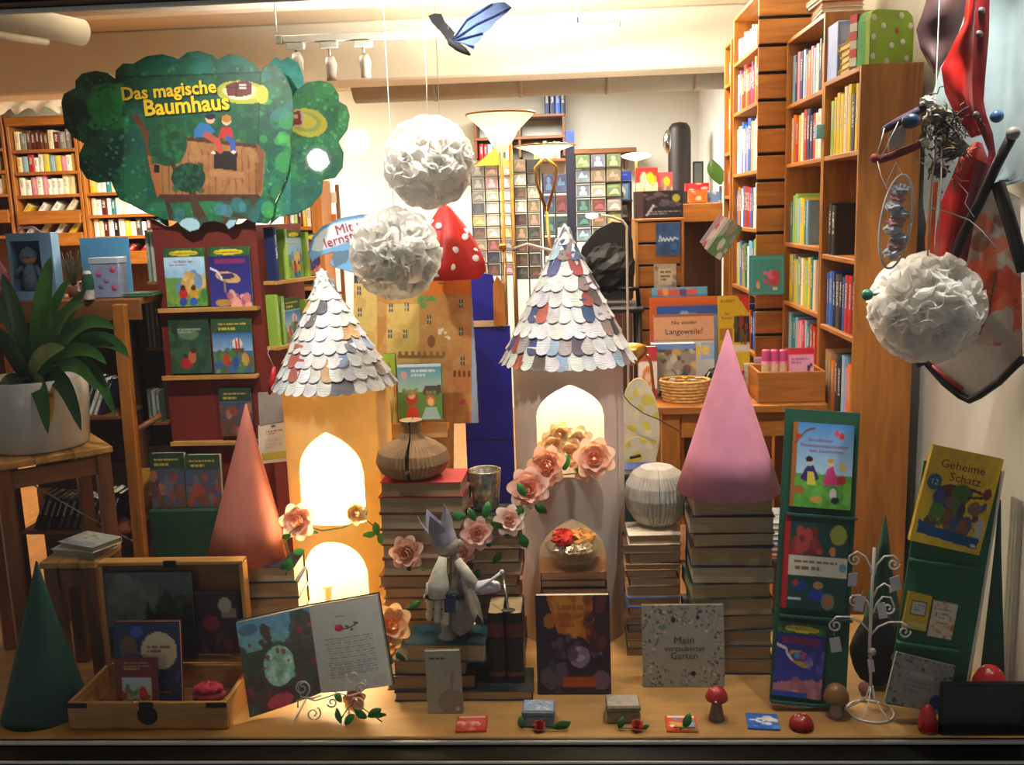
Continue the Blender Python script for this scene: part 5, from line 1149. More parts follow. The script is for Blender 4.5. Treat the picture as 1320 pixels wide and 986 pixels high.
# mobile of sticks, paper and egg
m0 = P(1160, 185, 2.58); mo = thing('stick_mobile', 'mobile of purple and red sticks with paper and a blue egg', 'mobile', m0)
ml = lambda x, y, dy=0.: P(x, y, 2.58 + dy) - m0
put('purple_stick', MB().tube([ml(1139, 168), ml(1158, 157), ml(1176, 147), ml(1192, 138)], [.009, .011, .0105, .009], 10), mat('stick_purple', '#3c2040', .7, var=.3, scale=40), mo)
put('red_stick', MB().tube([ml(1128, 208), ml(1150, 201), ml(1170, 193), ml(1186, 186)], [.0095, .010, .0105, .009], 10), mat('stick_red', '#701a24', .7, var=.3, scale=40), mo)
put('wrapping', MB().ball(ml(1128, 204), (.013, .012, .012), 12, 8), mat('wrap_red', '#8c3030', .8), mo)
put('paper_square', MB().prism([(ml(1145, 175).x, ml(1145, 172).z), (ml(1145, 195).x, ml(1145, 195).z), (ml(1166, 185).x, ml(1166, 187).z), (ml(1168, 160).x, ml(1168, 162).z)], -.001, .001), mat('paper_beige', '#c8b8a4', .8), mo)
put('blue_egg', MB().ball((0, 0, 0), (.024, .019, .019), 18, 12), mat('egg_blue', '#123c5c', .35), mo, loc=ml(1174, 156, -.015))
put('blue_egg', MB().ball((0, 0, 0), (.017, .015, .016), 16, 10), mat('egg_blue2', '#2c5c8c', .4), mo, loc=ml(1285, 150, .02))
put('tied_white_wool', crumple(.018, 8), mat('wool_white', '#d8d2c6', .9), mo, loc=ml(1195, 131, 0))
put('tied_white_wool', crumple(.014, 9), mat('wool_white', '#d8d2c6', .9), mo, loc=ml(1192, 183, 0))
for pts in (((1140, 165), (1135, 185), (1129, 203)), ((1131, 208), (1136, 228), (1146, 248)), ((1158, 157), (1148, 178), (1135, 205))): put('string', MB().tube([ml(x, y, -.01) for x, y in pts], .0013, 5), THREAD, mo)
# twig nest
n0 = P(1222, 180, 2.6); ne = thing('twig_nest', 'tangled nest of dry twigs and string in front of the red cloth', 'nest', n0); rn = random.Random(5); mb = MB(); cols = ['#6a5a44', '#3c342c', '#9a8868', '#2a2622', '#b8a888']
for i in range(150):
    a = Vector((rn.gauss(1222, 15), rn.gauss(180, 22), 0)); an = rn.uniform(0, math.pi); L_ = rn.uniform(8, 26); pts = []
    for k in range(4):
        t = k / 3 - .5; pts.append(P(a.x + L_ * t * math.cos(an) + rn.uniform(-3, 3), a.y + L_ * t * math.sin(an) + rn.uniform(-3, 3), 2.6 + rn.uniform(-.03, .03)) - n0)
    mb.tube(pts, rn.uniform(.0009, .0024), 5, col=c(cols[i % 5]))
tw = put('twigs', mb, mat('twig', src='col', rough=.85), ne); tw['kind'] = 'stuff'
for i, (x, y, r) in enumerate(((1206, 150, .03), (1214, 165, .02), (1228, 190, .03), (1212, 220, .02))): put('feather_tuft', crumple(r, 20 + i, amp=.5), mat('tuft%d' % (i % 2), ['#8c8478', '#3c3440'][i % 2], .9), ne, loc=P(x, y, 2.61) - n0)
put('hanging_cords', MB().tube([P(1208, 180, 2.585) - n0, P(1200, 240, 2.585) - n0, P(1196, 330, 2.585) - n0], .0025, 6).tube([P(1214, 190, 2.58) - n0, P(1212, 270, 2.58) - n0, P(1208, 330, 2.58) - n0], .002, 6), mat('cord_beige', '#b8ac94', .8), ne)
put('wrapped_thread', MB().tube([P(x, y, 2.585) - n0 for x, y in ((1200, 268), (1220, 272), (1250, 284), (1266, 298), (1285, 320))], .0016, 5).tube([P(x, y, 2.585) - n0 for x, y in ((1236, 236), (1248, 250), (1244, 262), (1256, 280))], .0012, 5), THREAD, ne)
# oval shell capsule
d0 = P(1155, 286, 2.57); dd = thing('plastic_capsule', 'clear oval plastic capsule filled with white and pink bits', 'ornament', d0)
put('shell', MB().ball((0, 0, 0), (.038, .022, .118), 26, 18), glass_pane_mat('capsule_plastic', tint=(.93, .95, .96)), dd, rot=R3(0, 7, 0))
put('rim', MB().tube([Vector((.039 * math.cos(a), .0, .119 * math.sin(a))) for a in np.linspace(0, 2 * math.pi, 41)], .003, 6), mat('rim_clear', '#d0d4d4', .2), dd, rot=R3(0, 7, 0))
for i in range(9): put('filling', crumple(.02, 60 + i, amp=.3), mat('fill%d' % (i % 3), ['#d8d8d8', '#c89090', '#aab4b8'][i % 3], .6), dd, loc=(.008 * ((i % 3) - 1), 0, -.08 + i * .02))
put('string', MB().tube([Vector((.012, 0, .118)), Vector((-.005, 0, .15)), P(1141, 240, 2.57) - d0], .0012, 5), THREAD, dd)
t0 = P(1118, 380, 2.64); tb = thing('bead_stick', 'round teal bead on a thin stick beside the pompom', 'bead', t0)
put('bead', MB().ball((0, 0, 0), .0155, 16, 12), mat('bead_teal', '#1c6c58', .3), tb)
put('stick', MB().tube([Vector((.012, .0, 0)), P(1150, 378, 2.665) - t0], .004, 8), mat('stick_teal', '#2c5c50', .6), tb)

# ================================================================ red book tower with the treetop display
CARD_R = mat('card_dark_red', '#6a1a0c', .6, var=.12, scale=8)
DY = 3.44
fl_, fr_ = P(211, 450, DY), P(342, 450, DY); bt = thing('book_tower', 'dark red cardboard book tower with wooden ledges under the treetop display', 'book display', ((fl_.x + fr_.x) / 2, DY, FZ))
bx0, bx1 = fl_.x - bt.location.x, fr_.x - bt.location.x; ztop = P(276, 292, DY).z - FZ
S1 = P(398, 450, 3.74); sx1, sy1 = S1.x - bt.location.x, .30; S0 = P(203, 450, 3.74); sx0 = bx0 + .01
prof = [(bx0, 0), (bx1, 0), (sx1, sy1), (sx0, sy1)]
mb = MB(); mb.add([(x, y, z) for z in (.0, ztop) for x, y in prof], [(0, 1, 5, 4), (1, 2, 6, 5), (2, 3, 7, 6), (3, 0, 4, 7), (4, 5, 6, 7), (3, 2, 1, 0)])
put('tower_body', mb, CARD_R, bt)
hp = [(bx0, ztop), (bx0, ztop + .035)] + [(bx0 + (bx1 - bx0) * t, ztop + .035 - .03 * max(0, math.sin(math.pi * t * 3)) ** 2) for t in np.linspace(0, 1, 25)] + [(bx1, ztop)]
put('scalloped_header', MB().prism(hp[::-1], -.004, .004), CARD_R, bt)
def ledge(px0, px1, py, Y, d=.035, parent=bt, lip=.014):
    a, b_ = P(px0, py, Y) - bt.location, P(px1, py, Y) - bt.location
    o = put('ledge', MB().box(a.x, b_.x, -d, -.001, a.z - .012, a.z, ch=.001), W_PALE, parent)
    put('ledge_lip', MB().box(a.x, b_.x, -d - .006, -d, a.z - .012, a.z + lip * .3, ch=.001), W_PALE, o)
for a, b_, y in ((209, 336, 398), (214, 335, 484), (225, 334, 568)): ledge(a, b_, y, DY)
put('base_cloth', MB().box(bx0 - .065, bx1 - .02, -.12, -.005, 0, P(240, 657, DY - .12).z - FZ, ch=.006), mat('cloth_dark_green', '#0d3a1c', .85, var=.15, scale=30), bt)
def bh_cover(sky, pic, seed):
    cv = cover_tree(sky, 0, seed)
    if pic == 0: cv.grad('#b8d8ec', '#88b8d8', .15, .5).text(.1, .88, .27, .33, 1, '#9c2030', .85).rect(0, .5, 1, 1, '#6a9444').blobs(16, (.2, .5, .9, .7), .1, ['#d8b468', '#c89c50', '#5c8cb4'], .9).blobs(20, (0, .7, 1, 1), .07, ['#3c7c34', '#5c9c3c', '#8c9c3c'], .8).ell(.42, .78, .1, .12, '#b82424').ell(.68, .78, .1, .13, '#c89c30').ell(.42, .68, .06, .05, '#3c2418').ell(.68, .68, .06, .05, '#4c3018').ell(.4, .92, .1, .07, '#2c4c9c').ell(.66, .92, .1, .07, '#2c5cac')
    elif pic == 1: cv.a[:] = cv.a; cv.grad('#241c64', '#34348c', .15, 1).ell(.45, .5, .3, .09, '#c8a060', 1, 8).ell(.42, .48, .2, .05, '#3c2c64').line([(.05, .35), (.2, .4), (.3, .52)], .02, '#d8d0e4').rect(.33, .55, .39, .75, '#8c7468').blobs(16, (.4, .8, 1, 1), .09, ['#c87c74', '#e0a090', '#a85c6c'], .9).ell(.3, .92, .2, .06, '#b0843c').rect(.15, .2, .9, .27, '#8c2c58', .7)
    elif pic == 2: cv.grad('#24402a', '#2c5038', .0, 1).blobs(30, (0, .2, 1, 1), .1, ['#2c4a30', '#1c3424', '#3c5c3c', '#2c4c3c'], .8).ell(.5, .3, .25, .1, '#6a8468', .6).ell(.38, .82, .14, .1, '#a82020').ell(.55, .7, .1, .12, '#b86038').ell(.57, .6, .06, .05, '#4c2818').text(.2, .8, .2, .3, 2, '#98a888')
    elif pic == 3: cv.grad('#3c6ca0', '#88acc8', .3, .6).rect(0, .0, 1, .26, '#2c4c2a').text(.15, .9, .08, .26, 2, '#c8b440').ell(.62, .46, .13, .1, '#d8d0c4').line([(.58, .38), (.6, .54)], .02, '#b83428').line([(.66, .38), (.66, .54)], .02, '#b83428').poly([(.45, .55), (.8, .55), (.75, .64), (.5, .64)], '#6c3c24').blobs(26, (0, .62, 1, 1), .08, ['#4c7c3c', '#3c6434', '#7c8c3c', '#6a5434'], .85).ell(.32, .75, .09, .12, '#a84028').ell(.55, .82, .08, .12, '#2c4c8c').ell(.8, .75, .09, .12, '#b8903c')
    else: cv.grad('#3c4858', '#5c3c2c', .3, 1).rect(0, 0, 1, .28, '#243c24').text(.1, .85, .1, .27, 2, '#b8a050').blobs(24, (0, .4, 1, 1), .1, ['#8c3c28', '#5c5c64', '#a86c40', '#3c4c6c', '#6a3a2c'], .8)
    cv.noise(.1, 12); return cv
TB = [(216, 268, 395, 320, 0, 'tree house book with two children on a river bank', '#38602c', 'Im Reich der'), (273, 326, 396, 318, 1, 'purple night sky tree house book', '#38602c', ''), (222, 273, 481, 409, 2, 'dark green jungle tree house book', '#20381c', ''), (277, 328, 481, 410, 3, 'tree house book with a sailing ship', '#2c4c20', ''),
      (286, 327, 562, 500, 4, 'dim dark blue tree house book on the third ledge', '#241c30', '')]
for i, (a, b_, yb, yt, k, lab, cc, tx) in enumerate(TB):
    display_book('story_book', lab + (' on the red book tower' if len(lab) < 45 else ''), a, b_, yb, yt, DY - .023, bh_cover('#3c5c8c', k, 20 + i), 1.5, t=.016, cover=cc, group='books on the red book tower',
                 texts=[('Das magische Baumhaus', .48, .085, .6, '#5c4410')] + ([(tx, .47, .225, .46, '#9c2030')] if tx else []))
for i, (a, b_, yb, yt) in enumerate(((197, 241, 657, 584), (243, 287, 659, 586))):
    display_book('story_book', ['dim tree house book on the dark green cloth, beside the wooden post', 'dim tree house book on the dark green cloth, beside the salmon cone'][i], a, b_, yb, yt, DY - .10, bh_cover('#304050', 5, 40 + i), 4, t=.03, cover='#1c3018', group='books on the red book tower', base=Vector((P((a + b_) / 2, yb, DY - .1).x, DY - .1, P(240, 657, DY - .12).z + .0025)))
# side face of the tower: books fanned along sloping ledges
def side_books(rows):
    for n_, (xa, xb, yb, yt, ya0, ya1, items) in enumerate(rows):
        a, b_ = P(xa, yb, ya0), P(xb, yb, ya1); yaw = math.degrees(math.atan2(b_.y - a.y, b_.x - a.x)); L_ = (b_ - a).length
        lo = a - bt.location
        put('ledge', MB().box(-.01, L_, -.05, .006, -.014, -.001, ch=.001), W_PALE, bt, loc=lo, rot=R3(0, 0, yaw))
        for k, (f0, f1, cc, pic, lab) in enumerate(items):
            p0, p1 = a.lerp(b_, f0), a.lerp(b_, f1); m_ = (p0 + p1) / 2 + Vector((math.sin(math.radians(yaw)), -math.cos(math.radians(yaw)), 0)) * (.03 if pic is not None else .047)
            m_.z = a.z; h = solve_h(m_, Vector((0, 0, 1)), yt + k * 2)
            if pic is not None: display_book('story_book', lab, 0, 0, 0, 0, 0, bh_cover('#88a8c0', pic, 60 + k + n_ * 7), 2, yaw, 0, t=.014, cover=cc, base=m_, w_=(p1 - p0).length, h=h, group='books on the red book tower side')
            else:
                o = bpy.data.objects.new('story_book', SBOOK); COL.objects.link(o); o.location = m_ - (b_ - a).normalized() * .0085; o.location.z = m_.z; o.scale = (.017, .045, h); o.rotation_euler = (0, math.radians(-1), math.radians(yaw)); o.color = (*c(cc), 1); tag(o, lab, 'book', 'books on the red book tower side')
side_books([(343, 408, 362, 293, 3.46, 3.74, [(0, .1, '#202c58', None, 'navy spined tree house book on the upper side ledge'), (.2, .3, '#8cac40', None, 'lime spined tree house book on the upper side ledge'), (.34, .62, '#6c9c3c', 0, 'tree house book with a penguin cover on the upper side ledge'), (.64, .7, '#8cac40', None, 'second lime spined tree house book on the upper side ledge'), (.72, .98, '#6c9c3c', 1, 'purple tree house book on the upper side ledge')]),
            (346, 405, 446, 380, 3.46, 3.74, [(0, .08, '#8cac40', None, 'lime spined tree house book on the lower side ledge'), (.12, .2, '#7c9c40', None, 'second lime spined tree house book on the lower side ledge'), (.24, .6, '#6c9c3c', 3, 'tree house book with orange flames on the lower side ledge'), (.64, .72, '#8cac40', None, 'third lime spined tree house book on the lower side ledge')])])
for k, (y0, y1) in enumerate(((296, 362), (384, 446), (500, 542))):
    a = P(203, y1, 3.56); h = P(203, y0, 3.56).z - a.z
    put('ledge', MB().box(-.03, .11, -.03, .025, -.012, -.001, ch=.001), W_BRX, bt, loc=a - bt.location)
    for j in range(3):
        o = bpy.data.objects.new('story_book', SBOOK); COL.objects.link(o); o.location = a + Vector((j * .017 - .02, -.03, 0)); o.scale = (.013, .05, h * (1 - .03 * j)); o.color = (*c(['#8a9484', '#a8a898', '#6a7c64'][j]), 1)
        tag(o, f'thin grey green story book on the {["upper", "middle", "lower"][k]} ledge at the tower side facing the toys', 'book', 'thin story books on the tower side')

# ---------------------------------------------------------------- treetop display
zt_ = lambda x, y: (70 + x / 3.385, 55 + y / 3.385)
main = [zt_(*q) for q in ((30, 260), (40, 225), (75, 205), (92, 198), (92, 165), (120, 135), (180, 122), (235, 132), (266, 158), (268, 120), (300, 90), (345, 92), (360, 82), (405, 58), (470, 50), (520, 62), (540, 72), (580, 42), (630, 36), (690, 55), (712, 72), (760, 50), (820, 58), (870, 90), (898, 130), (912, 110), (945, 92), (985, 108), (1010, 150), (1036, 210), (1044, 280), (1042, 350), (1030, 410), (1034, 480), (1022, 560), (1000, 620), (965, 690), (955, 760), (930, 790), (870, 785), (835, 768), (800, 770), (785, 800), (760, 815), (742, 790), (700, 778), (650, 785), (630, 815), (590, 826), (556, 805), (535, 780), (480, 772), (400, 742), (330, 704), (285, 685), (262, 640), (248, 606), (190, 612), (140, 592), (110, 545), (106, 490), (130, 440), (85, 415), (45, 365))]
wing = [zt_(*q) for q in ((1030, 250), (1060, 205), (1100, 175), (1160, 165), (1210, 180), (1240, 225), (1240, 255), (1275, 275), (1288, 320), (1278, 380), (1240, 432), (1262, 480), (1258, 545), (1225, 590), (1172, 600), (1168, 655), (1120, 715), (1050, 750), (980, 760), (940, 795), (965, 700), (1010, 600), (1030, 480))]
backp = [zt_(*q) for q in ((930, 120), (945, 80), (970, 62), (990, 80), (1020, 62), (1065, 88), (1088, 150), (1085, 215), (1050, 260), (1000, 260))]
tb0 = P(270, 288, 3.40); tree = thing('treetop_display', 'large cardboard treetop display with a painted tree house and yellow title', 'cardboard display', tb0)
ym = lambda x, y: 3.40 + max(0, 160 - x) * .0012; yw = lambda x, y: 3.412 + max(0, x - 375) * .0030
FOL = ['#1d5a3c', '#2b7a4c', '#174a34', '#3a9458', '#256a48', '#10382c', '#1a4658']
cv = Cv(300, 190, '#1f5c3e', ext=(78, 382, 62, 302), seed=12)
cv.blobs(200, (78, 62, 382, 302), 15, FOL, .35).blobs(60, (78, 90, 160, 230), 12, ['#10302c', '#16242e', '#1c3c34', '#2c5c44'], .5).ell(138, 135, 22, 28, '#2c9450', .75, 20).blobs(24, (118, 108, 160, 165), 7, ['#2c9450', '#3aa85c', '#249048'], .6)
cv.blobs(900, (78, 62, 382, 302), 2.0, ['#3a8c64', '#123a30', '#4c9c78', '#1c4c4c', '#5cac74', '#2c7048', '#164434'], .6)
cv.blobs(30, (160, 64, 340, 95), 12, ['#1f6a64', '#2a7c74', '#206a50'], .4).blobs(26, (332, 90, 380, 280), 9, ['#3c9c4c', '#2a8454', '#2c747c', '#4cac50'], .5)
cv.poly([(152, 97), (338, 94), (336, 100), (330, 250), (190, 262), (186, 150)], '#184c34', .75).blobs(120, (158, 100, 334, 180), 5, ['#1c5c38', '#123c2c', '#246c3c'], .45)
cv.line([(152, 100), (338, 93)], .9, '#0e3026').line([(336, 95), (330, 255)], .8, '#123a2c').line([(175, 150), (188, 172), (196, 210)], 3.5, '#6a3c24')
# house
cv.poly([(242, 176), (334, 190), (342, 196), (338, 252), (330, 254), (205, 252), (190, 200), (216, 206), (236, 196)], '#96683c').poly([(330, 184), (341, 196), (337, 246), (330, 252)], '#7a5030')
for i in range(16): x = 200 + i * 8.6; cv.line([(x, 190 + (i % 3) * 3), (x + 1, 252)], .8, '#6e4624', .8)
cv.blobs(60, (245, 185, 330, 250), 4, ['#a87848', '#8a5c34', '#b08450'], .35, 2.2).poly([(190, 200), (200, 203), (208, 250), (203, 254), (196, 230)], '#a05c30').poly([(236, 176), (330, 186), (332, 191), (238, 181)], '#4c2c1c').poly([(276, 194), (306, 196), (305, 220), (276, 217)], '#241a1c').poly([(270, 219), (314, 222), (313, 229), (270, 227)], '#a8764a').poly([(203, 250), (332, 250), (338, 256), (215, 262)], '#4a2a20').rect(198, 212, 206, 222, '#1c1a18')
# round trees
cv.ell(216, 186, 25, 28, '#174a2e').blobs(60, (196, 162, 236, 210), 4, ['#1f5a34', '#123c26', '#286a3c'], .6).line([(222, 210), (226, 222)], 2, '#3c2c20').line([(246, 240), (256, 285)], 5, '#4a3424').line([(252, 262), (268, 290)], 4, '#4a3424').line([(292, 258), (290, 290)], 4.5, '#4a3424').line([(292, 275), (318, 280)], 3, '#4a3424').line([(326, 256), (322, 285)], 3.5, '#4a3424').line([(216, 262), (222, 284)], 3, '#3c2c24').ell(243, 229, 22, 19, '#10382a').blobs(70, (224, 212, 262, 246), 3, ['#18482e', '#0c2c20', '#205838'], .7)
cv.blobs(20, (225, 262, 330, 290), 8, ['#3a7c8c', '#2c5c4c', '#4c8ca0'], .5).ell(244, 292, 14, 11, '#a8ccd8').ell(300, 292, 9, 9, '#a0c4d4')
# children: simple seated figures
cv.ell(271, 153, 6, 6, '#d8a888').ell(271, 150, 7, 4, '#1c2038').poly([(250, 168), (258, 158), (270, 160), (278, 170), (262, 177), (250, 177)], '#2c6aa0').line([(266, 174), (280, 182), (284, 194)], 4, '#b0483c').ell(292, 156, 6, 5.5, '#e0b090').ell(292, 153, 6.5, 5, '#a8702c').poly([(281, 178), (286, 164), (298, 164), (301, 177)], '#b02c28').line([(294, 178), (300, 184), (301, 194)], 3.5, '#34529c').ell(275, 197, 3, 2, '#d8c8b8').ell(301, 196, 3, 2, '#d8c8b8')
# yellow swirl with the little hut
cv.ell(312, 119, 33, 15, '#b8b83c', .85, 4).ell(312, 118, 26, 10, '#d4cc68', .8, 4).ell(309, 117, 20, 12, '#e4dcc4', .8).ell(338, 122, 8, 12, '#c8c040', .9)
cv.poly([(291, 110), (300, 106), (318, 104), (325, 108), (324, 122), (310, 125), (293, 123)], '#6a2a22').rect(308, 108, 317, 115, '#d8d0c0').line([(291, 113), (324, 111)], .8, '#3c1814').line([(304, 106), (304, 124)], .8, '#3c1814')
sheet('cardboard', main, lambda x, y: ym(x, y) + .0015, mat('card_green_back', '#27704a', .7), tree, tb0, .005)
put('tree_print', cv.grid(lambda u, v: P(78 + 304 * u, 62 + 240 * v, ym(78 + 304 * u, 0)) - tb0, cv.inside(main)), PRINT(), tree)
cv = Cv(110, 170, '#2c7c58', ext=(340, 455, 90, 295), seed=13).blobs(160, (340, 90, 455, 295), 11, ['#2c8c5c', '#226a54', '#3ca064', '#2c746c', '#1c5c48', '#50b070'], .4).blobs(360, (340, 90, 455, 295), 2.0, ['#58b884', '#1c5440', '#6cc49c', '#3c9468'], .6).blobs(30, (370, 200, 440, 270), 10, ['#2a6464', '#245854', '#2c6c74'], .5)
cv.ell(396, 158, 26, 18, '#c8c850', .95, 12).ell(394, 157, 20, 13, '#8cac6c', .8, 12).ell(392, 156, 16, 9, '#d0cc58', .9, 12).poly([(372, 142), (388, 140), (392, 150), (391, 162), (376, 164), (371, 155)], '#d8ccc0').poly([(374, 144), (387, 143), (389, 160), (377, 162)], '#7c2a24').rect(379, 148, 384, 153, '#d8d0c0')
wg_ = sheet('cardboard_wing', wing, lambda x, y: yw(x, y) + .0015, mat('card_green_back', '#27704a', .7), tree, tb0, .005)
put('wing_print', cv.grid(lambda u, v: P(340 + 115 * u, 90 + 205 * v, yw(340 + 115 * u, 0)) - tb0, cv.inside(wing)), PRINT(), wg_)
sheet('cardboard_wing', backp, lambda x, y: 3.47, mat('card_teal', '#2f8c84', .6, var=.3, scale=25), tree, tb0, .005)
for body, x, y, wd, rot in (('Das magische', 217, 117, 118, -2.4), ('Baumhaus', 240, 136, 106, -2.2)):
    for dy, col_, off in ((.0, '#14301e', (.0035, -.0035)), (-.002, '#f0c81c', (0, 0))):
        p = P(x, y, 3.396 + dy) - tb0
        lettering('title_lettering', body, .06, col_, tree, (p.x + off[0], p.y, p.z + off[1]), rot=(math.pi / 2, math.radians(rot), 0), fit=wd * 3.40 * 1.04 / FPX, bold=.0016)

# ================================================================ castle display
k0 = P(520, 545, 3.62); kd = thing('castle_display', 'cardboard castle display with a blue speech banner behind the pompom', 'cardboard display', (k0.x, 3.62, FZ)); ko = kd.location.copy()
outl = [(397, 326), (403, 305), (415, 292), (438, 281), (466, 276), (510, 278), (548, 300), (556, 352), (606, 352), (608, 384), (614, 470), (617, 545), (585, 546), (584, 700), (500, 700), (498, 546), (455, 430), (456, 352), (432, 345), (425, 340), (430, 325), (412, 330), (402, 338)]
cv = Cv(220, 290, '#7cb4e0', ext=(395, 620, 272, 560), seed=5).noise(.08, 6)
cv.poly([(400, 322), (408, 302), (430, 288), (466, 281), (520, 280), (540, 310), (500, 312), (460, 308), (430, 318), (412, 324)], '#dce4ec').line([(398, 326), (404, 306), (416, 293), (438, 282), (466, 277), (510, 279)], 2, '#5494cc')
cv.rect(454, 360, 620, 560, '#b88c44').rect(454, 365, 486, 560, '#d0b468').poly([(450, 365), (462, 345), (470, 365)], '#3c4050').rect(486, 380, 500, 560, '#b47c3c').rect(498, 392, 545, 470, '#ccb060').rect(540, 385, 580, 545, '#c0904c').rect(575, 382, 620, 560, '#c88850').rect(608, 380, 620, 560, '#9cc0e4').rect(585, 470, 606, 545, '#c07c44')
cv.blobs(120, (456, 365, 606, 545), 7, ['#c89c54', '#b08040', '#d0ac64', '#a87438'], .35).rect(545, 353, 608, 380, '#d87c1c').text(564, 582, 364, 369, 1, '#6a3c10', .9).blobs(8, (540, 380, 562, 395), 4, ['#4c9c4c'], .8)
for x, y in ((463, 375), (464, 403), (504, 397), (524, 396), (503, 430), (522, 430), (553, 412), (594, 392), (594, 427), (596, 465)): cv.rect(x - 2.6, y - 5.5, x + 2.6, y + 5.5, '#4a4848').line([(x, y - 5), (x, y + 5)], .6, '#b8a880').line([(x - 2, y), (x + 2, y)], .6, '#b8a880')
cv.rect(513, 458, 572, 462, '#8c6438')
for i in range(8): cv.rect(514 + i * 8, 453, 518 + i * 8, 459, '#8c6438')
for i in range(4): cv.rect(585 + i * 6, 478, 588 + i * 6, 486, '#6a3c20')
cv.ell(556, 440, 5, 8, '#84543c').blobs(6, (565, 425, 580, 440), 2, ['#f0ead8'], .9).ell(596, 518, 4, 4, '#c8505c').poly([(425, 325), (452, 322), (447, 338), (432, 345)], '#5c6470', .7)
kyf = lambda x: 3.60
bk = sheet('cardboard', outl, lambda x, y: 3.602, mat('card_tan', '#b08850', .7), kd, ko, .008)
put('castle_print', cv.grid(lambda u, v: P(395 + 225 * u, 272 + 288 * v, 3.6) - ko, cv.inside(outl)), PRINT(), kd)
for s, x, y, wd in (('Mit uns', 457, 291, 50), ('lernst du', 447, 306, 60)): lettering('title_lettering', s, .03, '#b02c48', kd, P(x, y, 3.597) - ko, rot=(math.pi / 2, math.radians(-14), 0), fit=wd * 3.62 / FPX)
a, b_ = P(500, 548, 3.56) - ko, P(578, 548, 3.56) - ko
put('ledge', MB().box(a.x, b_.x, -.10, -.022, a.z - .02, a.z, ch=.002), mat('card_orange', '#d8902c', .6), kd)
put('ledge_front', MB().box(a.x, b_.x, -.106, -.101, a.z - .04, a.z + .012), mat('card_tan_front', '#c8a468', .6), kd)
put('prop_stand', MB().box(a.x + .01, a.x + .03, .01, .06, 0, a.z + .5).box(b_.x - .03, b_.x - .01, .01, .06, 0, a.z + .5), W_BR, kd)
cv = Cv(54, 66, '#4c9cb0', seed=3).grad('#3c98c0', '#a8d0b8', 0, .5).rect(0, .5, 1, 1, '#5c8c44').rect(0, 0, 1, .05, '#d8e8ec').text(.3, .85, .1, .26, 2, '#e8eef0').ell(.14, .2, .07, .07, '#d89cac').poly([(.55, .5), (.62, .4), (.98, .38), (1, .5), (.9, .56), (.6, .56)], '#4c4444').ell(.3, .6, .14, .14, '#a83420').ell(.3, .55, .09, .08, '#e0a888').ell(.74, .66, .1, .1, '#c8682c').ell(.74, .68, .07, .07, '#e8b894').poly([(.5, 1), (.62, .78), (.86, .78), (.96, 1)], '#9cc4c0').poly([(.14, 1), (.22, .76), (.42, .76), (.48, 1)], '#c83c2c').blobs(14, (0, .45, 1, .55), .05, ['#7c8c4c', '#8c7c54', '#5c7c4c'], .8)
display_book('story_book', 'turquoise adventure book on the castle display ledge behind the book onion', 515, 571, 541, 469, 3.48, cv, 3, t=.02, cover='#284c5c')
cv = Cv(20, 40, '#9cbc3c', seed=3).rect(0, .35, 1, 1, '#c8c070').blobs(9, (0, .2, 1, 1), .2, ['#6c8c3c', '#b83c2c', '#d8d0a0'], .7)
display_book('story_book', 'lime green book half hidden behind the tower on the castle ledge', 498, 513, 546, 456, 3.50, cv, 3, t=.02, cover='#4c7c1c')
# red dotted cloth hat
h0 = P(578, 362, 3.44); hat = thing('dotted_hat', 'red cloth toadstool hat with white dots behind the pompoms', 'hat', h0); prof = [(.004, 262), (.022, 268), (.06, 290), (.095, 313), (.128, 338), (.126, 350), (.10, 360)]; vv = []; ff = []; seg = 30
for k in range(seg):
    a = 2 * math.pi * k / seg
    for j, (r, y) in enumerate(prof):
        p = P(572 + j * 1.2, y, 3.44) - h0; w_ = 1 + (.13 * math.sin(5 * a + j * .7) + .06 * math.sin(11 * a)) * (j > 1); vv.append((p.x + r * w_ * math.cos(a), r * .7 * w_ * math.sin(a), p.z))
m = len(prof)
for k in range(seg):
    for j in range(m - 1): ff.append((k * m + j, ((k + 1) % seg) * m + j, ((k + 1) % seg) * m + j + 1, k * m + j + 1))
hm = put('cap', MB().add(vv, ff, 0, None, True), mat('cloth_red', '#c4200e', .5, var=.3, scale=12, trans=.2), hat)
rn = random.Random(8)
for i in range(22):
    a = -math.pi / 2 + rn.uniform(-1.3, 1.3); j = rn.uniform(1.6, 5.4); k = int(j); f_ = j - k; r = prof[k][0] * (1 - f_) + prof[k + 1][0] * f_; y = prof[k][1] * (1 - f_) + prof[k + 1][1] * f_
    p = P(572 + j * 1.2, y, 3.44) - h0
    put('dot', MB().ball((0, 0, 0), (.0125, .004, .0125), 10, 6), mat('dot_cloth', '#f0e8e0', .7), hm, loc=(p.x + r * 1.0 * math.cos(a), r * .72 * math.sin(a), p.z))
put('hanging_thread', MB().tube([P(572, 270, 3.44) - h0, Vector((P(572, 270, 3.44).x - h0.x, 0, CZ - h0.z))], .001, 5), THREAD, hat)
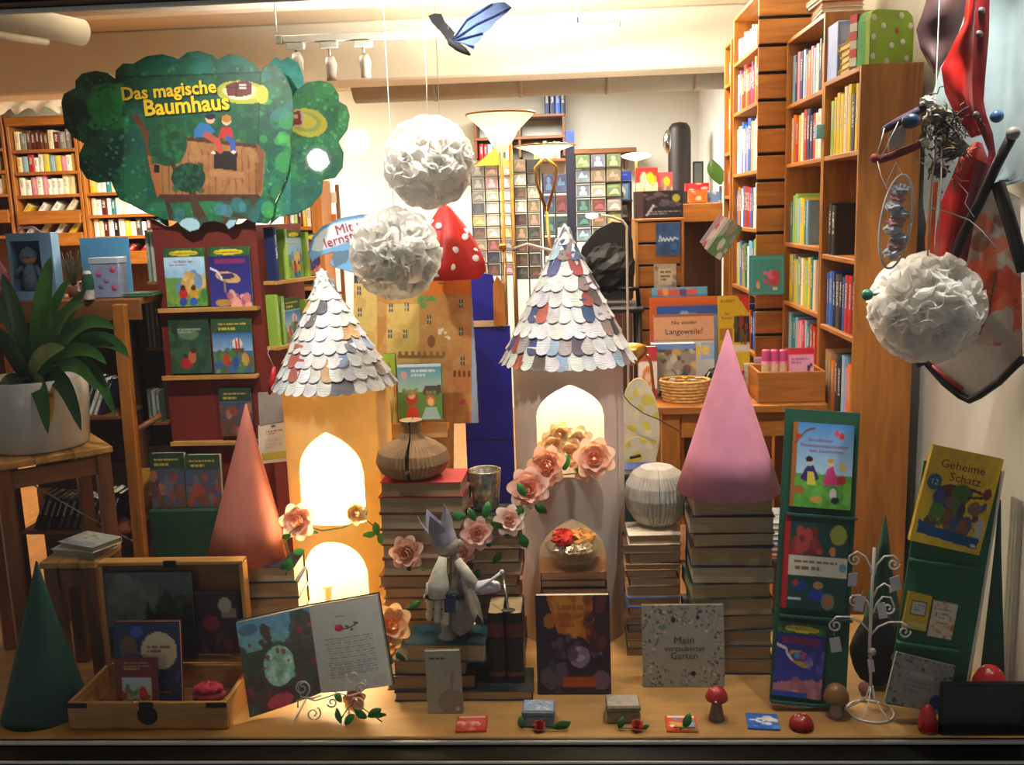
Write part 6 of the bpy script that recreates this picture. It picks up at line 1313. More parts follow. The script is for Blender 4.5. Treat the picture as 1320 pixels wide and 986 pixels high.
# hanging pack at the tower side
g0 = P(352, 555, 3.36); bag = thing('hanging_pack', 'white carded pack with a red tag hanging beside the red book tower', 'pack', g0)
bp = lambda x, y, dy=0.: P(x, y, 3.36 + dy) - g0
put('card', MB().prism([(bp(334, 598).x, bp(334, 598).z), (bp(372, 594).x, bp(372, 594).z), (bp(368, 542).x, bp(368, 542).z), (bp(333, 548).x, bp(333, 548).z)], -.003, .003), mat('card_white', '#d8d0b8', .7, var=.08), bag)
cv = Cv(30, 40, '#d8d0b8', seed=2).text(.2, .85, .2, .34, 2, '#a83428').text(.15, .8, .42, .72, 5, '#a89c84').rect(0, .8, 1, 1, '#c8b848').ell(.5, .08, .12, .03, '#5c5448')
put('card_print', cv.grid(lambda u, v: bp(335 + u * 34 + v * 2, 548 + v * 46 - u * 5, -.004)), PRINT(), bag)
put('plastic_sleeve', MB().prism([(bp(335, 548).x, bp(335, 548).z), (bp(368, 542).x, bp(368, 542).z), (bp(372, 505).x, bp(372, 505).z), (bp(333, 506).x, bp(333, 506).z)], -.006, .006), mat('plastic_grey', '#b4aea4', .3, var=.2, trans=.4), bag)
put('red_tag', MB().tube([bp(353, 473), bp(351, 490), bp(348, 508)], [.006, .011, .008], 8), mat('tag_red', '#b81c1c', .4), bag)
put('string', MB().tube([bp(353, 473), bp(345, 455), bp(348, 448)], .0012, 5), THREAD, bag)

OCC += [main, wing, [(211, 290), (342, 290), (342, 640), (211, 640)], [(343, 290), (408, 290), (408, 362), (343, 362)]]
# ================================================================ plant, stools and toy table
st0 = P(52, 604, 2.70); topz = P(70, 592, 2.89).z
def stool(label, cx, cy, z, half, rot, base_z=0., leg=.022, th=.022):
    t = thing('wooden_stool', label, 'stool', (cx, cy, base_z), (0, 0, math.radians(rot))); H_ = z - base_z
    for k in range(3):
        a = -half + k * 2 * half / 3; put('top_board', MB().box(a + .0008, a + 2 * half / 3 - .0008, -half, half, H_ - th, H_, ch=.003), W_PALEY, t)
    for sx in (-1, 1):
        for sy in (-1, 1): put('leg', MB().box(sx * (half - .03) - leg, sx * (half - .03) + leg, sy * (half - .03) - leg, sy * (half - .03) + leg, .001, H_ - th - .0005, ch=.003), W_BR, t)
    for s in (-1, 1):
        put('rail', MB().box(-half + .03 + leg, half - .03 - leg, s * (half - .03) - .01, s * (half - .03) + .01, H_ - th - .07, H_ - th - .012, ch=.002), W_BRX, t)
        put('rail', MB().box(s * (half - .03) - .01, s * (half - .03) + .01, -half + .03 + leg, half - .03 - leg, H_ - th - .07, H_ - th - .012, ch=.002), W_BRY, t)
    return t
sx_ = P(50, 590, 3.05); stool('tall wooden stool carrying the potted plant', sx_.x, 3.08, topz, .18, 40)
lo = P(104, 735, 2.92); lz = P(110, 722, 2.86).z; stool('low wooden stool with pale books behind the green cone', lo.x, 2.935, lz, .093, 0)
cv = Cv(40, 28, '#a8a89c', seed=4).blobs(30, (0, 0, 1, 1), .06, ['#7c8484', '#c4c4b8', '#8c9494', '#5c6468'], .6).rect(0, .75, 1, 1, '#7484a0', .5)
fb = flat_book('white flower patterned hardback, lower of two on the low stool', (P(98, 745, 2.88).x, 2.875, lz), .16, .12, .028, '#a8a89c', '#b8a884', -10, 'books on the low stool')
fb2 = flat_book('pale sketch covered hardback, upper of two on the low stool', (P(102, 735, 2.88).x, 2.872, lz + .0284), .16, .115, .02, '#b0b0a8', '#b8a884', -24, 'books on the low stool')
put('cover_print', cv.grid(lambda u, v: ((u - .5) * .155, .112 - v * .108, .0205)), MATTE(), fb2)
pc = Vector((sx_.x, 3.08, topz)); pr_ = (P(112, 550, 3.08).x - P(-12, 550, 3.08).x) / 2; ph_ = P(50, 497, 3.08 - pr_).z - topz
pot = thing('potted_plant', 'strap leaved green plant in a white ceramic pot on the stool', 'potted plant', pc)
put('pot', MB().lathe([(0, .002), (pr_ * .86, .002), (pr_ * .9, .01), (pr_ * .97, ph_ * .6), (pr_, ph_), (pr_ * .96, ph_ + .004), (pr_ * .92, ph_ * .9), (0, ph_ * .88)], 40), mat('ceramic_white', '#cfcbbf', .25, var=.05), pot)
put('soil', MB().lathe([(0, ph_ * .9), (pr_ * .5, ph_ * .91), (pr_ * .93, ph_ * .885)], 24), mat('soil', '#2a1c12', .95, var=.4, scale=60, bump=.5), pot)
def strap_leaf(b0, mid, tip, wd, col, n=12):
    v = []; f = []
    for j in range(n + 1):
        t = j / n; p = b0 * (1 - t) ** 2 + mid * 2 * t * (1 - t) + tip * t * t; d = (mid - b0) * 2 * (1 - t) + (tip - mid) * 2 * t
        side = d.cross(Vector((0, -1, .35))).normalized(); w_ = wd * (math.sin(math.pi * min(1, t * .9 + .1)) ** .6) * (1 if t < .97 else .3)
        nrm = side.cross(d).normalized()
        v += [p - side * w_ / 2 + nrm * w_ * .12, p - nrm * w_ * .05, p + side * w_ / 2 + nrm * w_ * .12]
    for j in range(n): q = j * 3; f += [(q, q + 1, q + 4, q + 3), (q + 1, q + 2, q + 5, q + 4)]
    put('leaf', MB().add(v, f, 0, None, True), mat('plant_leaf_' + col[1:], col, .35, var=.2, scale=20, trans=.12), pot)
pb_ = lambda x, y, Y: P(x, y, Y + .3) - pc
for mid, tip, wp_, col, Y0, Y1 in (((52, 400), (66, 330), 30, '#3f6a2c', 2.75, 2.72), ((25, 400), (2, 352), 24, '#24481f', 2.78, 2.8), ((80, 410), (112, 372), 22, '#28501f', 2.76, 2.7), ((95, 385), (150, 425), 22, '#2f5a28', 2.7, 2.62), ((130, 400), (167, 462), 24, '#27501f', 2.68, 2.62), ((110, 415), (150, 540), 22, '#2c5a20', 2.66, 2.6), ((100, 420), (138, 470), 20, '#2f6028', 2.7, 2.6), ((80, 455), (105, 556), 24, '#1c3c16', 2.64, 2.6), ((52, 470), (62, 560), 24, '#2a5422', 2.62, 2.58), ((45, 450), (84, 448), 26, '#6a8c40', 2.64, 2.58), ((15, 440), (-10, 420), 24, '#20421a', 2.7, 2.66), ((20, 470), (-5, 520), 26, '#1a3615', 2.66, 2.62), ((70, 390), (110, 392), 20, '#3a6830', 2.72, 2.66), ((30, 430), (22, 395), 18, '#2a5020', 2.7, 2.68), ((100, 440), (125, 505), 20, '#335c28', 2.64, 2.58), ((60, 400), (92, 355), 18, '#2c5424', 2.8, 2.78), ((70, 490), (66, 545), 12, '#a87c28', 2.62, 2.585), ((10, 400), (-8, 375), 20, '#28501f', 2.78, 2.8)):
    r0 = Vector((random.uniform(-.02, .03), random.uniform(-.02, .02), ph_ * .9)); strap_leaf(r0, pb_(*mid, Y0), pb_(*tip, Y1), wp_ * 2.97 / FPX, col)
# toy table: a long wooden browser table behind
tz = P(120, 386, 3.30).z; TX0, TX1 = P(-40, 386, 3.3).x, fl_.x - .003; tt = thing('toy_table', 'brown wooden browser table with toys on top and slanting books below', 'table', ((TX0 + TX1) / 2, 3.30, FZ)); to = tt.location.copy(); hh = tz - FZ; a_, b_ = TX0 - to.x, TX1 - to.x
for k in range(3): put('top_board', MB().box(a_, b_, k * .1, k * .1 + .098, hh - .022, hh, ch=.002), W_BRX, tt)
put('back_panel', MB().box(a_, b_, .288, .298, 0, hh - .023), W_DK, tt)  # dark board added to keep the bright floor behind from showing
put('front_rail', MB().box(a_, b_ - .0, -.012, -.0005, hh - .075, hh - .002, ch=.002), W_BRX, tt)
pa, pbm = P(154, 392, 3.27) - to, P(183, 722, 3.27) - to
put('post', MB().box(-.022, .022, -.016, .016, 0, (pa - pbm).length, ch=.003), W_OR, tt, loc=pbm, rot=R3(0, math.degrees(math.atan2(pa.x - pbm.x, pa.z - pbm.z)), 0))
put('post', MB().box(a_ + .02, a_ + .06, .03, .07, .0, hh - .076, ch=.003), W_BR, tt)
put('post', MB().box(b_ - .2, b_ - .16, .245, .285, .0, hh - .023, ch=.003), W_BR, tt)
for y, z in ((480, 0), (625, 1)):
    q = P(150, y + 30, 3.4).z - FZ
    put('sloped_bin', MB().box(a_ + .062, b_ - .205, .0, .008, 0, .22), W_DK, tt, loc=(0, .18, q - .06), rot=R3(-25, 0, 0)); put('bin_floor', MB().box(a_ + .062, b_ - .14, .03, .235, q - .075, q - .06, ch=.002), W_BRX, tt)
    shelf_row((P(50 if z else 66, y + 45, 3.38).x, 3.335, q - .059 + FZ), (1, 0), (b_ + to.x - .14) - P(50 if z else 66, y + 45, 3.38).x, .15, .1, ['dark grey', 'brown', 'white', 'black', 'grey', 'navy', 'brown'], f'slanting in the {"lower" if z else "upper"} bin of the toy table', 'books in the toy table bins', (.012, .022), lean=24, gap=.006, hmin=.8)
put('cross_brace', MB().tube([P(160, 565, 3.28) - to, P(208, 535, 3.36) - to], .012, 6), W_BR, tt)
for i, (x0_, x1_, y0_, y1_) in enumerate(((84, 110, 634, 672), (45, 63, 632, 662), (174, 199, 606, 642))):
    p0, p1 = P(x0_, y1_, 3.42), P(x1_, y0_, 3.42); t = put('divider_card', MB().box(p0.x - to.x, min(p1.x - to.x, b_ - .065), .15, .155, p0.z - FZ, p1.z - FZ, ch=.001), mat('card_yellow', '#c88a2c', .7), tt)
rod = thing('white_rod', 'thin white rod slanting between the stool and the wooden post', 'rod', P(170, 697, 3.2)); put('rod', MB().tube([(0, 0, 0), (P(106, 662, 3.07) - P(170, 697, 3.2)), P(43, 625, 2.95) - P(170, 697, 3.2)], .0028, 7), mat('rod_white', '#9a968c', .5), rod); put('end_cap', MB().ball((0, 0, 0), .005, 8, 6), mat('rod_cap', '#6a665c', .5), rod)
# toys
def at_table(px, py, Y): p = P(px, py, Y); p.z = tz; return p
q = at_table(45, 380, 3.36); bxw = 60 * 3.4 / FPX; bxh = P(45, 300, 3.36).z - tz
tb_ = thing('doll_box', 'pale blue gift box with a knitted doll in its window', 'toy box', q); bm = mat('card_blue', '#7ca6cc', .5, var=.08)
put('box_shell', MB().box(-bxw / 2, bxw / 2, .05, .053, 0, bxh).box(-bxw / 2, -bxw / 2 + .01, 0, .05, 0, bxh).box(bxw / 2 - .045, bxw / 2, 0, .05, 0, bxh).box(-bxw / 2 + .01, bxw / 2 - .045, 0, .05, bxh - .028, bxh).box(-bxw / 2 + .01, bxw / 2 - .045, 0, .05, 0, .03), bm, tb_)
put('box_inside', MB().box(-bxw / 2 + .011, bxw / 2 - .046, .044, .049, .031, bxh - .029), mat('card_navy', '#1c3c6c', .6), tb_)
put('ribbon_handle', MB().tube([(-.05, .02, bxh), (-.03, .02, bxh + .018), (.01, .02, bxh + .02), (.04, .02, bxh)], .004, 6), mat('ribbon_pink', '#d8a0a8', .6), tb_)
dl = put('doll', MB().tube([(-.02, .03, .035), (-.02, .028, .07), (-.02, .026, .1), (-.02, .026, .125)], [.026, .03, .026, .012], 14).tube([(-.045, .026, .115), (-.062, .015, .1), (-.07, .012, .085)], [.01, .009, .008], 8).tube([(.002, .026, .115), (.016, .015, .1), (.02, .012, .08)], [.01, .009, .008], 8), mat('knit_blue', '#5c7488', .9, var=.2, scale=90, bump=.3), tb_)
put('doll_head', MB().ball((-.02, .024, .148), (.028, .02, .026), 16, 10), mat('doll_skin', '#b8906c', .8), dl); put('doll_cap', MB().lathe([(.029, .152), (.029, .16), (.02, .178), (.003, .188)], 16, 0, Matrix.Translation((-.02, .024, 0))), mat('knit_blue', '#5c7488', .9), dl)
for s in (-.03, -.012): put('eye', MB().ball((s, .004, .15), .0025, 6, 5), mat('eye_black', '#14100c', .3), dl)
q = at_table(138, 352, 3.50); ww = 66 * 3.5 / FPX; zz0 = P(138, 350, 3.5).z - tz; zz1 = P(138, 306, 3.5).z - tz
cd_ = thing('blue_card', 'plain sky blue card standing behind the gift box', 'card', q); put('card_sheet', MB().box(-ww / 2, ww / 2, 0, .004, .001, zz1, ch=.001), mat('card_sky', '#5aa0cc', .6, var=.08), cd_); put('card_foot', MB().prism([(-.004, 0), (.004, 0), (.0, zz1 * .6)], .005, .06), mat('card_sky', '#5aa0cc'), cd_)
q = at_table(137, 378, 3.34); ww = 38 * 3.4 / FPX; h_ = P(137, 332, 3.34).z - tz
gb = thing('gift_box', 'grey blue patterned gift box with pink motifs on the toy table', 'box', q)
put('box_body', MB().box(-ww / 2, ww / 2, 0, .07, .001, h_ * .84, ch=.002), mat('gift_grey', '#8490ac', .5, var=.15, scale=40), gb); put('box_lid', MB().box(-ww / 2 - .002, ww / 2 + .002, -.002, .072, h_ * .845, h_, ch=.002), mat('gift_lid', '#a8b0bc', .4), gb)
for i, (u, v_, cc) in enumerate(((-.2, .6, '#b85c7c'), (.3, .7, '#b8445c'), (.3, .25, '#a8486c'), (-.15, .3, '#7c6c9c'), (.05, .45, '#8c7cac'))): put('motif', MB().lathe([(0, 0), (.011, 0), (.010, .001), (0, .001)], 8, 0, TR((u * ww, -.0005, v_ * h_), 90)), mat('motif%d' % i, cc, .5), gb)
q = at_table(115, 380, 3.29); mg = thing('mug', 'small mug painted with a green bottle shape, beside the gift box', 'mug', q)
put('cup', MB().lathe([(0, 0), (.018, 0), (.019, .004), (.019, .075), (.014, .092), (.010, .1), (.009, .1), (.012, .09), (.016, .074), (.016, .006), (0, .006)], 20), mat('mug_green', '#b4b8a8', .3, var=.5, scale=30), mg); put('mug_handle', MB().tube([Vector((-.018, 0, .065)), Vector((-.034, 0, .062)), Vector((-.036, 0, .035)), Vector((-.019, 0, .015))], .004, 8), mat('mug_white', '#d0ccc0', .3), mg)
put('glaze_band', MB().lathe([(.0194, .035), (.0194, .074), (.015, .09)], 20), mat('glaze_green', '#1c4c38', .3), mg)
q = at_table(-19, 380, 3.30); pk = thing('pink_cloth', 'dusty pink cloth bag at the end of the toy table', 'cloth', q); put('bag', crumple(.06, 70, 20, 12, .12, 1.2), mat('cloth_pink', '#a8707c', .85), pk, loc=(0, .03, .083)); put('bag_fold', crumple(.035, 71, 18, 10, .12, 1.), mat('cloth_pink', '#a8707c'), pk, loc=(.02, .02, .15))
q = at_table(96, 378, 3.46); mp_ = thing('dried_plant', 'small dried plant between the doll box and the blue card', 'plant', q); rn = random.Random(3); mb = MB()
for i in range(26):
    a = rn.uniform(0, 6.28); r = rn.uniform(.01, .045); mb.tube([(0, 0, .03), (r * .5 * math.cos(a), r * .3 * math.sin(a), .08), (r * math.cos(a), r * .6 * math.sin(a), rn.uniform(.1, .17))], [.002, .0016, .003], 5)
put('twigs', mb, mat('dry_green', '#4a4a2c', .9, var=.4), mp_); put('pot', MB().lathe([(0, 0), (.02, 0), (.026, .04), (.022, .04), (0, .035)], 16), mat('clay', '#7c4a34', .8), mp_)
q = at_table(184, 376, 3.372); gd = thing('green_folder', 'dark green folder lying at the end of the toy table', 'folder', q, (0, 0, .05)); put('folder_cover', MB().box(-.052, .048, -.05, .06, .001, .008, ch=.001).box(-.052, .048, -.05, .06, .012, .015, ch=.001), mat('folder_green', '#1c4c24', .6), gd); put('folder_pages', MB().box(-.049, .045, -.047, .056, .0085, .0115), pages_mat('pages_white', '#e8dfc8'), gd)

# ================================================================ bookcases along the right wall
def bookcase_side(name, label, xf, depth, y0, y1, ztop, zs, end_slats=0, rows=None, desc='', palx=None, th=.018, top=True):
    """case whose opening faces -x; y0 near end, y1 far end; zs shelf heights"""
    t = thing(name, label, 'bookcase', (xf, y0, FZ)); H_ = ztop - FZ; L_ = y1 - y0
    if not end_slats: put('end_panel', MB().box(0, depth, 0, th, 0, H_, ch=.002), W_OR, t)
    else:
        put('end_back', MB().box(.004, depth, .016, .022, 0, H_), mat('gap_dark', '#1c1008', .9), t)
        n = end_slats; s = H_ / n
        for k in range(n): put('slat', MB().box(0, depth, 0, .015, k * s + .008, (k + 1) * s - .006, ch=.003), W_ORX, t)
    put('far_panel', MB().box(0, depth, L_ - th, L_, 0, H_, ch=.002), W_OR, t)
    put('back_panel', MB().box(depth - .006, depth, .023, L_ - th, 0, H_), W_BR, t)
    if top: put('top_board', MB().box(0, depth - .007, .023, L_ - th, H_ - th, H_, ch=.002), W_ORY, t)
    for i, z in enumerate(zs): put('shelf', MB().box(.002, depth - .007, .023, L_ - th, z - FZ - .018, z - FZ, ch=.002), W_ORY, t)
    zz = list(zs); up = [ztop - .02] + [q - .02 for q in zs[:-1]]
    for i, z in enumerate(zs):
        pal, kh, fill, th_ = rows[i % len(rows)]
        if pal: shelf_row((xf + .018, y1 - .03, z), (0, -1), L_ - .06, (up[i] - z) * kh, depth * .8, pal, f'{["top", "second", "third", "fourth", "fifth", "sixth"][i]} shelf of the {desc}', f'books in the {desc}', th_, fill=fill, hmin=.82)
    return t
mixA = ['white', 'cream', 'grey', 'light blue', 'dark grey', 'pink', 'orange', 'light green', 'navy', 'tan']; mixB = ['white', 'orange', 'cream', 'red', 'yellow', 'tan', 'navy', 'white']; mixC = ['navy', 'blue', 'dark grey', 'brown', 'red', 'black', 'white']; mixD = ['purple', 'black', 'dark grey', 'orange', 'pink', 'light blue', 'tan']; mixE = ['yellow', 'light green', 'light blue', 'teal', 'white']
xf2 = .996; zl = lambda y: P(1107, y, 3.43).z
yA = PXX(1060, 200, xf2).y
bookcase_side('bookcase', 'orange wood bookcase with a plain end panel, carrying the dotted gift box', xf2, 1.201 - xf2, 3.42, yA, P(1112, 83, 3.42).z, [zl(193), zl(335), zl(436), zl(560), zl(680)],
              rows=[(['teal', 'yellow', 'purple', 'cream', 'light green', 'navy', 'orange'], .92, .92, (.03, .056)), (['black'], .62, .3, (.03, .06)), (mixC, .92, .95, (.03, .056)), (mixD, .8, .95, (.03, .056)), (mixC, .8, .9, (.03, .056))], desc='near orange bookcase')
yB = PXX(1012, 200, xf2).y
z1 = lambda x, y: PXX(x, y, xf2).z
bookcase_side('bookcase', 'tall orange wood bookcase between the slatted case and the near bookcase', xf2, 1.201 - xf2, yA + .003, yB, z1(1055, 22), [z1(1053, 118), z1(1051, 204), z1(1048, 318), z1(1044, 401), z1(1044, 470), z1(1044, 560)],
              rows=[(mixA, .82, .95, (.03, .056)), (mixB, .9, .95, (.03, .056)), (['yellow', 'light blue', 'yellow', 'light green', 'teal'], .68, .6, (.03, .056)), (mixE + ['grey', 'cream'], .9, .9, (.03, .056)), (['teal', 'red', 'pink', 'light blue', 'navy'], .85, .9, (.03, .056)), (mixD, .7, .8, (.03, .056))], desc='tall orange bookcase')
xf0 = P(975, 200, yB + .03).x; yC = PXX(944, 200, xf0).y; z0_ = lambda x, y: PXX(x, y, xf0).z
bookcase_side('bookcase', 'orange bookcase with a slatted end beside the tall bookcase', xf0, 1.201 - xf0, yB + .01, yC, z0_(974, -8), [z0_(970, 62), z0_(970, 133), z0_(968, 220), z0_(966, 294), z0_(963, 374), z0_(963, 450)], end_slats=24,
              rows=[(['grey', 'white', 'dark grey'], .6, .8, (.03, .056)), (['light blue', 'purple', 'red', 'orange', 'blue', 'brown'], .95, .9, (.03, .056)), (['orange', 'blue', 'white', 'tan', 'white', 'cream'], .9, .95, (.03, .056)), (['brown', 'orange', 'blue', 'white', 'red'], .9, .95, (.03, .056)), (mixE + ['blue', 'tan'], .9, .95, (.03, .056)), (mixC, .8, .9, (.03, .056))], desc='slatted bookcase')
xg = P(941, 200, yC + .02).x; yD = PXX(933, 200, xg).y
bookcase_side('bookcase', 'narrow orange bookcase at the far end of the wall', xg, 1.201 - xg, yC + .01, yD, PXX(941, 52, xg).z, [PXX(941, q, xg).z for q in (105, 195, 252, 300)], rows=[(['cream', 'tan', 'brown'], .7, .9, (.03, .056)), (['teal', 'brown', 'orange'], .95, .9, (.02, .05)), (['orange', 'white', 'red'], .8, .9, (.03, .056)), (mixC, .8, .9, (.03, .056))], desc='narrow far bookcase')
# on top of the cases
zt2 = P(1112, 83, 3.42).z; p0 = P(1110, 78, 3.44); p1 = P(1182, 78, 3.44); gw = p1.x - p0.x; gh = P(1145, 12, 3.44).z - zt2
gx = thing('gift_box', 'lime green gift box with white dots on top of the bookcase', 'box', ((p0.x + p1.x) / 2 + .01, 3.45, zt2), (0, 0, math.radians(24)))
rp = lambda n: [(-gw / 2, 0), (gw / 2, 0), (gw / 2, gh * .7), (gw * .46, gh * .9), (gw * .34, gh), (-gw * .34, gh), (-gw * .46, gh * .95), (-gw / 2, gh * .8)]
put('box_front', MB().prism(rp(0), 0, .02), mat('lime', '#8fae2a', .55, var=.1), gx)
put('box_band', MB().prism(rp(0), .0205, .06), mat('box_green', '#2f8c3a', .55), gx)
k_ = [(-gw * .43 - .02, gh * .02 + i * gh * .16, i) for i in range(6)]
for x, z, i in k_: put('stripe', MB().box(-gw / 2 - .002, gw / 2 - .004, .061, .095, z, z + gh * .155), mat('stripe_red' if i % 2 else 'stripe_white', '#b01c28' if i % 2 else '#e4e0d8', .55), gx)
for u, v in ((-.42, .85), (-.2, .7), (.2, .9), (-.42, .5), (.0, .35), (.25, .42), (-.42, .15), (.35, .12), (-.1, .06), (.42, .72)): put('dot', MB().lathe([(0, 0), (.011, 0), (.009, .0015), (0, .0015)], 12, 0, TR((u * gw, -.0003, v * gh), 90)), mat('dot_paper', '#ece8dc', .6), gx)
put('sticker', MB().lathe([(0, 0), (.009, 0), (.007, .002), (0, .002)], 10, 0, TR((.12 * gw, -.0003, .62 * gh), 90)), mat('sticker_red', '#b8503c', .5), gx)
for i in range(5):
    q = PXX(1076, 96 - i * 9, xf2 + .03); flat_book(f'yellow paperback, {ORD[i]} of the small pile beside the dotted gift box', (xf2 + .055, 3.62, zt2 + i * .0215), .085, .12, .021, '#c8a83c', '#d8c478', random.uniform(-4, 4), 'yellow paperbacks on the bookcase')
zt1 = z1(1055, 22)
for i in range(5): flat_book(f'{["grey", "white", "orange", "brown", "cream"][i]} magazine, {ORD[i]} in the pile on the tall bookcase', (xf2 + .09, yA + .1, zt1 + i * .0185), .16, .22, .018, WORDS[['grey', 'white', 'orange', 'brown', 'cream'][i]], '#cfc8b4', random.uniform(-5, 5), 'magazines on the tall bookcase', name='magazine')
q = thing('blue_box', 'pale blue carton behind the dotted gift box on the bookcase', 'box', (xf2 + .1, 3.756, zt2)); put('carton', MB().box(-.09, .09, 0, .14, .001, .2, ch=.003), mat('carton_blue', '#7c90c8', .6, var=.1), q); put('carton_print', Cv(20, 24, '#8c9cd0', seed=2).blobs(8, (0, 0, 1, 1), .15, ['#a8b4dc', '#6474b4', '#c8b878'], .7).grid(lambda u, v: (-.08 + .16 * u, -.0007, .19 - .18 * v)), PRINT(), q)
q = PXX(1054, 172, xf2 - .008); t = thing('shelf_clip', 'small light blue paper box clipped to the bookcase upright', 'clip', (xf2 - .0165, yA, q.z)); put('clip_body', MB().box(-.012, .0175, -.02, .02, -.022, .018, ch=.002), mat('clip_blue', '#6aa4cc', .5), t); put('clip_top', MB().box(-.012, .016, -.018, .018, .0185, .03, ch=.002), mat('clip_blue2', '#88bcdc', .5), t)
# teal tray picture leaning on the slats
cv = Cv(44, 40, '#3c8c98', seed=2).noise(.1, 6).rect(.03, .03, .97, .97, '#4ca4ac').rect(.07, .08, .93, .94, '#3c949c').blobs(14, (.45, .42, .9, .7), .09, ['#c8486c', '#b83c5c', '#d86484'], .95).ell(.25, .75, .05, .09, '#d8b490').ell(.25, .64, .03, .03, '#c87050').rect(.66, .82, .8, .88, '#b8d4d4')
display_book('picture_tray', 'teal picture tray with a pink house leaning on the slatted bookcase end', 966, 1011, 380, 329, yB - .04, cv, 2, t=.012, cover='#2c6c7c', cat='picture')

# ================================================================ long sales table on the right
TY = 3.70; tzr = P(960, 523, TY).z; tx0 = P(842, 523, TY).x; tx1 = xf2 - .005
tbl = thing('sales_table', 'orange wooden sales table in front of the tall bookcases', 'table', ((tx0 + tx1) / 2, TY, FZ)); o_ = tbl.location.copy(); H_ = tzr - FZ; a_, b_ = tx0 - o_.x, tx1 - o_.x
for k in range(4): put('top_board', MB().box(a_, b_, k * .15, k * .15 + .1485, H_ - .03, H_, ch=.003), W_ORX, tbl)
for x in (a_ + .035, b_ - .09):
    for y in (.02, .52): put('leg', MB().box(x, x + .07, y, y + .06, 0, H_ - .031, ch=.003), W_OR, tbl)
put('apron', MB().box(a_ + .11, b_ - .1, .03, .05, H_ - .13, H_ - .032, ch=.002), W_ORX, tbl); put('low_shelf', MB().box(a_ + .11, b_ - .1, .06, .5, H_ * .42, H_ * .42 + .02, ch=.002), W_BRX, tbl)
def tab(px, Y): p = P(px, 480, Y); p.z = tzr; return p
# crayon box
x0_, x1_ = P(976, 500, 3.76).x, P(1080, 500, 3.76).x; x1_ = min(x1_, xf2 - .007); bw = x1_ - x0_; bhh = P(1030, 478, 3.76).z - tzr
wb_ = thing('wooden_crate', 'pale wooden box of pink pencil tins on the sales table', 'box', ((x0_ + x1_) / 2, 3.74, tzr))
put('front_board', MB().box(-bw / 2, bw / 2, 0, .012, .001, bhh, ch=.002), W_ORX, wb_); put('back_board', MB().box(-bw / 2, bw / 2, .2, .212, .001, bhh, ch=.002), W_ORX, wb_)
for s in (-1, 1): put('side_board', MB().box(min(s * bw / 2, s * (bw / 2 - .012)), max(s * bw / 2, s * (bw / 2 - .012)), .0125, .1995, .001, bhh, ch=.002), W_ORY, wb_)
put('bottom_board', MB().box(-bw / 2 + .013, bw / 2 - .013, .013, .199, .001, .01), W_ORX, wb_)
for i in range(3):
    px = 986.5 + i * 11.2; p = P(px, 480, 3.79); t = thing('pencil_tin', 'pink patterned pencil tin in the wooden box', 'tin', (p.x, 3.785, tzr + .0105), group='pink pencil tins'); h_ = P(px, 451, 3.785).z - tzr - .01
    put('tin_tube', MB().lathe([(0, 0), (.0158, 0), (.0158, h_ * .8), (0, h_ * .8)], 18), mat('tin_pink', '#d86c94', .4, var=.25, scale=60), t); put('tin_cap', MB().lathe([(.0163, h_ * .78), (.0163, h_ * .97), (.014, h_), (0, h_)], 18), mat('tin_cap', '#c8487c', .4), t); put('tin_label', MB().lathe([(.0162, h_ * .5), (.0162, h_ * .72)], 18), mat('tin_label', '#e0b890', .5), t)
cv = Cv(30, 20, '#e8a4bc', seed=4).rect(0, 0, 1, .18, '#d02838').text(.08, .8, .3, .5, 2, '#8c4464').ell(.4, .95, .25, .2, '#c88c70').poly([(.75, .5), (.95, .45), (.95, .55), (.85, .6), (.85, .9), (.75, .9)], '#4c2c3c')
display_book('picture_book', 'pink and red picture box standing in the wooden box', 1017, 1049, 492, 449, 3.80, cv, 6, 0, 0, t=.05, cover='#c82030')
# wicker basket
p = tab(884, 3.80); p.x = P(884, 505, 3.80).x; bk_ = thing('wicker_basket', 'small wicker basket of trinkets on the sales table', 'basket', (p.x, 3.83, tzr)); rx, ry, hb = 30 * 3.9 / FPX, .075, P(881, 492, 3.76).z - tzr
WICK = mat('wicker', '#c89850', .7, var=.25, scale=60)
for k in range(7):
    z = .006 + k * hb / 7; s = .88 + .14 * k / 6
    put('weave_ring', MB().tube([(rx * s * math.cos(a) * (1 + .03 * math.sin(12 * a + k * math.pi)), ry * s * math.sin(a) * (1 + .03 * math.sin(12 * a + k * math.pi)), z) for a in np.linspace(0, 2 * math.pi, 49)], .0062, 6), WICK, bk_)
mb = MB()
for k in range(24): a = 2 * math.pi * k / 24; put('stake', MB().tube([(rx * .87 * math.cos(a), ry * .87 * math.sin(a), .001), (rx * 1.02 * math.cos(a), ry * 1.02 * math.sin(a), hb)], .003, 5), WICK, bk_)
put('basket_floor', MB().lathe([(0, .004), (1, .004), (1, .001), (0, .001)], 24, 0, Matrix.Diagonal((rx * .86, ry * .86, 1, 1))), WICK, bk_)
for i, (u, v, cc) in enumerate(((-.75, 0, '#e0dcd0'), (.0, .35, '#d8c030'), (.35, -.3, '#d8d4cc'), (.8, .15, '#c8c0b0'), (-.25, -.4, '#d0a878'))):
    t = thing('trinket', ['white wrapped trinket', 'yellow wrapped trinket', 'cream wrapped trinket', 'grey wrapped trinket', 'tan wrapped trinket'][i] + ' in the wicker basket', 'trinket', (p.x + u * rx * .7, 3.83 + v * ry, tzr + hb * .5)); put('wrapping', crumple(.0145, 90 + i, 14, 8, .2, 1), mat('trinket' + cc[1:], cc, .6), t, loc=(0, 0, .016)); put('twist', MB().lathe([(.003, 0), (.010, .014), (.012, .016)], 8), mat('trinket' + cc[1:], cc), t, loc=(0, 0, .029))
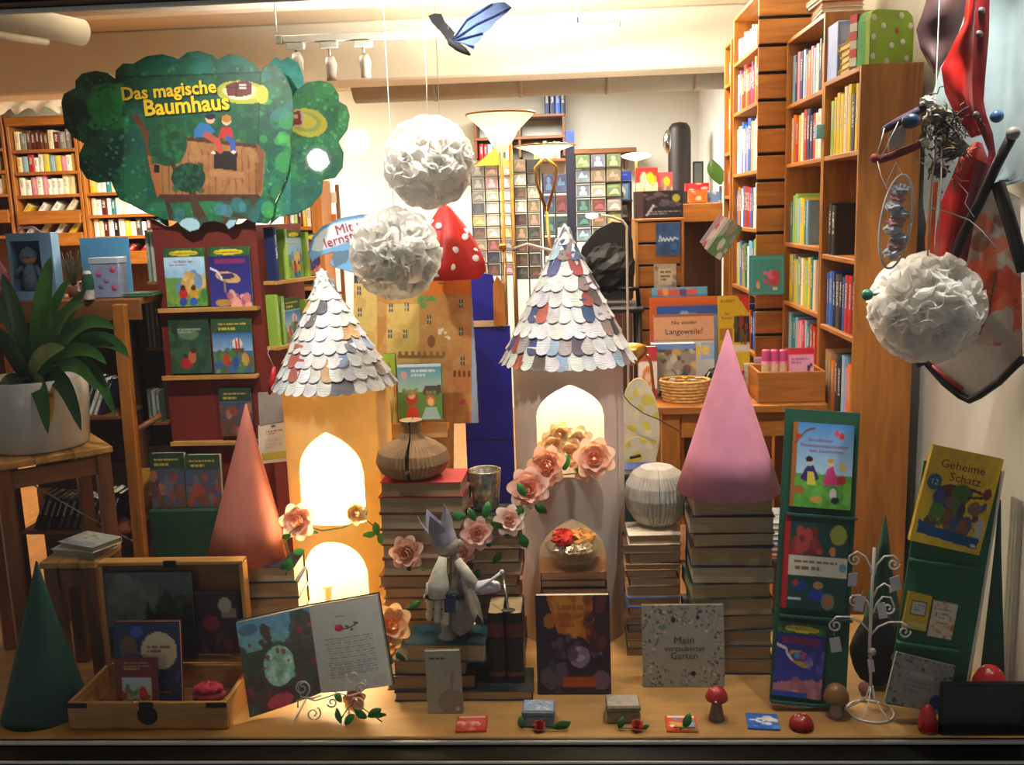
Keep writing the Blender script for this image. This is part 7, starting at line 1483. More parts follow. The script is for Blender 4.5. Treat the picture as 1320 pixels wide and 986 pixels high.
# books and boxes standing on the table
def stand(name, label, a, b_, yt, Y, cv, cover, lean=5, t=.02, texts=(), tilt=0, yb=None, h=None, cat='book'):
    base = P((a + b_) / 2, 470, Y); base.z = tzr + t * math.sin(math.radians(lean))
    if yb is not None: base = P((a + b_) / 2, yb, Y)
    w_ = (P(b_, 470, Y) - P(a, 470, Y)).length
    return display_book(name, label, a, b_, 0, yt, Y, cv, lean, 0, tilt, t, cover, texts=texts, base=base, w_=w_, cat=cat)
stand('picture_book', 'sky blue pencil set book behind the orange board on the sales table', 842, 913, 370, 4.24, Cv(50, 30, '#5cacd4', seed=1).noise(.1, 6).rect(.1, .02, .8, .07, '#c85c4c').rect(.2, .02, .3, .07, '#e0a03c').rect(.5, .02, .62, .07, '#5c4c8c').rect(0, .09, 1, .12, '#3c84b4'), '#4c94bc')
stand('orange_board', 'large orange cardboard panel behind the boredom book', 839, 962, 382, 4.19, Cv(20, 20, '#d8641c', seed=1).noise(.08, 5), '#c8581c', cat='cardboard panel')
stand('picture_book', 'blue topped picture book in front of the orange panel', 848, 932, 394, 4.14, Cv(40, 40, '#88a4c8', seed=2).rect(0, 0, 1, .12, '#2c58b0').blobs(12, (0, .15, 1, .5), .1, ['#a8bcd8', '#88a8b8', '#7c9c60'], .6), '#2c509c')
stand('picture_book', 'yellow art book for children with a red corner, beside the orange panel', 927, 967, 381, 4.10, Cv(40, 70, '#d8b81c', seed=3).poly([(.6, 0), (1, 0), (1, .2)], '#c82818').rect(.5, .22, 1, .52, '#2c2018').blobs(9, (.55, .25, .95, .5), .07, ['#4c5c30', '#8c3c28', '#6a4a30'], .9).rect(.05, .36, .45, .48, '#a87c1c').rect(.3, .55, 1, .62, '#e0dcd0'), '#c8a818', texts=[('KUNST', .3, .06, .45, '#3c2c10'), ('für\nKinder', .28, .22, .36, '#3c2c10')])
stand('picture_book', 'boredom activity book with hand lettered title on the sales table', 844, 921, 405, 4.05, Cv(60, 50, '#e0a87c', seed=4).rect(0, 0, 1, .03, '#a85c34').rect(0, .33, 1, .36, '#b87848').rect(0, .36, 1, 1, '#d8d8d0').rect(.02, .38, .33, .6, '#e0a0b8').rect(.36, .38, .6, .6, '#8cb4dc').ell(.68, .48, .09, .09, '#e8c83c').rect(.78, .38, 1, .6, '#9cb8dc').ell(.86, .48, .07, .07, '#e8cc5c').ell(.15, .48, .07, .06, '#c86c9c'), '#c8905c', texts=[('Nie wieder', .5, .11, .42, '#2c1c14'), ('Langeweile!', .5, .23, .62, '#2c1c14')])
stand('craft_box', 'clear lidded craft box with mixed trinkets on the sales table', 840, 897, 443, 3.93, Cv(40, 34, '#8c8478', seed=5).blobs(50, (0, .1, 1, 1), .07, ['#3c5c7c', '#a8a490', '#c8a03c', '#6a3c3c', '#2c3c50', '#b8b4a8', '#7c8c5c'], .9).rect(0, 0, 1, .1, '#6c8cc8'), '#8898b8', t=.06, cat='box', lean=0)
stand('craft_box', 'red and white craft box with a round biscuit picture, beside the brass lamp', 823, 847, 447, 3.88, Cv(20, 24, '#d8d0c4', seed=6).rect(0, 0, 1, .3, '#b02c3c').rect(0, .8, 1, 1, '#b02c50').ell(.5, .58, .3, .2, '#c87c3c').ell(.5, .58, .15, .1, '#d8b090'), '#a82c40', t=.04, cat='box', lean=0)
p = P(924, 470, 3.97); t = thing('black_pouch', 'small black drawstring pouch behind the pink cone tip', 'pouch', (p.x, 3.985, tzr)); put('pouch', crumple(.048, 33, 18, 12, .12, 1.0), mat('pouch_black', '#101012', .6), t, loc=(0, 0, .053)); put('pouch_loop', MB().tube([Vector((-.03, -.02, .09)), Vector((-.045, -.04, .07)), Vector((-.02, -.05, .06)), Vector((.0, -.045, .085))], .003, 6), mat('loop_white', '#c8c4b8', .5), t)
p = P(927, 478, 3.86); t = thing('cord_bundle', 'tan cord bundle lying by the wicker basket', 'cord', (p.x, 3.865, tzr)); put('cord', MB().tube([(.034 * math.cos(a) * (1 + .1 * math.sin(3 * a)), .03 * math.sin(a), .012 + .02 * (a / 18)) for a in np.linspace(0, 18, 60)], .005, 6), mat('cord_tan', '#b08c4c', .8), t); put('cord_tie', MB().tube([(.034, -.01, .01), (.038, 0, .03), (.034, .01, .035)], .006, 6), mat('cord_red', '#a83c30', .7), t)
for i, (px, cc, w_) in enumerate(((951, '#b02828', .022), (967, '#d8c8b0', .021), (984, '#c89aa8', .024))):
    p = P(px, 470, 4.0); t = thing('small_box', ['red dotted little box behind the wooden box', 'cream little box behind the wooden box', 'pink little box behind the wooden box'][i], 'box', (p.x, 4.0 + .03 * i, tzr)); put('box_body', MB().box(-w_, w_, -.02, .02, .001, .07 + .02 * i, ch=.002), mat('small' + cc[1:], cc, .5, var=.3, scale=60), t); put('box_lid', MB().box(-w_ - .001, w_ + .001, -.021, .021, .0705 + .02 * i, .09 + .02 * i, ch=.002), mat('smalllid' + cc[1:], cc, .45), t)
# under the table
zls = FZ + H_ * .42 + .02
for i, cc in enumerate(('red', 'pink', 'light blue', 'white', 'cream', 'white')): flat_book(f'{cc} paperback, {ORD[i]} in the pile on the table shelf', (P(1002, 600, 3.78).x, 3.78, zls + i * .0235), .14, .2, .023, WORDS[cc], '#e0dccf', random.uniform(-4, 4), 'pile on the table shelf')
t = thing('power_adapter', 'white power adapter with cable on the pile under the table', 'adapter', (P(992, 565, 3.8).x, 3.81, zls + 6 * .0235 + .0005)); put('adapter_body', MB().box(-.045, .03, 0, .06, 0, .03, ch=.005), mat('plastic_white', '#d8d8d4', .35), t); put('cable', MB().tube([(.03, .03, .014), (.06, .02, .02), (.085, .03, .005), (.1, .06, .003)], .004, 7), mat('plastic_white', '#d8d8d4'), t)
# brass reflector lamp by the tower
p = P(814, 455, 3.62); t = thing('clip_lamp', 'brass reflector lamp clipped at the corner of the sales table', 'lamp', p); put('reflector', MB().lathe([(.012, -.05), (.03, -.03), (.042, 0), (.044, .03), (.042, .03), (.038, 0), (.026, -.026), (.01, -.046)], 22, 0, TR((.01, 0, 0), 0, -110)), mat('brass', '#b8873c', .25, metal=.9), t); put('lamp_arm', MB().tube([Vector((.06, .0, -.01)), Vector((.075, .03, -.05)), Vector((tx0 + .01 - p.x, .1, tzr - p.z))], .006, 8), mat('brass', '#b8873c', .25, metal=.9), t)
put('bulb', MB().ball((-.02, 0, .006), .018, 12, 8), emit_mat('bulb_clip', '#ffe8c0', 6), t)
# yellow mottled boards beside the table
for i, (cx_, cy_, rx_, ry_, Y, lab) in enumerate(((824, 555, 27, 67, 3.60, 'tall oval yellow and white mottled board beside the table leg'), (822, 592, 24, 30, 3.575, 'low rounded yellow and white mottled board before the taller one'))):
    q = P(cx_, cy_ + ry_, Y); q.z = P(822, 622, 3.575).z; t = thing('mottled_board', lab, 'board', (q.x, Y, q.z)); s = Y * 1.03 / FPX
    o = [(rx_ * s * math.cos(a) * (1 if math.cos(a) > -.2 else .9), ry_ * s * (1 + math.sin(a))) for a in np.linspace(0, 2 * math.pi, 28, endpoint=False)]
    put('board_core', MB().prism(o, .002, .014), mat('board_yellow', '#d8cc8c', .7), t)
    cv = Cv(50, 60, '#d8d4bc', ext=(-rx_ * s, rx_ * s, 2 * ry_ * s, 0), seed=3 + i).blobs(22, (-rx_ * s, 0, rx_ * s, 2 * ry_ * s), .016, ['#e0cc1c', '#d8c81c', '#e8e0b0'], .85)
    put('board_print', cv.grid(lambda u, v: (-rx_ * s + 2 * rx_ * s * u, .001, 2 * ry_ * s * (1 - v)), cv.inside(o)), MATTE(), t)
flat_book('white and blue flat box lying before the mottled boards', (P(826, 606, 3.42).x, 3.40, P(826, 612, 3.4).z), .15, .1, .02, '#3c4c84', '#d8d8d0', 0)
sup = thing('plinth', 'dark plinth under the white and blue flat box', 'plinth', (P(826, 606, 3.42).x, 3.45, FZ)); put('plinth_body', MB().box(-.08, .08, -.055, .1, .01, P(826, 612, 3.4).z - FZ - .0005, ch=.003).box(-.08, .08, .101, .2, .01, P(822, 622, 3.575).z - FZ, ch=.003), mat('plinth_green', '#12382c', .7), sup); put('plinth_foot', MB().box(-.075, .075, -.05, .19, 0, .0095), W_DK, sup)
t = thing('black_cable', 'thin black cable hanging beside the mottled board', 'cable', P(800, 505, 3.55)); put('cable', MB().tube([P(x, y, 3.54) - t.location for x, y in ((800, 505), (812, 520), (830, 533), (848, 540), (862, 548), (876, 556))], .002, 6), mat('cable_black', '#141414', .5), t); put('plug', MB().tube([P(812, 590, 3.5) - t.location, P(826, 587, 3.5) - t.location], .006, 8), mat('cable_black', '#141414'), t)

# ================================================================ slatted crate stand with albums
CYb = 5.15; ca, cb = P(819, 350, CYb), P(882, 350, CYb); cwid = cb.x - ca.x; ctop = P(850, 285, CYb).z
cr = thing('crate_stand', 'slatted orange crate stand with a blue poster, beside the black jacket', 'crate', ((ca.x + cb.x) / 2, CYb, FZ)); Hc = ctop - FZ; n = 16; s = Hc / n
for k in range(n): put('slat', MB().box(-cwid / 2 + .018, cwid / 2 - .018, 0, .014, k * s + .006, (k + 1) * s - .006, ch=.002), W_ORX, cr)
for sx in (-1, 1): put('upright', MB().box(min(sx * cwid / 2, sx * (cwid / 2 - .017)), max(sx * cwid / 2, sx * (cwid / 2 - .017)), -.006, .26, 0, Hc, ch=.002), W_PALEZ if sx < 0 else W_OR, cr)
put('back', MB().box(-cwid / 2 + .018, cwid / 2 - .018, .02, .03, 0, Hc), mat('gap_dark', '#1c1008', .9), cr); put('top', MB().box(-cwid / 2, cwid / 2, -.006, .26, Hc + .0005, Hc + .015, ch=.002), W_ORX, cr)
def far(name, label, a, b_, yb, yt, Y, cv, cover, t=.02, lean=0, tilt=0, texts=(), cat='book', **k): return display_book(name, label, a, b_, yb, yt, Y, cv, lean, 0, tilt, t, cover, texts=texts, cat=cat, **k)
far('album_box', 'dark collectors box with a row of figures on top of the crate stand', 819, 881, 282, 246, CYb + .02, Cv(44, 26, '#1c1a20', seed=2).blobs(30, (.2, .1, 1, .6), .07, ['#3c3444', '#54485c', '#2c2428', '#6a5c5c'], .8).rect(0, 0, .18, 1, '#4c3834').text(.25, .95, .75, .92, 2, '#98948c').ell(.86, .28, .08, .13, '#a8a83c').line([(.24, .9), (.4, .5)], .02, '#c8c8cc'), '#24222a', t=.12, cat='box', base=Vector((P(850, 282, CYb).x, CYb + .02, ctop + .0152)))
far('poster', 'blue poster with a white title pinned on the crate stand', 846, 877, 329, 287, CYb - .012, Cv(30, 40, '#2c4c7c', seed=3).noise(.3, 6).blobs(12, (0, .4, 1, .9), .15, ['#1c2c54', '#3c6c9c', '#24406c'], .6).line([(.12, .56), (.17, .4), (.23, .56), (.3, .47), (.36, .56), (.45, .47), (.52, .56), (.6, .46), (.68, .55), (.76, .46), (.88, .5)], .028, '#c4d0dc'), '#22386a', t=.003, cat='poster')
far('card', 'small white lettered card pinned low on the crate stand', 843, 872, 372, 340, CYb - .012, Cv(24, 24, '#b8a894', seed=4).blobs(14, (0, 0, 1, 1), .08, ['#98846c', '#d0c4b0', '#6a5444'], .6).rect(.2, .2, .8, .85, '#cfc2ac').text(.27, .75, .3, .75, 3, '#6a5444', .9), '#a89880', t=.003, cat='card')
zcr = ctop + .015
for i, (a, b_, yt, pal, lab) in enumerate(((820, 848, 216, ['#c8302c', '#e0a030', '#a8c8dc', '#d8ccb0'], 'red topped magazine behind the collectors box'), (846, 868, 222, ['#b84c54', '#d0a090', '#8c6c64'], 'rose coloured magazine behind the collectors box'))):
    far('magazine', lab, a, b_, 282, yt, CYb + .17 + .03 * i, Cv(30, 40, pal[-1], seed=i).rect(0, 0, 1, .3, pal[0]).blobs(16, (0, .2, 1, 1), .12, pal, .8).ell(.65, .2, .2, .1, '#e0b41c'), pal[0], cat='magazine', base=Vector((P((a + b_) / 2, 260, CYb + .17).x, CYb + .17 + .03 * i, ctop + .0152)))
# orange crate and clutter to the right of it
q = P(905, 285, 5.4); t = thing('orange_crate', 'open orange crate of booklets between the crate stand and the slatted case', 'crate', (q.x, 5.42, FZ)); wq = 52 * 5.5 / FPX / 2; hq = P(905, 262, 5.4).z - FZ; hq0 = P(905, 286, 5.4).z - FZ
put('crate_body', MB().box(-wq, wq, 0, .25, hq0, hq, ch=.003), W_ORX, t); put('crate_leg', MB().box(-wq, -wq + .03, .02, .05, 0, hq0), W_DK, t); put('crate_leg', MB().box(wq - .03, wq, .02, .05, 0, hq0), W_DK, t); put('low_shelf', MB().box(-wq, wq, .02, .24, hq0 * .62, hq0 * .62 + .02), W_BRX, t); put('back_board', MB().box(-wq, wq, .24, .25, 0, hq0), W_DK, t)
shelf_row((q.x - wq + .03, 5.46, FZ + hq0 * .62 + .02), (1, 0), 2 * wq - .06, .16, .12, ['brown', 'black', 'dark grey', 'tan', 'white', 'brown'], 'in the dark rack under the orange crate', 'books under the orange crate', (.02, .04))
for i, (a, b_, yb, yt, cc, lab) in enumerate(((888, 912, 261, 245, '#c8641c', 'orange booklet box on the orange crate'), (913, 929, 261, 247, '#5c88b8', 'blue booklet box on the orange crate'), (884, 914, 246, 236, '#b01c24', 'red cloth heap on the orange crate'))):
    far('booklet_box' if i < 2 else 'red_heap', lab, a, b_, yb, yt, 5.47 + .02 * i, Cv(20, 14, cc, seed=i).blobs(10, (0, 0, 1, 1), .14, [cc, '#d8c8b0', '#b83c28'], .6), cc, t=.06, cat='box')
for i in range(4):
    a, b_ = P(912 + i * 5, 322 - i * 3, 5.0), P(938 + i * 2, 292 - i * 4, 5.0)
    far('magazine', f'{["grey", "red striped", "white", "green"][i]} magazine leaning askew against the slatted bookcase', 900 + i * 3, 922 + i * 3, 318 + i * 4, 282 + i * 2, 4.98 - .02 * i, Cv(20, 26, ['#8c8c98', '#a85460', '#c8c4bc', '#4c6c44'][i], seed=i).blobs(8, (0, 0, 1, 1), .2, ['#a8a4a8', '#8c6c74', '#d0ccc4', '#6a7c5c'], .6), ['#6a6a78', '#8c3c48', '#b8b4ac', '#3c5c34'][i], t=.01, lean=5, tilt=36, cat='magazine')

# black jacket on a chair
p = P(785, 385, 4.9); t = thing('chair', 'dark chair with a black jacket over its back, behind the white tower', 'chair', (p.x, 4.9, FZ)); zz_ = lambda y: P(785, y, 4.9).z - FZ
rn = random.Random(6); pts = [(-.125, 385), (-.16, 350), (-.13, 318), (-.06, 296), (.02, 286), (.09, 288), (.12, 310), (.125, 350), (.12, 385)]
q = MB(); rows_ = 9; v = []; f = []
for i, (x, y) in enumerate(pts):
    for j in range(rows_): a = math.pi * j / (rows_ - 1); v.append((x * 1.0, -.07 * math.sin(a) + rn.uniform(-.006, .006), zz_(y) - (zz_(y) - zz_(388)) * (j / (rows_ - 1)) * 0 + .02 * math.cos(a)))
mb = MB().prism([(x, zz_(y)) for x, y in pts], -.03, .06); mb2 = MB().ball((0, 0, zz_(345)), (.135, .085, .13), 22, 14); mb2.v = [(x + rn.uniform(-.006, .006), y + rn.uniform(-.01, .01), z + rn.uniform(-.006, .006)) for x, y, z in mb2.v]; mb.add(mb2.v, mb2.f)
put('jacket', mb, mat('jacket_black', '#0b0b0d', .6, var=.4, scale=12, bump=.3), t); put('sleeve', MB().tube([(-.12, -.04, zz_(330)), (-.17, -.05, zz_(352)), (-.18, -.05, zz_(380))], [.04, .045, .035], 10), mat('jacket_black', '#0b0b0d'), t)
put('seat', MB().box(-.165, .165, -.17, .17, zz_(392) - .03, zz_(392), ch=.01), mat('seat_dark', '#1c1814', .6), t)
for sx in (-1, 1):
    for sy in (-1, 1): put('leg', MB().tube([(sx * .14, sy * .14, zz_(392) - .03), (sx * .15, sy * .15, 0)], .014, 8), IRON, t)
put('armrest', MB().tube([(.14, -.13, zz_(392)), (.13, -.18, zz_(400) + .12), (.05, -.19, zz_(395) + .1)], .012, 8), IRON, t)

# ================================================================ blue screen, floor lamps
p = P(630, 640, 4.05); bs = thing('blue_screen', 'deep blue screen with a wooden post and cream rail beside the castle display', 'screen', (p.x, 4.05, FZ)); zq = lambda y: P(630, y, 4.05).z - FZ; xq = lambda x: P(x, 500, 4.05).x - p.x
BL = mat('blue_board', '#08108c', .5, var=.08)
put('lower_panel', MB().box(xq(598), xq(660), 0, .012, 0, zq(420), ch=.002), BL, bs); put('fold_line', MB().box(xq(598), xq(660), -.002, -.0003, zq(567), zq(565)), mat('blue_fold', '#040c60', .5), bs)
put('upper_panel', MB().prism([(xq(606), zq(414)), (xq(644), zq(414)), (xq(643), zq(370)), (xq(640), zq(354)), (xq(628), zq(352)), (xq(616), zq(358)), (xq(606), zq(364))], .004, .016), BL, bs)
put('rail', MB().box(xq(604), xq(648), -.012, .0, zq(421), zq(413), ch=.002), mat('rail_cream', '#d0b48c', .5), bs); put('post', MB().prism([(xq(640), zq(418)), (xq(655), zq(420)), (xq(654), zq(366)), (xq(646), zq(355)), (xq(641), zq(366))], -.03, -.0125), W_OR, bs)
BRASS = mat('brass_pole', '#b88a4c', .25, metal=.9, var=.08)
def torch(label, px, pyr, wr, pyb, Y, energy, poles, col, gl, arms=False):
    top = P(px, pyr, Y); R = wr / 2 * Y * 1.02 / FPX; d = top.z - P(px, pyb, Y).z
    t = thing('floor_lamp', label, 'floor lamp', (top.x, Y, FZ)); zr = top.z - FZ
    put('lamp_bowl', MB().lathe([(.012, zr - d), (R * .28, zr - d * .8), (R * .5, zr - d * .45), (R * .9, zr - d * .1), (R, zr), (R * .97, zr), (R * .86, zr - d * .08), (R * .46, zr - d * .42), (.01, zr - d * .9)], 32), gl, t)
    put('rim', MB().tube([(R * math.cos(a), R * math.sin(a), zr) for a in np.linspace(0, 2 * math.pi, 41)], .005, 6), mat('rim_amber', '#a06a34', .4, metal=.3), t)
    for q in poles: put('pole', MB().tube([Vector(e) for e in q(zr, d)], .0085, 10), BRASS, t)
    put('foot', MB().lathe([(0, 0), (.13, 0), (.135, .012), (.05, .025), (.012, .03), (.012, .06), (0, .06)], 28), BRASS, t)
    put('bulb', MB().ball((0, 0, zr - d * .35), .022, 12, 8), emit_mat('bulb_torch', '#fff0d8', 120), t)
    L_ = lamp('SPOT', 'torch_light', (0, 0, zr - d * .3), energy, col, (0, 0, zr + 3), .03, 152, .35); L_.parent = t
    return t, zr
frost = mat('frosted_glass', '#f4ead6', .4, var=.03, trans=.75)
T1, zr = torch('brass floor lamp with a wide amber rimmed glass bowl, behind the blue screen', 645, 147, 84, 196, 4.25, 400, [lambda z, d: [(-.002, 0, z - d), (-.004, 0, z - 1.), (.003, 0, .03)], lambda z, d: [(.038, 0, z - d * .8), (.04, 0, z - 1.), (.038, 0, .03)]], (1, .96, .88), frost)
for dz, dx in ((.56, -.01), (1.0, -.02)): put('knob', MB().ball((dx, -.012, zr - dz), .018, 12, 8), BRASS, T1)
put('reading_arm', MB().tube([Vector((.03, -.01, zr - .57)), Vector((.1, -.02, zr - .55)), Vector((.2, -.03, zr - .58)), Vector((.29, -.03, zr - .63))], .006, 8), mat('arm_white', '#d8d0c0', .3), T1)
T2, zr2 = torch('floor lamp with a shallow white glass bowl on two curved arms', 702, 188, 74, 203, 5.0, 60, [lambda z, d: [(0, 0, z - .3), (.02, 0, z - .6), (.02, 0, .03)], lambda z, d: [(-.005, 0, z - d), (-.05, -.01, z - d - .05), (-.045, -.01, z - d - .12), (0, 0, z - .32)], lambda z, d: [(.005, 0, z - d), (.06, -.01, z - d - .05), (.05, -.01, z - d - .12), (.005, 0, z - .32)]], (1, .9, .72), frost)
p = P(820, 203, 6.02); t = thing('disc_lamp', 'flat white disc lamp above the magazine rack', 'lamp', (p.x, 6.02, FZ)); zz = p.z - FZ; put('disc', MB().lathe([(.01, zz - .02), (.08, zz), (.092, zz + .012), (.06, zz + .024), (.01, zz + .03)], 26), emit_mat('disc_glow', '#fff4e0', 2.2), t); put('pole', MB().tube([(0, 0, 0), (0, 0, zz - .02)], .008, 8), BRASS, t); put('foot', MB().lathe([(0, 0), (.11, 0), (.1, .02), (0, .025)], 22), BRASS, t)
p = P(765, 283, 4.6); t = thing('gooseneck_lamp', 'small gooseneck reading lamp with a white head beside the jacket', 'lamp', (P(808, 300, 4.6).x, 4.6, FZ)); o_ = t.location.copy(); put('neck', MB().tube([Vector((0, 0, 0)), Vector((0, 0, p.z - FZ - .08))] + [P(x, y, 4.6) - o_ for x, y in ((808, 292), (803, 285), (790, 280), (775, 277))], .006, 8), mat('arm_white', '#d8d0c0', .3), t); put('lamp_head', MB().ball(P(763, 278, 4.6) - o_, (.03, .02, .014), 16, 10), emit_mat('goose_glow', '#fff4e0', 2.5), t); put('foot', MB().lathe([(0, 0), (.09, 0), (.08, .02), (0, .025)], 20), mat('foot_white', '#c8c4b8', .4), t)

# ================================================================ postcard and magazine racks
def rack(label, px0, px1, py0, py1, cols, rows, Y, pal, cardlab, group, catn, frame, seed, wf=.86, hf=.84):
    rn = random.Random(seed); a = P(px0, py1, Y); b_ = P(px1, py1, Y); z0 = a.z; z1_ = P((px0 + px1) / 2, py0, Y).z; W_ = b_.x - a.x; cx_ = (a.x + b_.x) / 2
    t = thing('card_rack', label, 'rack', (cx_, Y, FZ)); H_ = z1_ - FZ
    mb = MB()
    for i in range(cols + 1): put('upright_wire', MB().tube([(-W_ / 2 + W_ * i / cols, .012, .06), (-W_ / 2 + W_ * i / cols, .012, H_)], .005, 6), frame, t)
    dz = (z1_ - z0) / rows; dx = W_ / cols
    for r in range(rows): put('wire_pocket', MB().box(-W_ / 2, W_ / 2, -.02, .01, z0 - FZ + dz * r, z0 - FZ + dz * r + .008), frame, t)
    put('rack_foot', MB().lathe([(0, 0), (W_ * .48, 0), (W_ * .46, .02), (.02, .06), (0, .06)], 20), frame, t)
    for r in range(rows):
        for k in range(cols):
            cw_ = pal[rn.randrange(len(pal))]; k0 = jit(WORDS[cw_], .2); g_ = sum(k0) / 3; k0 = tuple((q * .6 + g_ * .4) * .6 for q in k0); w_ = dx * wf; h_ = dz * hf
            o = put(catn.replace(' ', '_'), CARDS[rn.randrange(3)], [], None, (cx_ - W_ / 2 + dx * (k + .5), Y - .012, z0 + dz * r + .009), (math.radians(-6), 0, 0), scale=(w_, .004, h_)); o.color = (*k0, 1)
            tag(o, f'{cw_} {catn} {cardlab}, {ORD[r] if r < 20 else "upper"} row up', catn, group)
def card_mesh(k):
    cm = MB().box(-.5, .5, -.5, .5, 0, 1, 0).box(-.45, .45, -.58, -.5, [.06, .3, .06][k], [.94, .94, .7][k], 1)
    fig = [[(-.3, .1), (.34, .1), (.26, .4), (.12, .5), (.2, .66), (.1, .84), (-.12, .86), (-.2, .68), (-.1, .5), (-.26, .4)], [(-.38, .34), (.4, .34), (.3, .62), (.1, .5), (-.06, .86), (-.24, .6)], [(-.4, .12), (.1, .2), (.42, .1), (.3, .5), (.05, .62), (-.2, .4)]][k]
    return cm.prism(fig, -.62, -.58, 2).mesh('rack_card')
CARDS = [card_mesh(k) for k in range(3)]
CARD_M = [mat('card_face', src='obj', rough=.4, var=.35, scale=1.4, gen=True)]
def tint_mat(key, k, off):
    m, N, L, b_ = nodes(key); oi = N.new('ShaderNodeObjectInfo'); hs = N.new('ShaderNodeHueSaturation'); hs.inputs['Hue'].default_value = off; hs.inputs['Value'].default_value = k; L.new(oi.outputs['Color'], hs.inputs['Color']); L.new(hs.outputs[0], b_.inputs['Base Color']); b_.inputs['Roughness'].default_value = .45; return m
CARD_M += [tint_mat('card_picture', .6, .54), tint_mat('card_figure', 1.7, .46)]
for q in CARDS:
    for m in CARD_M: q.materials.append(m)
wirem = mat('rack_wire', '#4a4238', .4, metal=.6); wired = mat('rack_dark', '#241c18', .5)
rack('postcard rack with colourful cards behind the brass floor lamp', 612, 664, 212, 356, 3, 9, 6.0, ['white', 'navy', 'yellow', 'red', 'tan', 'pink', 'cream', 'grey', 'brown'], 'in the colourful rack behind the brass lamp', 'postcards in the colourful rack', 'postcard', wirem, 3)
rack('dark postcard rack with brown portrait cards', 666, 699, 205, 360, 2, 9, 6.1, ['brown', 'dark grey', 'tan', 'brown', 'dark red', 'black', 'cream'], 'in the dark portrait rack', 'postcards in the dark rack', 'postcard', wired, 4)
rack('book rack with blue paperbacks between the card racks', 702, 733, 222, 330, 2, 4, 6.15, ['blue', 'red', 'light blue', 'navy', 'brown', 'teal'], 'in the rack beside the tall blue column', 'paperbacks in the narrow rack', 'paperback', wired, 5)
rack('greeting card rack with bright cards beside the tall blue column', 743, 802, 198, 312, 3, 6, 6.2, ['yellow', 'light blue', 'white', 'orange', 'light green', 'tan', 'red', 'teal', 'cream'], 'in the bright greeting card rack', 'greeting cards in the bright rack', 'greeting card', wirem, 6)
p = P(737, 300, 5.85); t = thing('blue_standee', 'tall narrow dark blue display column between the racks', 'column', (p.x, 5.85, FZ)); hz_ = P(737, 168, 5.85).z - FZ; put('shaft', MB().box(-.026, .026, 0, .08, .02, hz_ - .1, ch=.003), mat('column_navy', '#141a34', .5), t); put('top_sign', MB().box(-.026, .026, 0, .08, hz_ - .0995, hz_, ch=.003), mat('column_blue', '#3c54a0', .5), t); put('foot', MB().box(-.08, .08, -.04, .12, 0, .0195, ch=.003), mat('column_navy', '#141a34'), t)
p = P(622, 212, 5.9); t = thing('yellow_pennant', 'yellow paper pennant above the colourful postcard rack', 'pennant', p); sheetm = mat('pennant_yellow', '#e0a82c', .6)
mb = MB().prism([(P(612, 214, 5.9).x - p.x, P(612, 214, 5.9).z - p.z), (P(660, 212, 5.9).x - p.x, P(660, 212, 5.9).z - p.z), (P(637, 192, 5.9).x - p.x, P(637, 192, 5.9).z - p.z)], -.004, .004); put('pennant', mb, sheetm, t); put('pin', MB().tube([P(637, 192, 5.9) - p, P(637, 212, 6.0) - p], .004, 6), wired, t)

# shelf on the back wall with volumes
SY = 8.95
def wall_shelf(label, px0, px1, ys, seed):
    a, b_ = P(px0, 150, SY), P(px1, 150, SY); t = thing('hanging_shelf', label, 'shelf', ((a.x + b_.x) / 2, SY, P(px0, ys[-1], SY).z)); W_ = (b_.x - a.x) / 2
    for y in ys: put('shelf_board', MB().box(-W_, W_, 0, BWY - SY - .002, P(690, y, SY).z - t.location.z - .025, P(690, y, SY).z - t.location.z, ch=.003), W_BRX, t)
    for s in (-1, 0, 1): put('upright', MB().box(s * (W_ - .012) - .012, s * (W_ - .012) + .012, .01, BWY - SY - .004, 0, P(690, ys[0], SY).z - t.location.z - .026, ch=.002), W_BR, t)
    return t
wall_shelf('brown wall shelf with navy volumes on the back wall', 610, 728, [147, 175, 205], 1)
zz = lambda x, y: P(x, y, SY).z
shelf_row((P(702, 147, SY).x, SY + .04, zz(690, 147)), (1, 0), .19, .22, .2, ['navy', 'blue', 'navy'], 'standing on top of the hanging shelf', 'navy volumes on the wall shelf', (.042, .05), hmin=.97)
shelf_row((P(684, 175, SY).x, SY + .04, zz(690, 175)), (1, 0), .0, .15, .2, ['brown'], '', '', (.03, .05))
shelf_row((P(617, 205, SY).x, SY + .04, zz(690, 205)), (1, 0), .3, .17, .2, ['red', 'orange', 'orange', 'light blue', 'tan', 'brown'], 'low board of the hanging shelf beside the brass lamp', 'mixed books on the wall shelf', (.03, .05), hmin=.85)
shelf_row((P(688, 205, SY).x, SY + .04, zz(690, 205)), (1, 0), .26, .16, .2, ['cream', 'white', 'light green', 'tan', 'grey'], 'low board of the hanging shelf below the navy volumes', 'pale books on the wall shelf', (.03, .05), hmin=.85)
t = thing('hanging_shelf', 'short brown wall board above the greeting card rack', 'shelf', P(780, 194, SY)); put('shelf_board', MB().box(-.28, .28, 0, .34, -.02, .02, ch=.003), W_BRX, t); put('bracket', MB().box(.18, .21, .02, .33, -.16, -.021), W_DK, t); put('bracket', MB().box(-.21, -.18, .02, .33, -.16, -.021), W_DK, t)
far('blue_sign', 'blue lettered sign above the back book display', 783, 814, 233, 221, 6.4, Cv(24, 12, '#143ca8', seed=1).noise(.1, 4).text(.2, .8, .3, .7, 2, '#8ca4dc'), '#10308c', t=.02, texts=(), cat='sign')
t = thing('book_stand', 'dark stand with slots under the blue sign', 'stand', (P(799, 300, 6.42).x, 6.42, FZ)); hz_ = P(799, 233, 6.42).z - FZ; put('post', MB().box(-.085, .085, .05, .07, 0, hz_, ch=.003), W_DK, t)
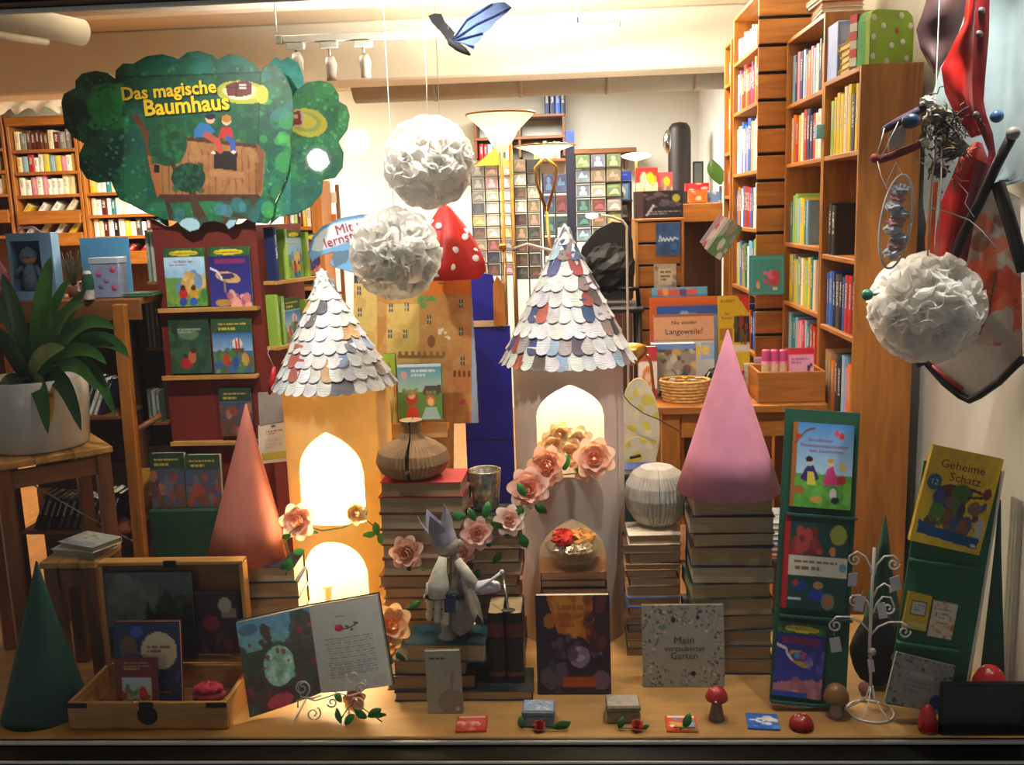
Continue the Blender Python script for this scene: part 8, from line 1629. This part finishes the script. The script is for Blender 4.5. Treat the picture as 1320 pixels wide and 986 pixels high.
for y in (258, 283): put('slot', MB().box(-.085, .085, -.02, .049, P(799, y, 6.42).z - FZ - .012, P(799, y, 6.42).z - FZ), wired, t)
far('picture_book', 'blue framed book with a white arch on the dark stand', 792, 812, 258, 236, 6.40, Cv(20, 22, '#2c6cb4', seed=2).rect(.15, .05, .85, .95, '#7c94a8').ell(.5, .5, .2, .3, '#e0dcd4').ell(.5, .7, .12, .2, '#3c2c28'), '#1c4c8c', t=.02)
far('picture_book', 'brown book at the edge of the dark stand', 783, 791, 258, 237, 6.40, Cv(10, 20, '#7c5c48', seed=2).noise(.2, 4), '#6a4a38', t=.02)
far('picture_book', 'grey photo book on the lower slot of the dark stand', 786, 810, 281.2, 266, 6.40, Cv(20, 18, '#5c5c60', seed=2).blobs(8, (0, 0, 1, 1), .2, ['#8c8c90', '#3c3c40', '#a8a8a8'], .8), '#444448', t=.02, tilt=-8)
# stove pipe and small things at the back
p = P(876, 240, 8.4); t = thing('stove_column', 'dark round topped stove column with a shiny band by the back wall', 'stove', (p.x, 8.4, FZ)); hz_ = P(876, 157, 8.4).z - FZ; R = .095; put('column', MB().lathe([(R, 0), (R, hz_ - .09), (R * .92, hz_ - .045), (R * .65, hz_ - .012), (.001, hz_)], 28), mat('stove_dark', '#241a14', .5, var=.3, scale=14), t); put('shiny_plate', MB().ball((-R * .95, -.02, hz_ - .16), (.05, .04, .10), 16, 10), mat('chrome', '#c8ccd0', .15, metal=1.), t); put('foot', MB().lathe([(0, 0), (.16, 0), (.16, .02), (0, .02)], 24), mat('stove_dark', '#241a14'), t)
p = P(900, 240, 7.6); t = thing('standing_photo', 'small dark framed photo on a pedestal near the red cloth heap', 'frame', (p.x, 7.6, FZ)); z0, z1_ = P(900, 238, 7.6).z - FZ, P(900, 208, 7.6).z - FZ; put('frame', MB().box(-.04, .04, 0, .02, z0, z1_, ch=.004), mat('frame_dark', '#1c1c1c', .5), t); put('picture', MB().box(-.028, .028, -.003, -.0005, z0 + .012, z1_ - .012), mat('frame_grey', '#6a7470', .5), t); put('pedestal', MB().box(-.06, .06, -.02, .06, 0, z0 - .0005), W_DK, t)
p = P(925, 238, 6.7); t = thing('rubber_plant', 'rubber plant with a single big leaf showing beside the far bookcase', 'plant', (p.x, 6.7, FZ)); zl_ = lambda y: P(925, y, 6.7).z - FZ
lm = MB(); v = []; f = []
for j in range(9):
    s = j / 8; w_ = .055 * math.sin(math.pi * (.06 + .9 * s)); cx_ = .02 - .06 * s + .0; z = zl_(238) + (zl_(205) - zl_(238)) * s; v += [(cx_ - w_, .01, z), (cx_, -.01, z), (cx_ + w_, .01, z)]
for j in range(8): q = j * 3; f += [(q, q + 1, q + 4, q + 3), (q + 1, q + 2, q + 5, q + 4)]
put('leaf', lm.add(v, f, 0, None, True), mat('rubber_leaf', '#4f7a2c', .35, var=.15), t); put('stem', MB().tube([(.0, 0, .2), (.02, 0, zl_(240))], .01, 8), mat('stem_brown', '#5c4a2c', .7), t); put('pot', MB().lathe([(0, 0), (.1, 0), (.13, .22), (.12, .22), (0, .2)], 22), mat('clay', '#7c4a34', .8), t)

# ================================================================ far left wall of books and small case behind the tower
LY = 8.9
def bay(px0, px1, ytop, ys, pals, desc, kh, slant=()):
    a, b_ = P(px0, 220, LY), P(px1, 220, LY); zb = FZ; zt = P((px0 + px1) / 2, ytop, LY).z
    t = thing('tall_bookcase', f'orange wood wall bookcase {desc}', 'bookcase', ((a.x + b_.x) / 2, LY, FZ)); W_ = (b_.x - a.x) / 2; H_ = zt - FZ; D_ = BWY - LY - .004
    for s in (-1, 1): put('side', MB().box(min(s * W_, s * (W_ - .03)), max(s * W_, s * (W_ - .03)), 0, D_, 0, H_, ch=.004), W_OR, t)
    put('top_board', MB().box(-W_, W_, -.01, D_, H_ + .0005, H_ + .08, ch=.004), W_ORX, t); put('back_board', MB().box(-W_ + .03, W_ - .03, D_ - .01, D_, 0, H_), W_BR, t)
    zs = [P((px0 + px1) / 2, y, LY).z for y in ys]
    for i, z in enumerate(zs):
        put('shelf', MB().box(-W_ + .031, W_ - .031, .0, D_ - .011, z - FZ - .03, z - FZ, ch=.003), W_ORX, t)
        if i in slant: put('shelf_lip', MB().box(-W_ + .031, W_ - .031, -.03, -.0005, z - FZ - .09, z - FZ + .03, ch=.003), W_ORX, t)
        up = (zs[i - 1] if i else zt) - z
        if pals[i]: shelf_row((a.x + .04, LY + .05, z), (1, 0), b_.x - a.x - .09, up * kh, .2, pals[i], f'{["top", "second", "third", "fourth", "fifth", "sixth"][i]} shelf, wall bookcase {desc}', f'books in the wall bookcase {desc}', (.036, .062), lean=40 if i in slant else 0, hmin=.75 if i not in slant else .5, gap=.07 if i in slant else 0.)
pw = ['white', 'cream', 'white', 'light blue', 'yellow', 'white', 'tan', 'pale yellow', 'pink', 'red']; pd = ['brown', 'dark grey', 'tan', 'red', 'light blue', 'grey', 'cream', 'brown', 'dark red']; pb2 = ['white', 'black', 'cream', 'dark grey', 'white', 'yellow', 'dark red', 'white', 'teal']
bay(13, 103, 161, [192, 221, 251, 276, 305], [pd, pw, pw, ['white', 'yellow', 'white', 'red', 'cream'], ['yellow', 'white', 'blue', 'tan']], 'full of bright books', .86, (3, 4))
bay(-80, 10, 161, [192, 221, 251, 276, 305], [pw, pw, pw, ['white', 'yellow'], None], 'at the far wall end', .86, (3,))
bay(104, 215, 161, [217, 247, 276, 304, 328], [None, pb2, pb2, pb2, ['cream', 'white', 'blue', 'tan', 'red']], 'behind the treetop display', .82, (4,))
t = thing('roller_blind', 'crumpled white cloth blind above the far wall bookcases', 'blind', P(0, 132, 8.7)); mb = MB(); v = []; f = []; rn = random.Random(2)
x0b, x1b = P(-60, 130, 8.7).x - t.location.x, P(84, 130, 8.7).x - t.location.x
for i in range(41):
    u = i / 40
    for j in range(4): v.append((x0b + (x1b - x0b) * u, -.04 * math.sin(j * 1.5 + i * .7), .045 - j * .043 - (.03 * math.sin(i * .9) if j == 3 else 0)))
for i in range(40):
    for j in range(3): k = i * 4 + j; f.append((k, k + 1, k + 5, k + 4))
put('cloth', MB().add(v, f, 0, None, True), mat('blind_white', '#ece6d8', .85), t); put('roller', MB().tube([(x0b, .045, .02), (x1b, .045, .02)], .025, 10), mat('blind_white', '#ece6d8'), t)
# small bookcase between the display tower and castle
CY2 = 6.3; a, b_ = P(366, 292, CY2), P(416, 292, CY2); t = thing('low_bookcase', 'orange bookcase seen between the red book tower and the castle display', 'bookcase', ((a.x + b_.x) / 2, CY2, FZ)); W_ = (b_.x - a.x) / 2; ht = P(400, 232, CY2).z - FZ
put('side', MB().box(W_ - .07, W_, 0, .28, 0, ht, ch=.003), W_OR, t); put('side', MB().box(-W_, -W_ + .025, 0, .28, 0, ht - .1, ch=.003), W_OR, t); put('back', MB().box(-W_ + .025, W_ - .07, .27, .28, 0, ht - .12), W_DK, t)
for y in (292, 330, 370): put('shelf', MB().box(-W_ + .026, W_ - .071, .002, .269, P(390, y, CY2).z - FZ - .025, P(390, y, CY2).z - FZ, ch=.002), W_ORX, t)
for y, nm in ((292, 'top'), (330, 'second')): shelf_row((a.x + .03, CY2 + .04, P(390, y, CY2).z), (1, 0), 2 * W_ - .1, .16, .18, ['white', 'yellow', 'red', 'light green', 'cream', 'dark red'], f'on the {nm} shelf of the low orange bookcase', 'books in the low orange bookcase', (.02, .035))
t = thing('ladder_rack', 'brown ladder shaped card rack beside the beige wall', 'rack', (P(428, 300, 6.6).x, 6.6, FZ)); ht = P(428, 238, 6.6).z - FZ
for s in (-1, 1): put('rail', MB().box(s * .05 - .012, s * .05 + .012, 0, .03, 0, ht, ch=.003), W_BR, t)
for k in range(8): put('rung', MB().box(-.037, .037, .005, .025, ht * (.2 + .09 * k), ht * (.2 + .09 * k) + .02), W_BRX, t)
for i, y in enumerate((262, 290)): far('postcard', ['grey card on the ladder rack, upper', 'orange card on the ladder rack, lower'][i], 422, 434, y, y - 14, 6.59, Cv(8, 8, ['#c8c4b0', '#c86c30'][i], seed=i).noise(.2, 3), '#a8a090', t=.004, cat='postcard')

# ================================================================ track light, pipe
a, b_ = P(356, 52, 4.4), P(800, 32, 4.4); zt = (a.z + b_.z) / 2; tk = thing('track_light', 'white ceiling light track with three small spotlights hanging from it', 'track light', (a.x, 4.4, zt)); WH = mat('track_white', '#807c74', .4)
put('track', MB().box(.03, b_.x - a.x, -.015, .015, -.016, .016, ch=.003), WH, tk); put('end_cap', MB().box(0, .0295, -.017, .017, -.018, .018, ch=.003), mat('track_cap', '#5c5a56', .5), tk)
for x in (355, 745): q = P(x, 40, 4.4).x - a.x; put('rod', MB().tube([(max(.004, q), 0, .016), (max(.004, q), 0, CZ - zt)], .004, 6), WH, tk)
for i, (px, y0_, y1_, dx) in enumerate(((381, 56, 92, 5), (424, 56, 104, 4), (468, 54, 100, 4))):
    q = P(px, y0_, 4.4) - Vector((a.x, 4.4, zt)); e = P(px + dx, y1_, 4.4) - Vector((a.x, 4.4, zt))
    sp_ = put('adapter', MB().box(q.x - .04, q.x + .04, -.018, .018, -.045, -.017, ch=.004), WH, tk); m_ = q.lerp(e, .45)
    put('stem', MB().tube([Vector((q.x, 0, -.045)), Vector((q.x, 0, m_.z))], .006, 8), WH, sp_); put('spot_head', MB().tube([Vector((q.x, 0, m_.z + .01)), Vector((q.x + .006, -.004, m_.z - .02)), e.lerp(m_, .3), e], [.02, .026, .021, .023], 12), mat('spot_grey', '#8c8078', .4), sp_)
    lamp('SPOT', 'track_spot', Vector((a.x, 4.4, zt)) + e + Vector((.02, .02, -.03)), 30, (1, .86, .66), Vector((a.x + q.x * .9 + .2 * i - .3, 3.2 if i < 1 else 6.3, 1.0 if i < 1 else .8)), .03, 90, .8, parent=sp_)
pp = P(106, 42, 3.3); t = thing('ceiling_pipe', 'thick cream pipe with an open end under the ceiling', 'pipe', pp); d = P(-40, 12, 2.95) - pp
put('pipe', MB().tube([d * 1.3, d * .5, Vector((0, 0, 0))], .042, 22), mat('pipe_cream', '#d8cdb4', .6), t); put('pipe_end', MB().tube([Vector((0, 0, 0)) - d.normalized() * .002, -d.normalized() * .006], .038, 22), mat('pipe_dark', '#3c3428', .8), t); put('side_pipe', MB().tube([d * 1.3 + Vector((0, 0, -.07)), d * .35 + Vector((0, 0, -.05))], .012, 10), mat('pipe_cream', '#d8cdb4'), t)
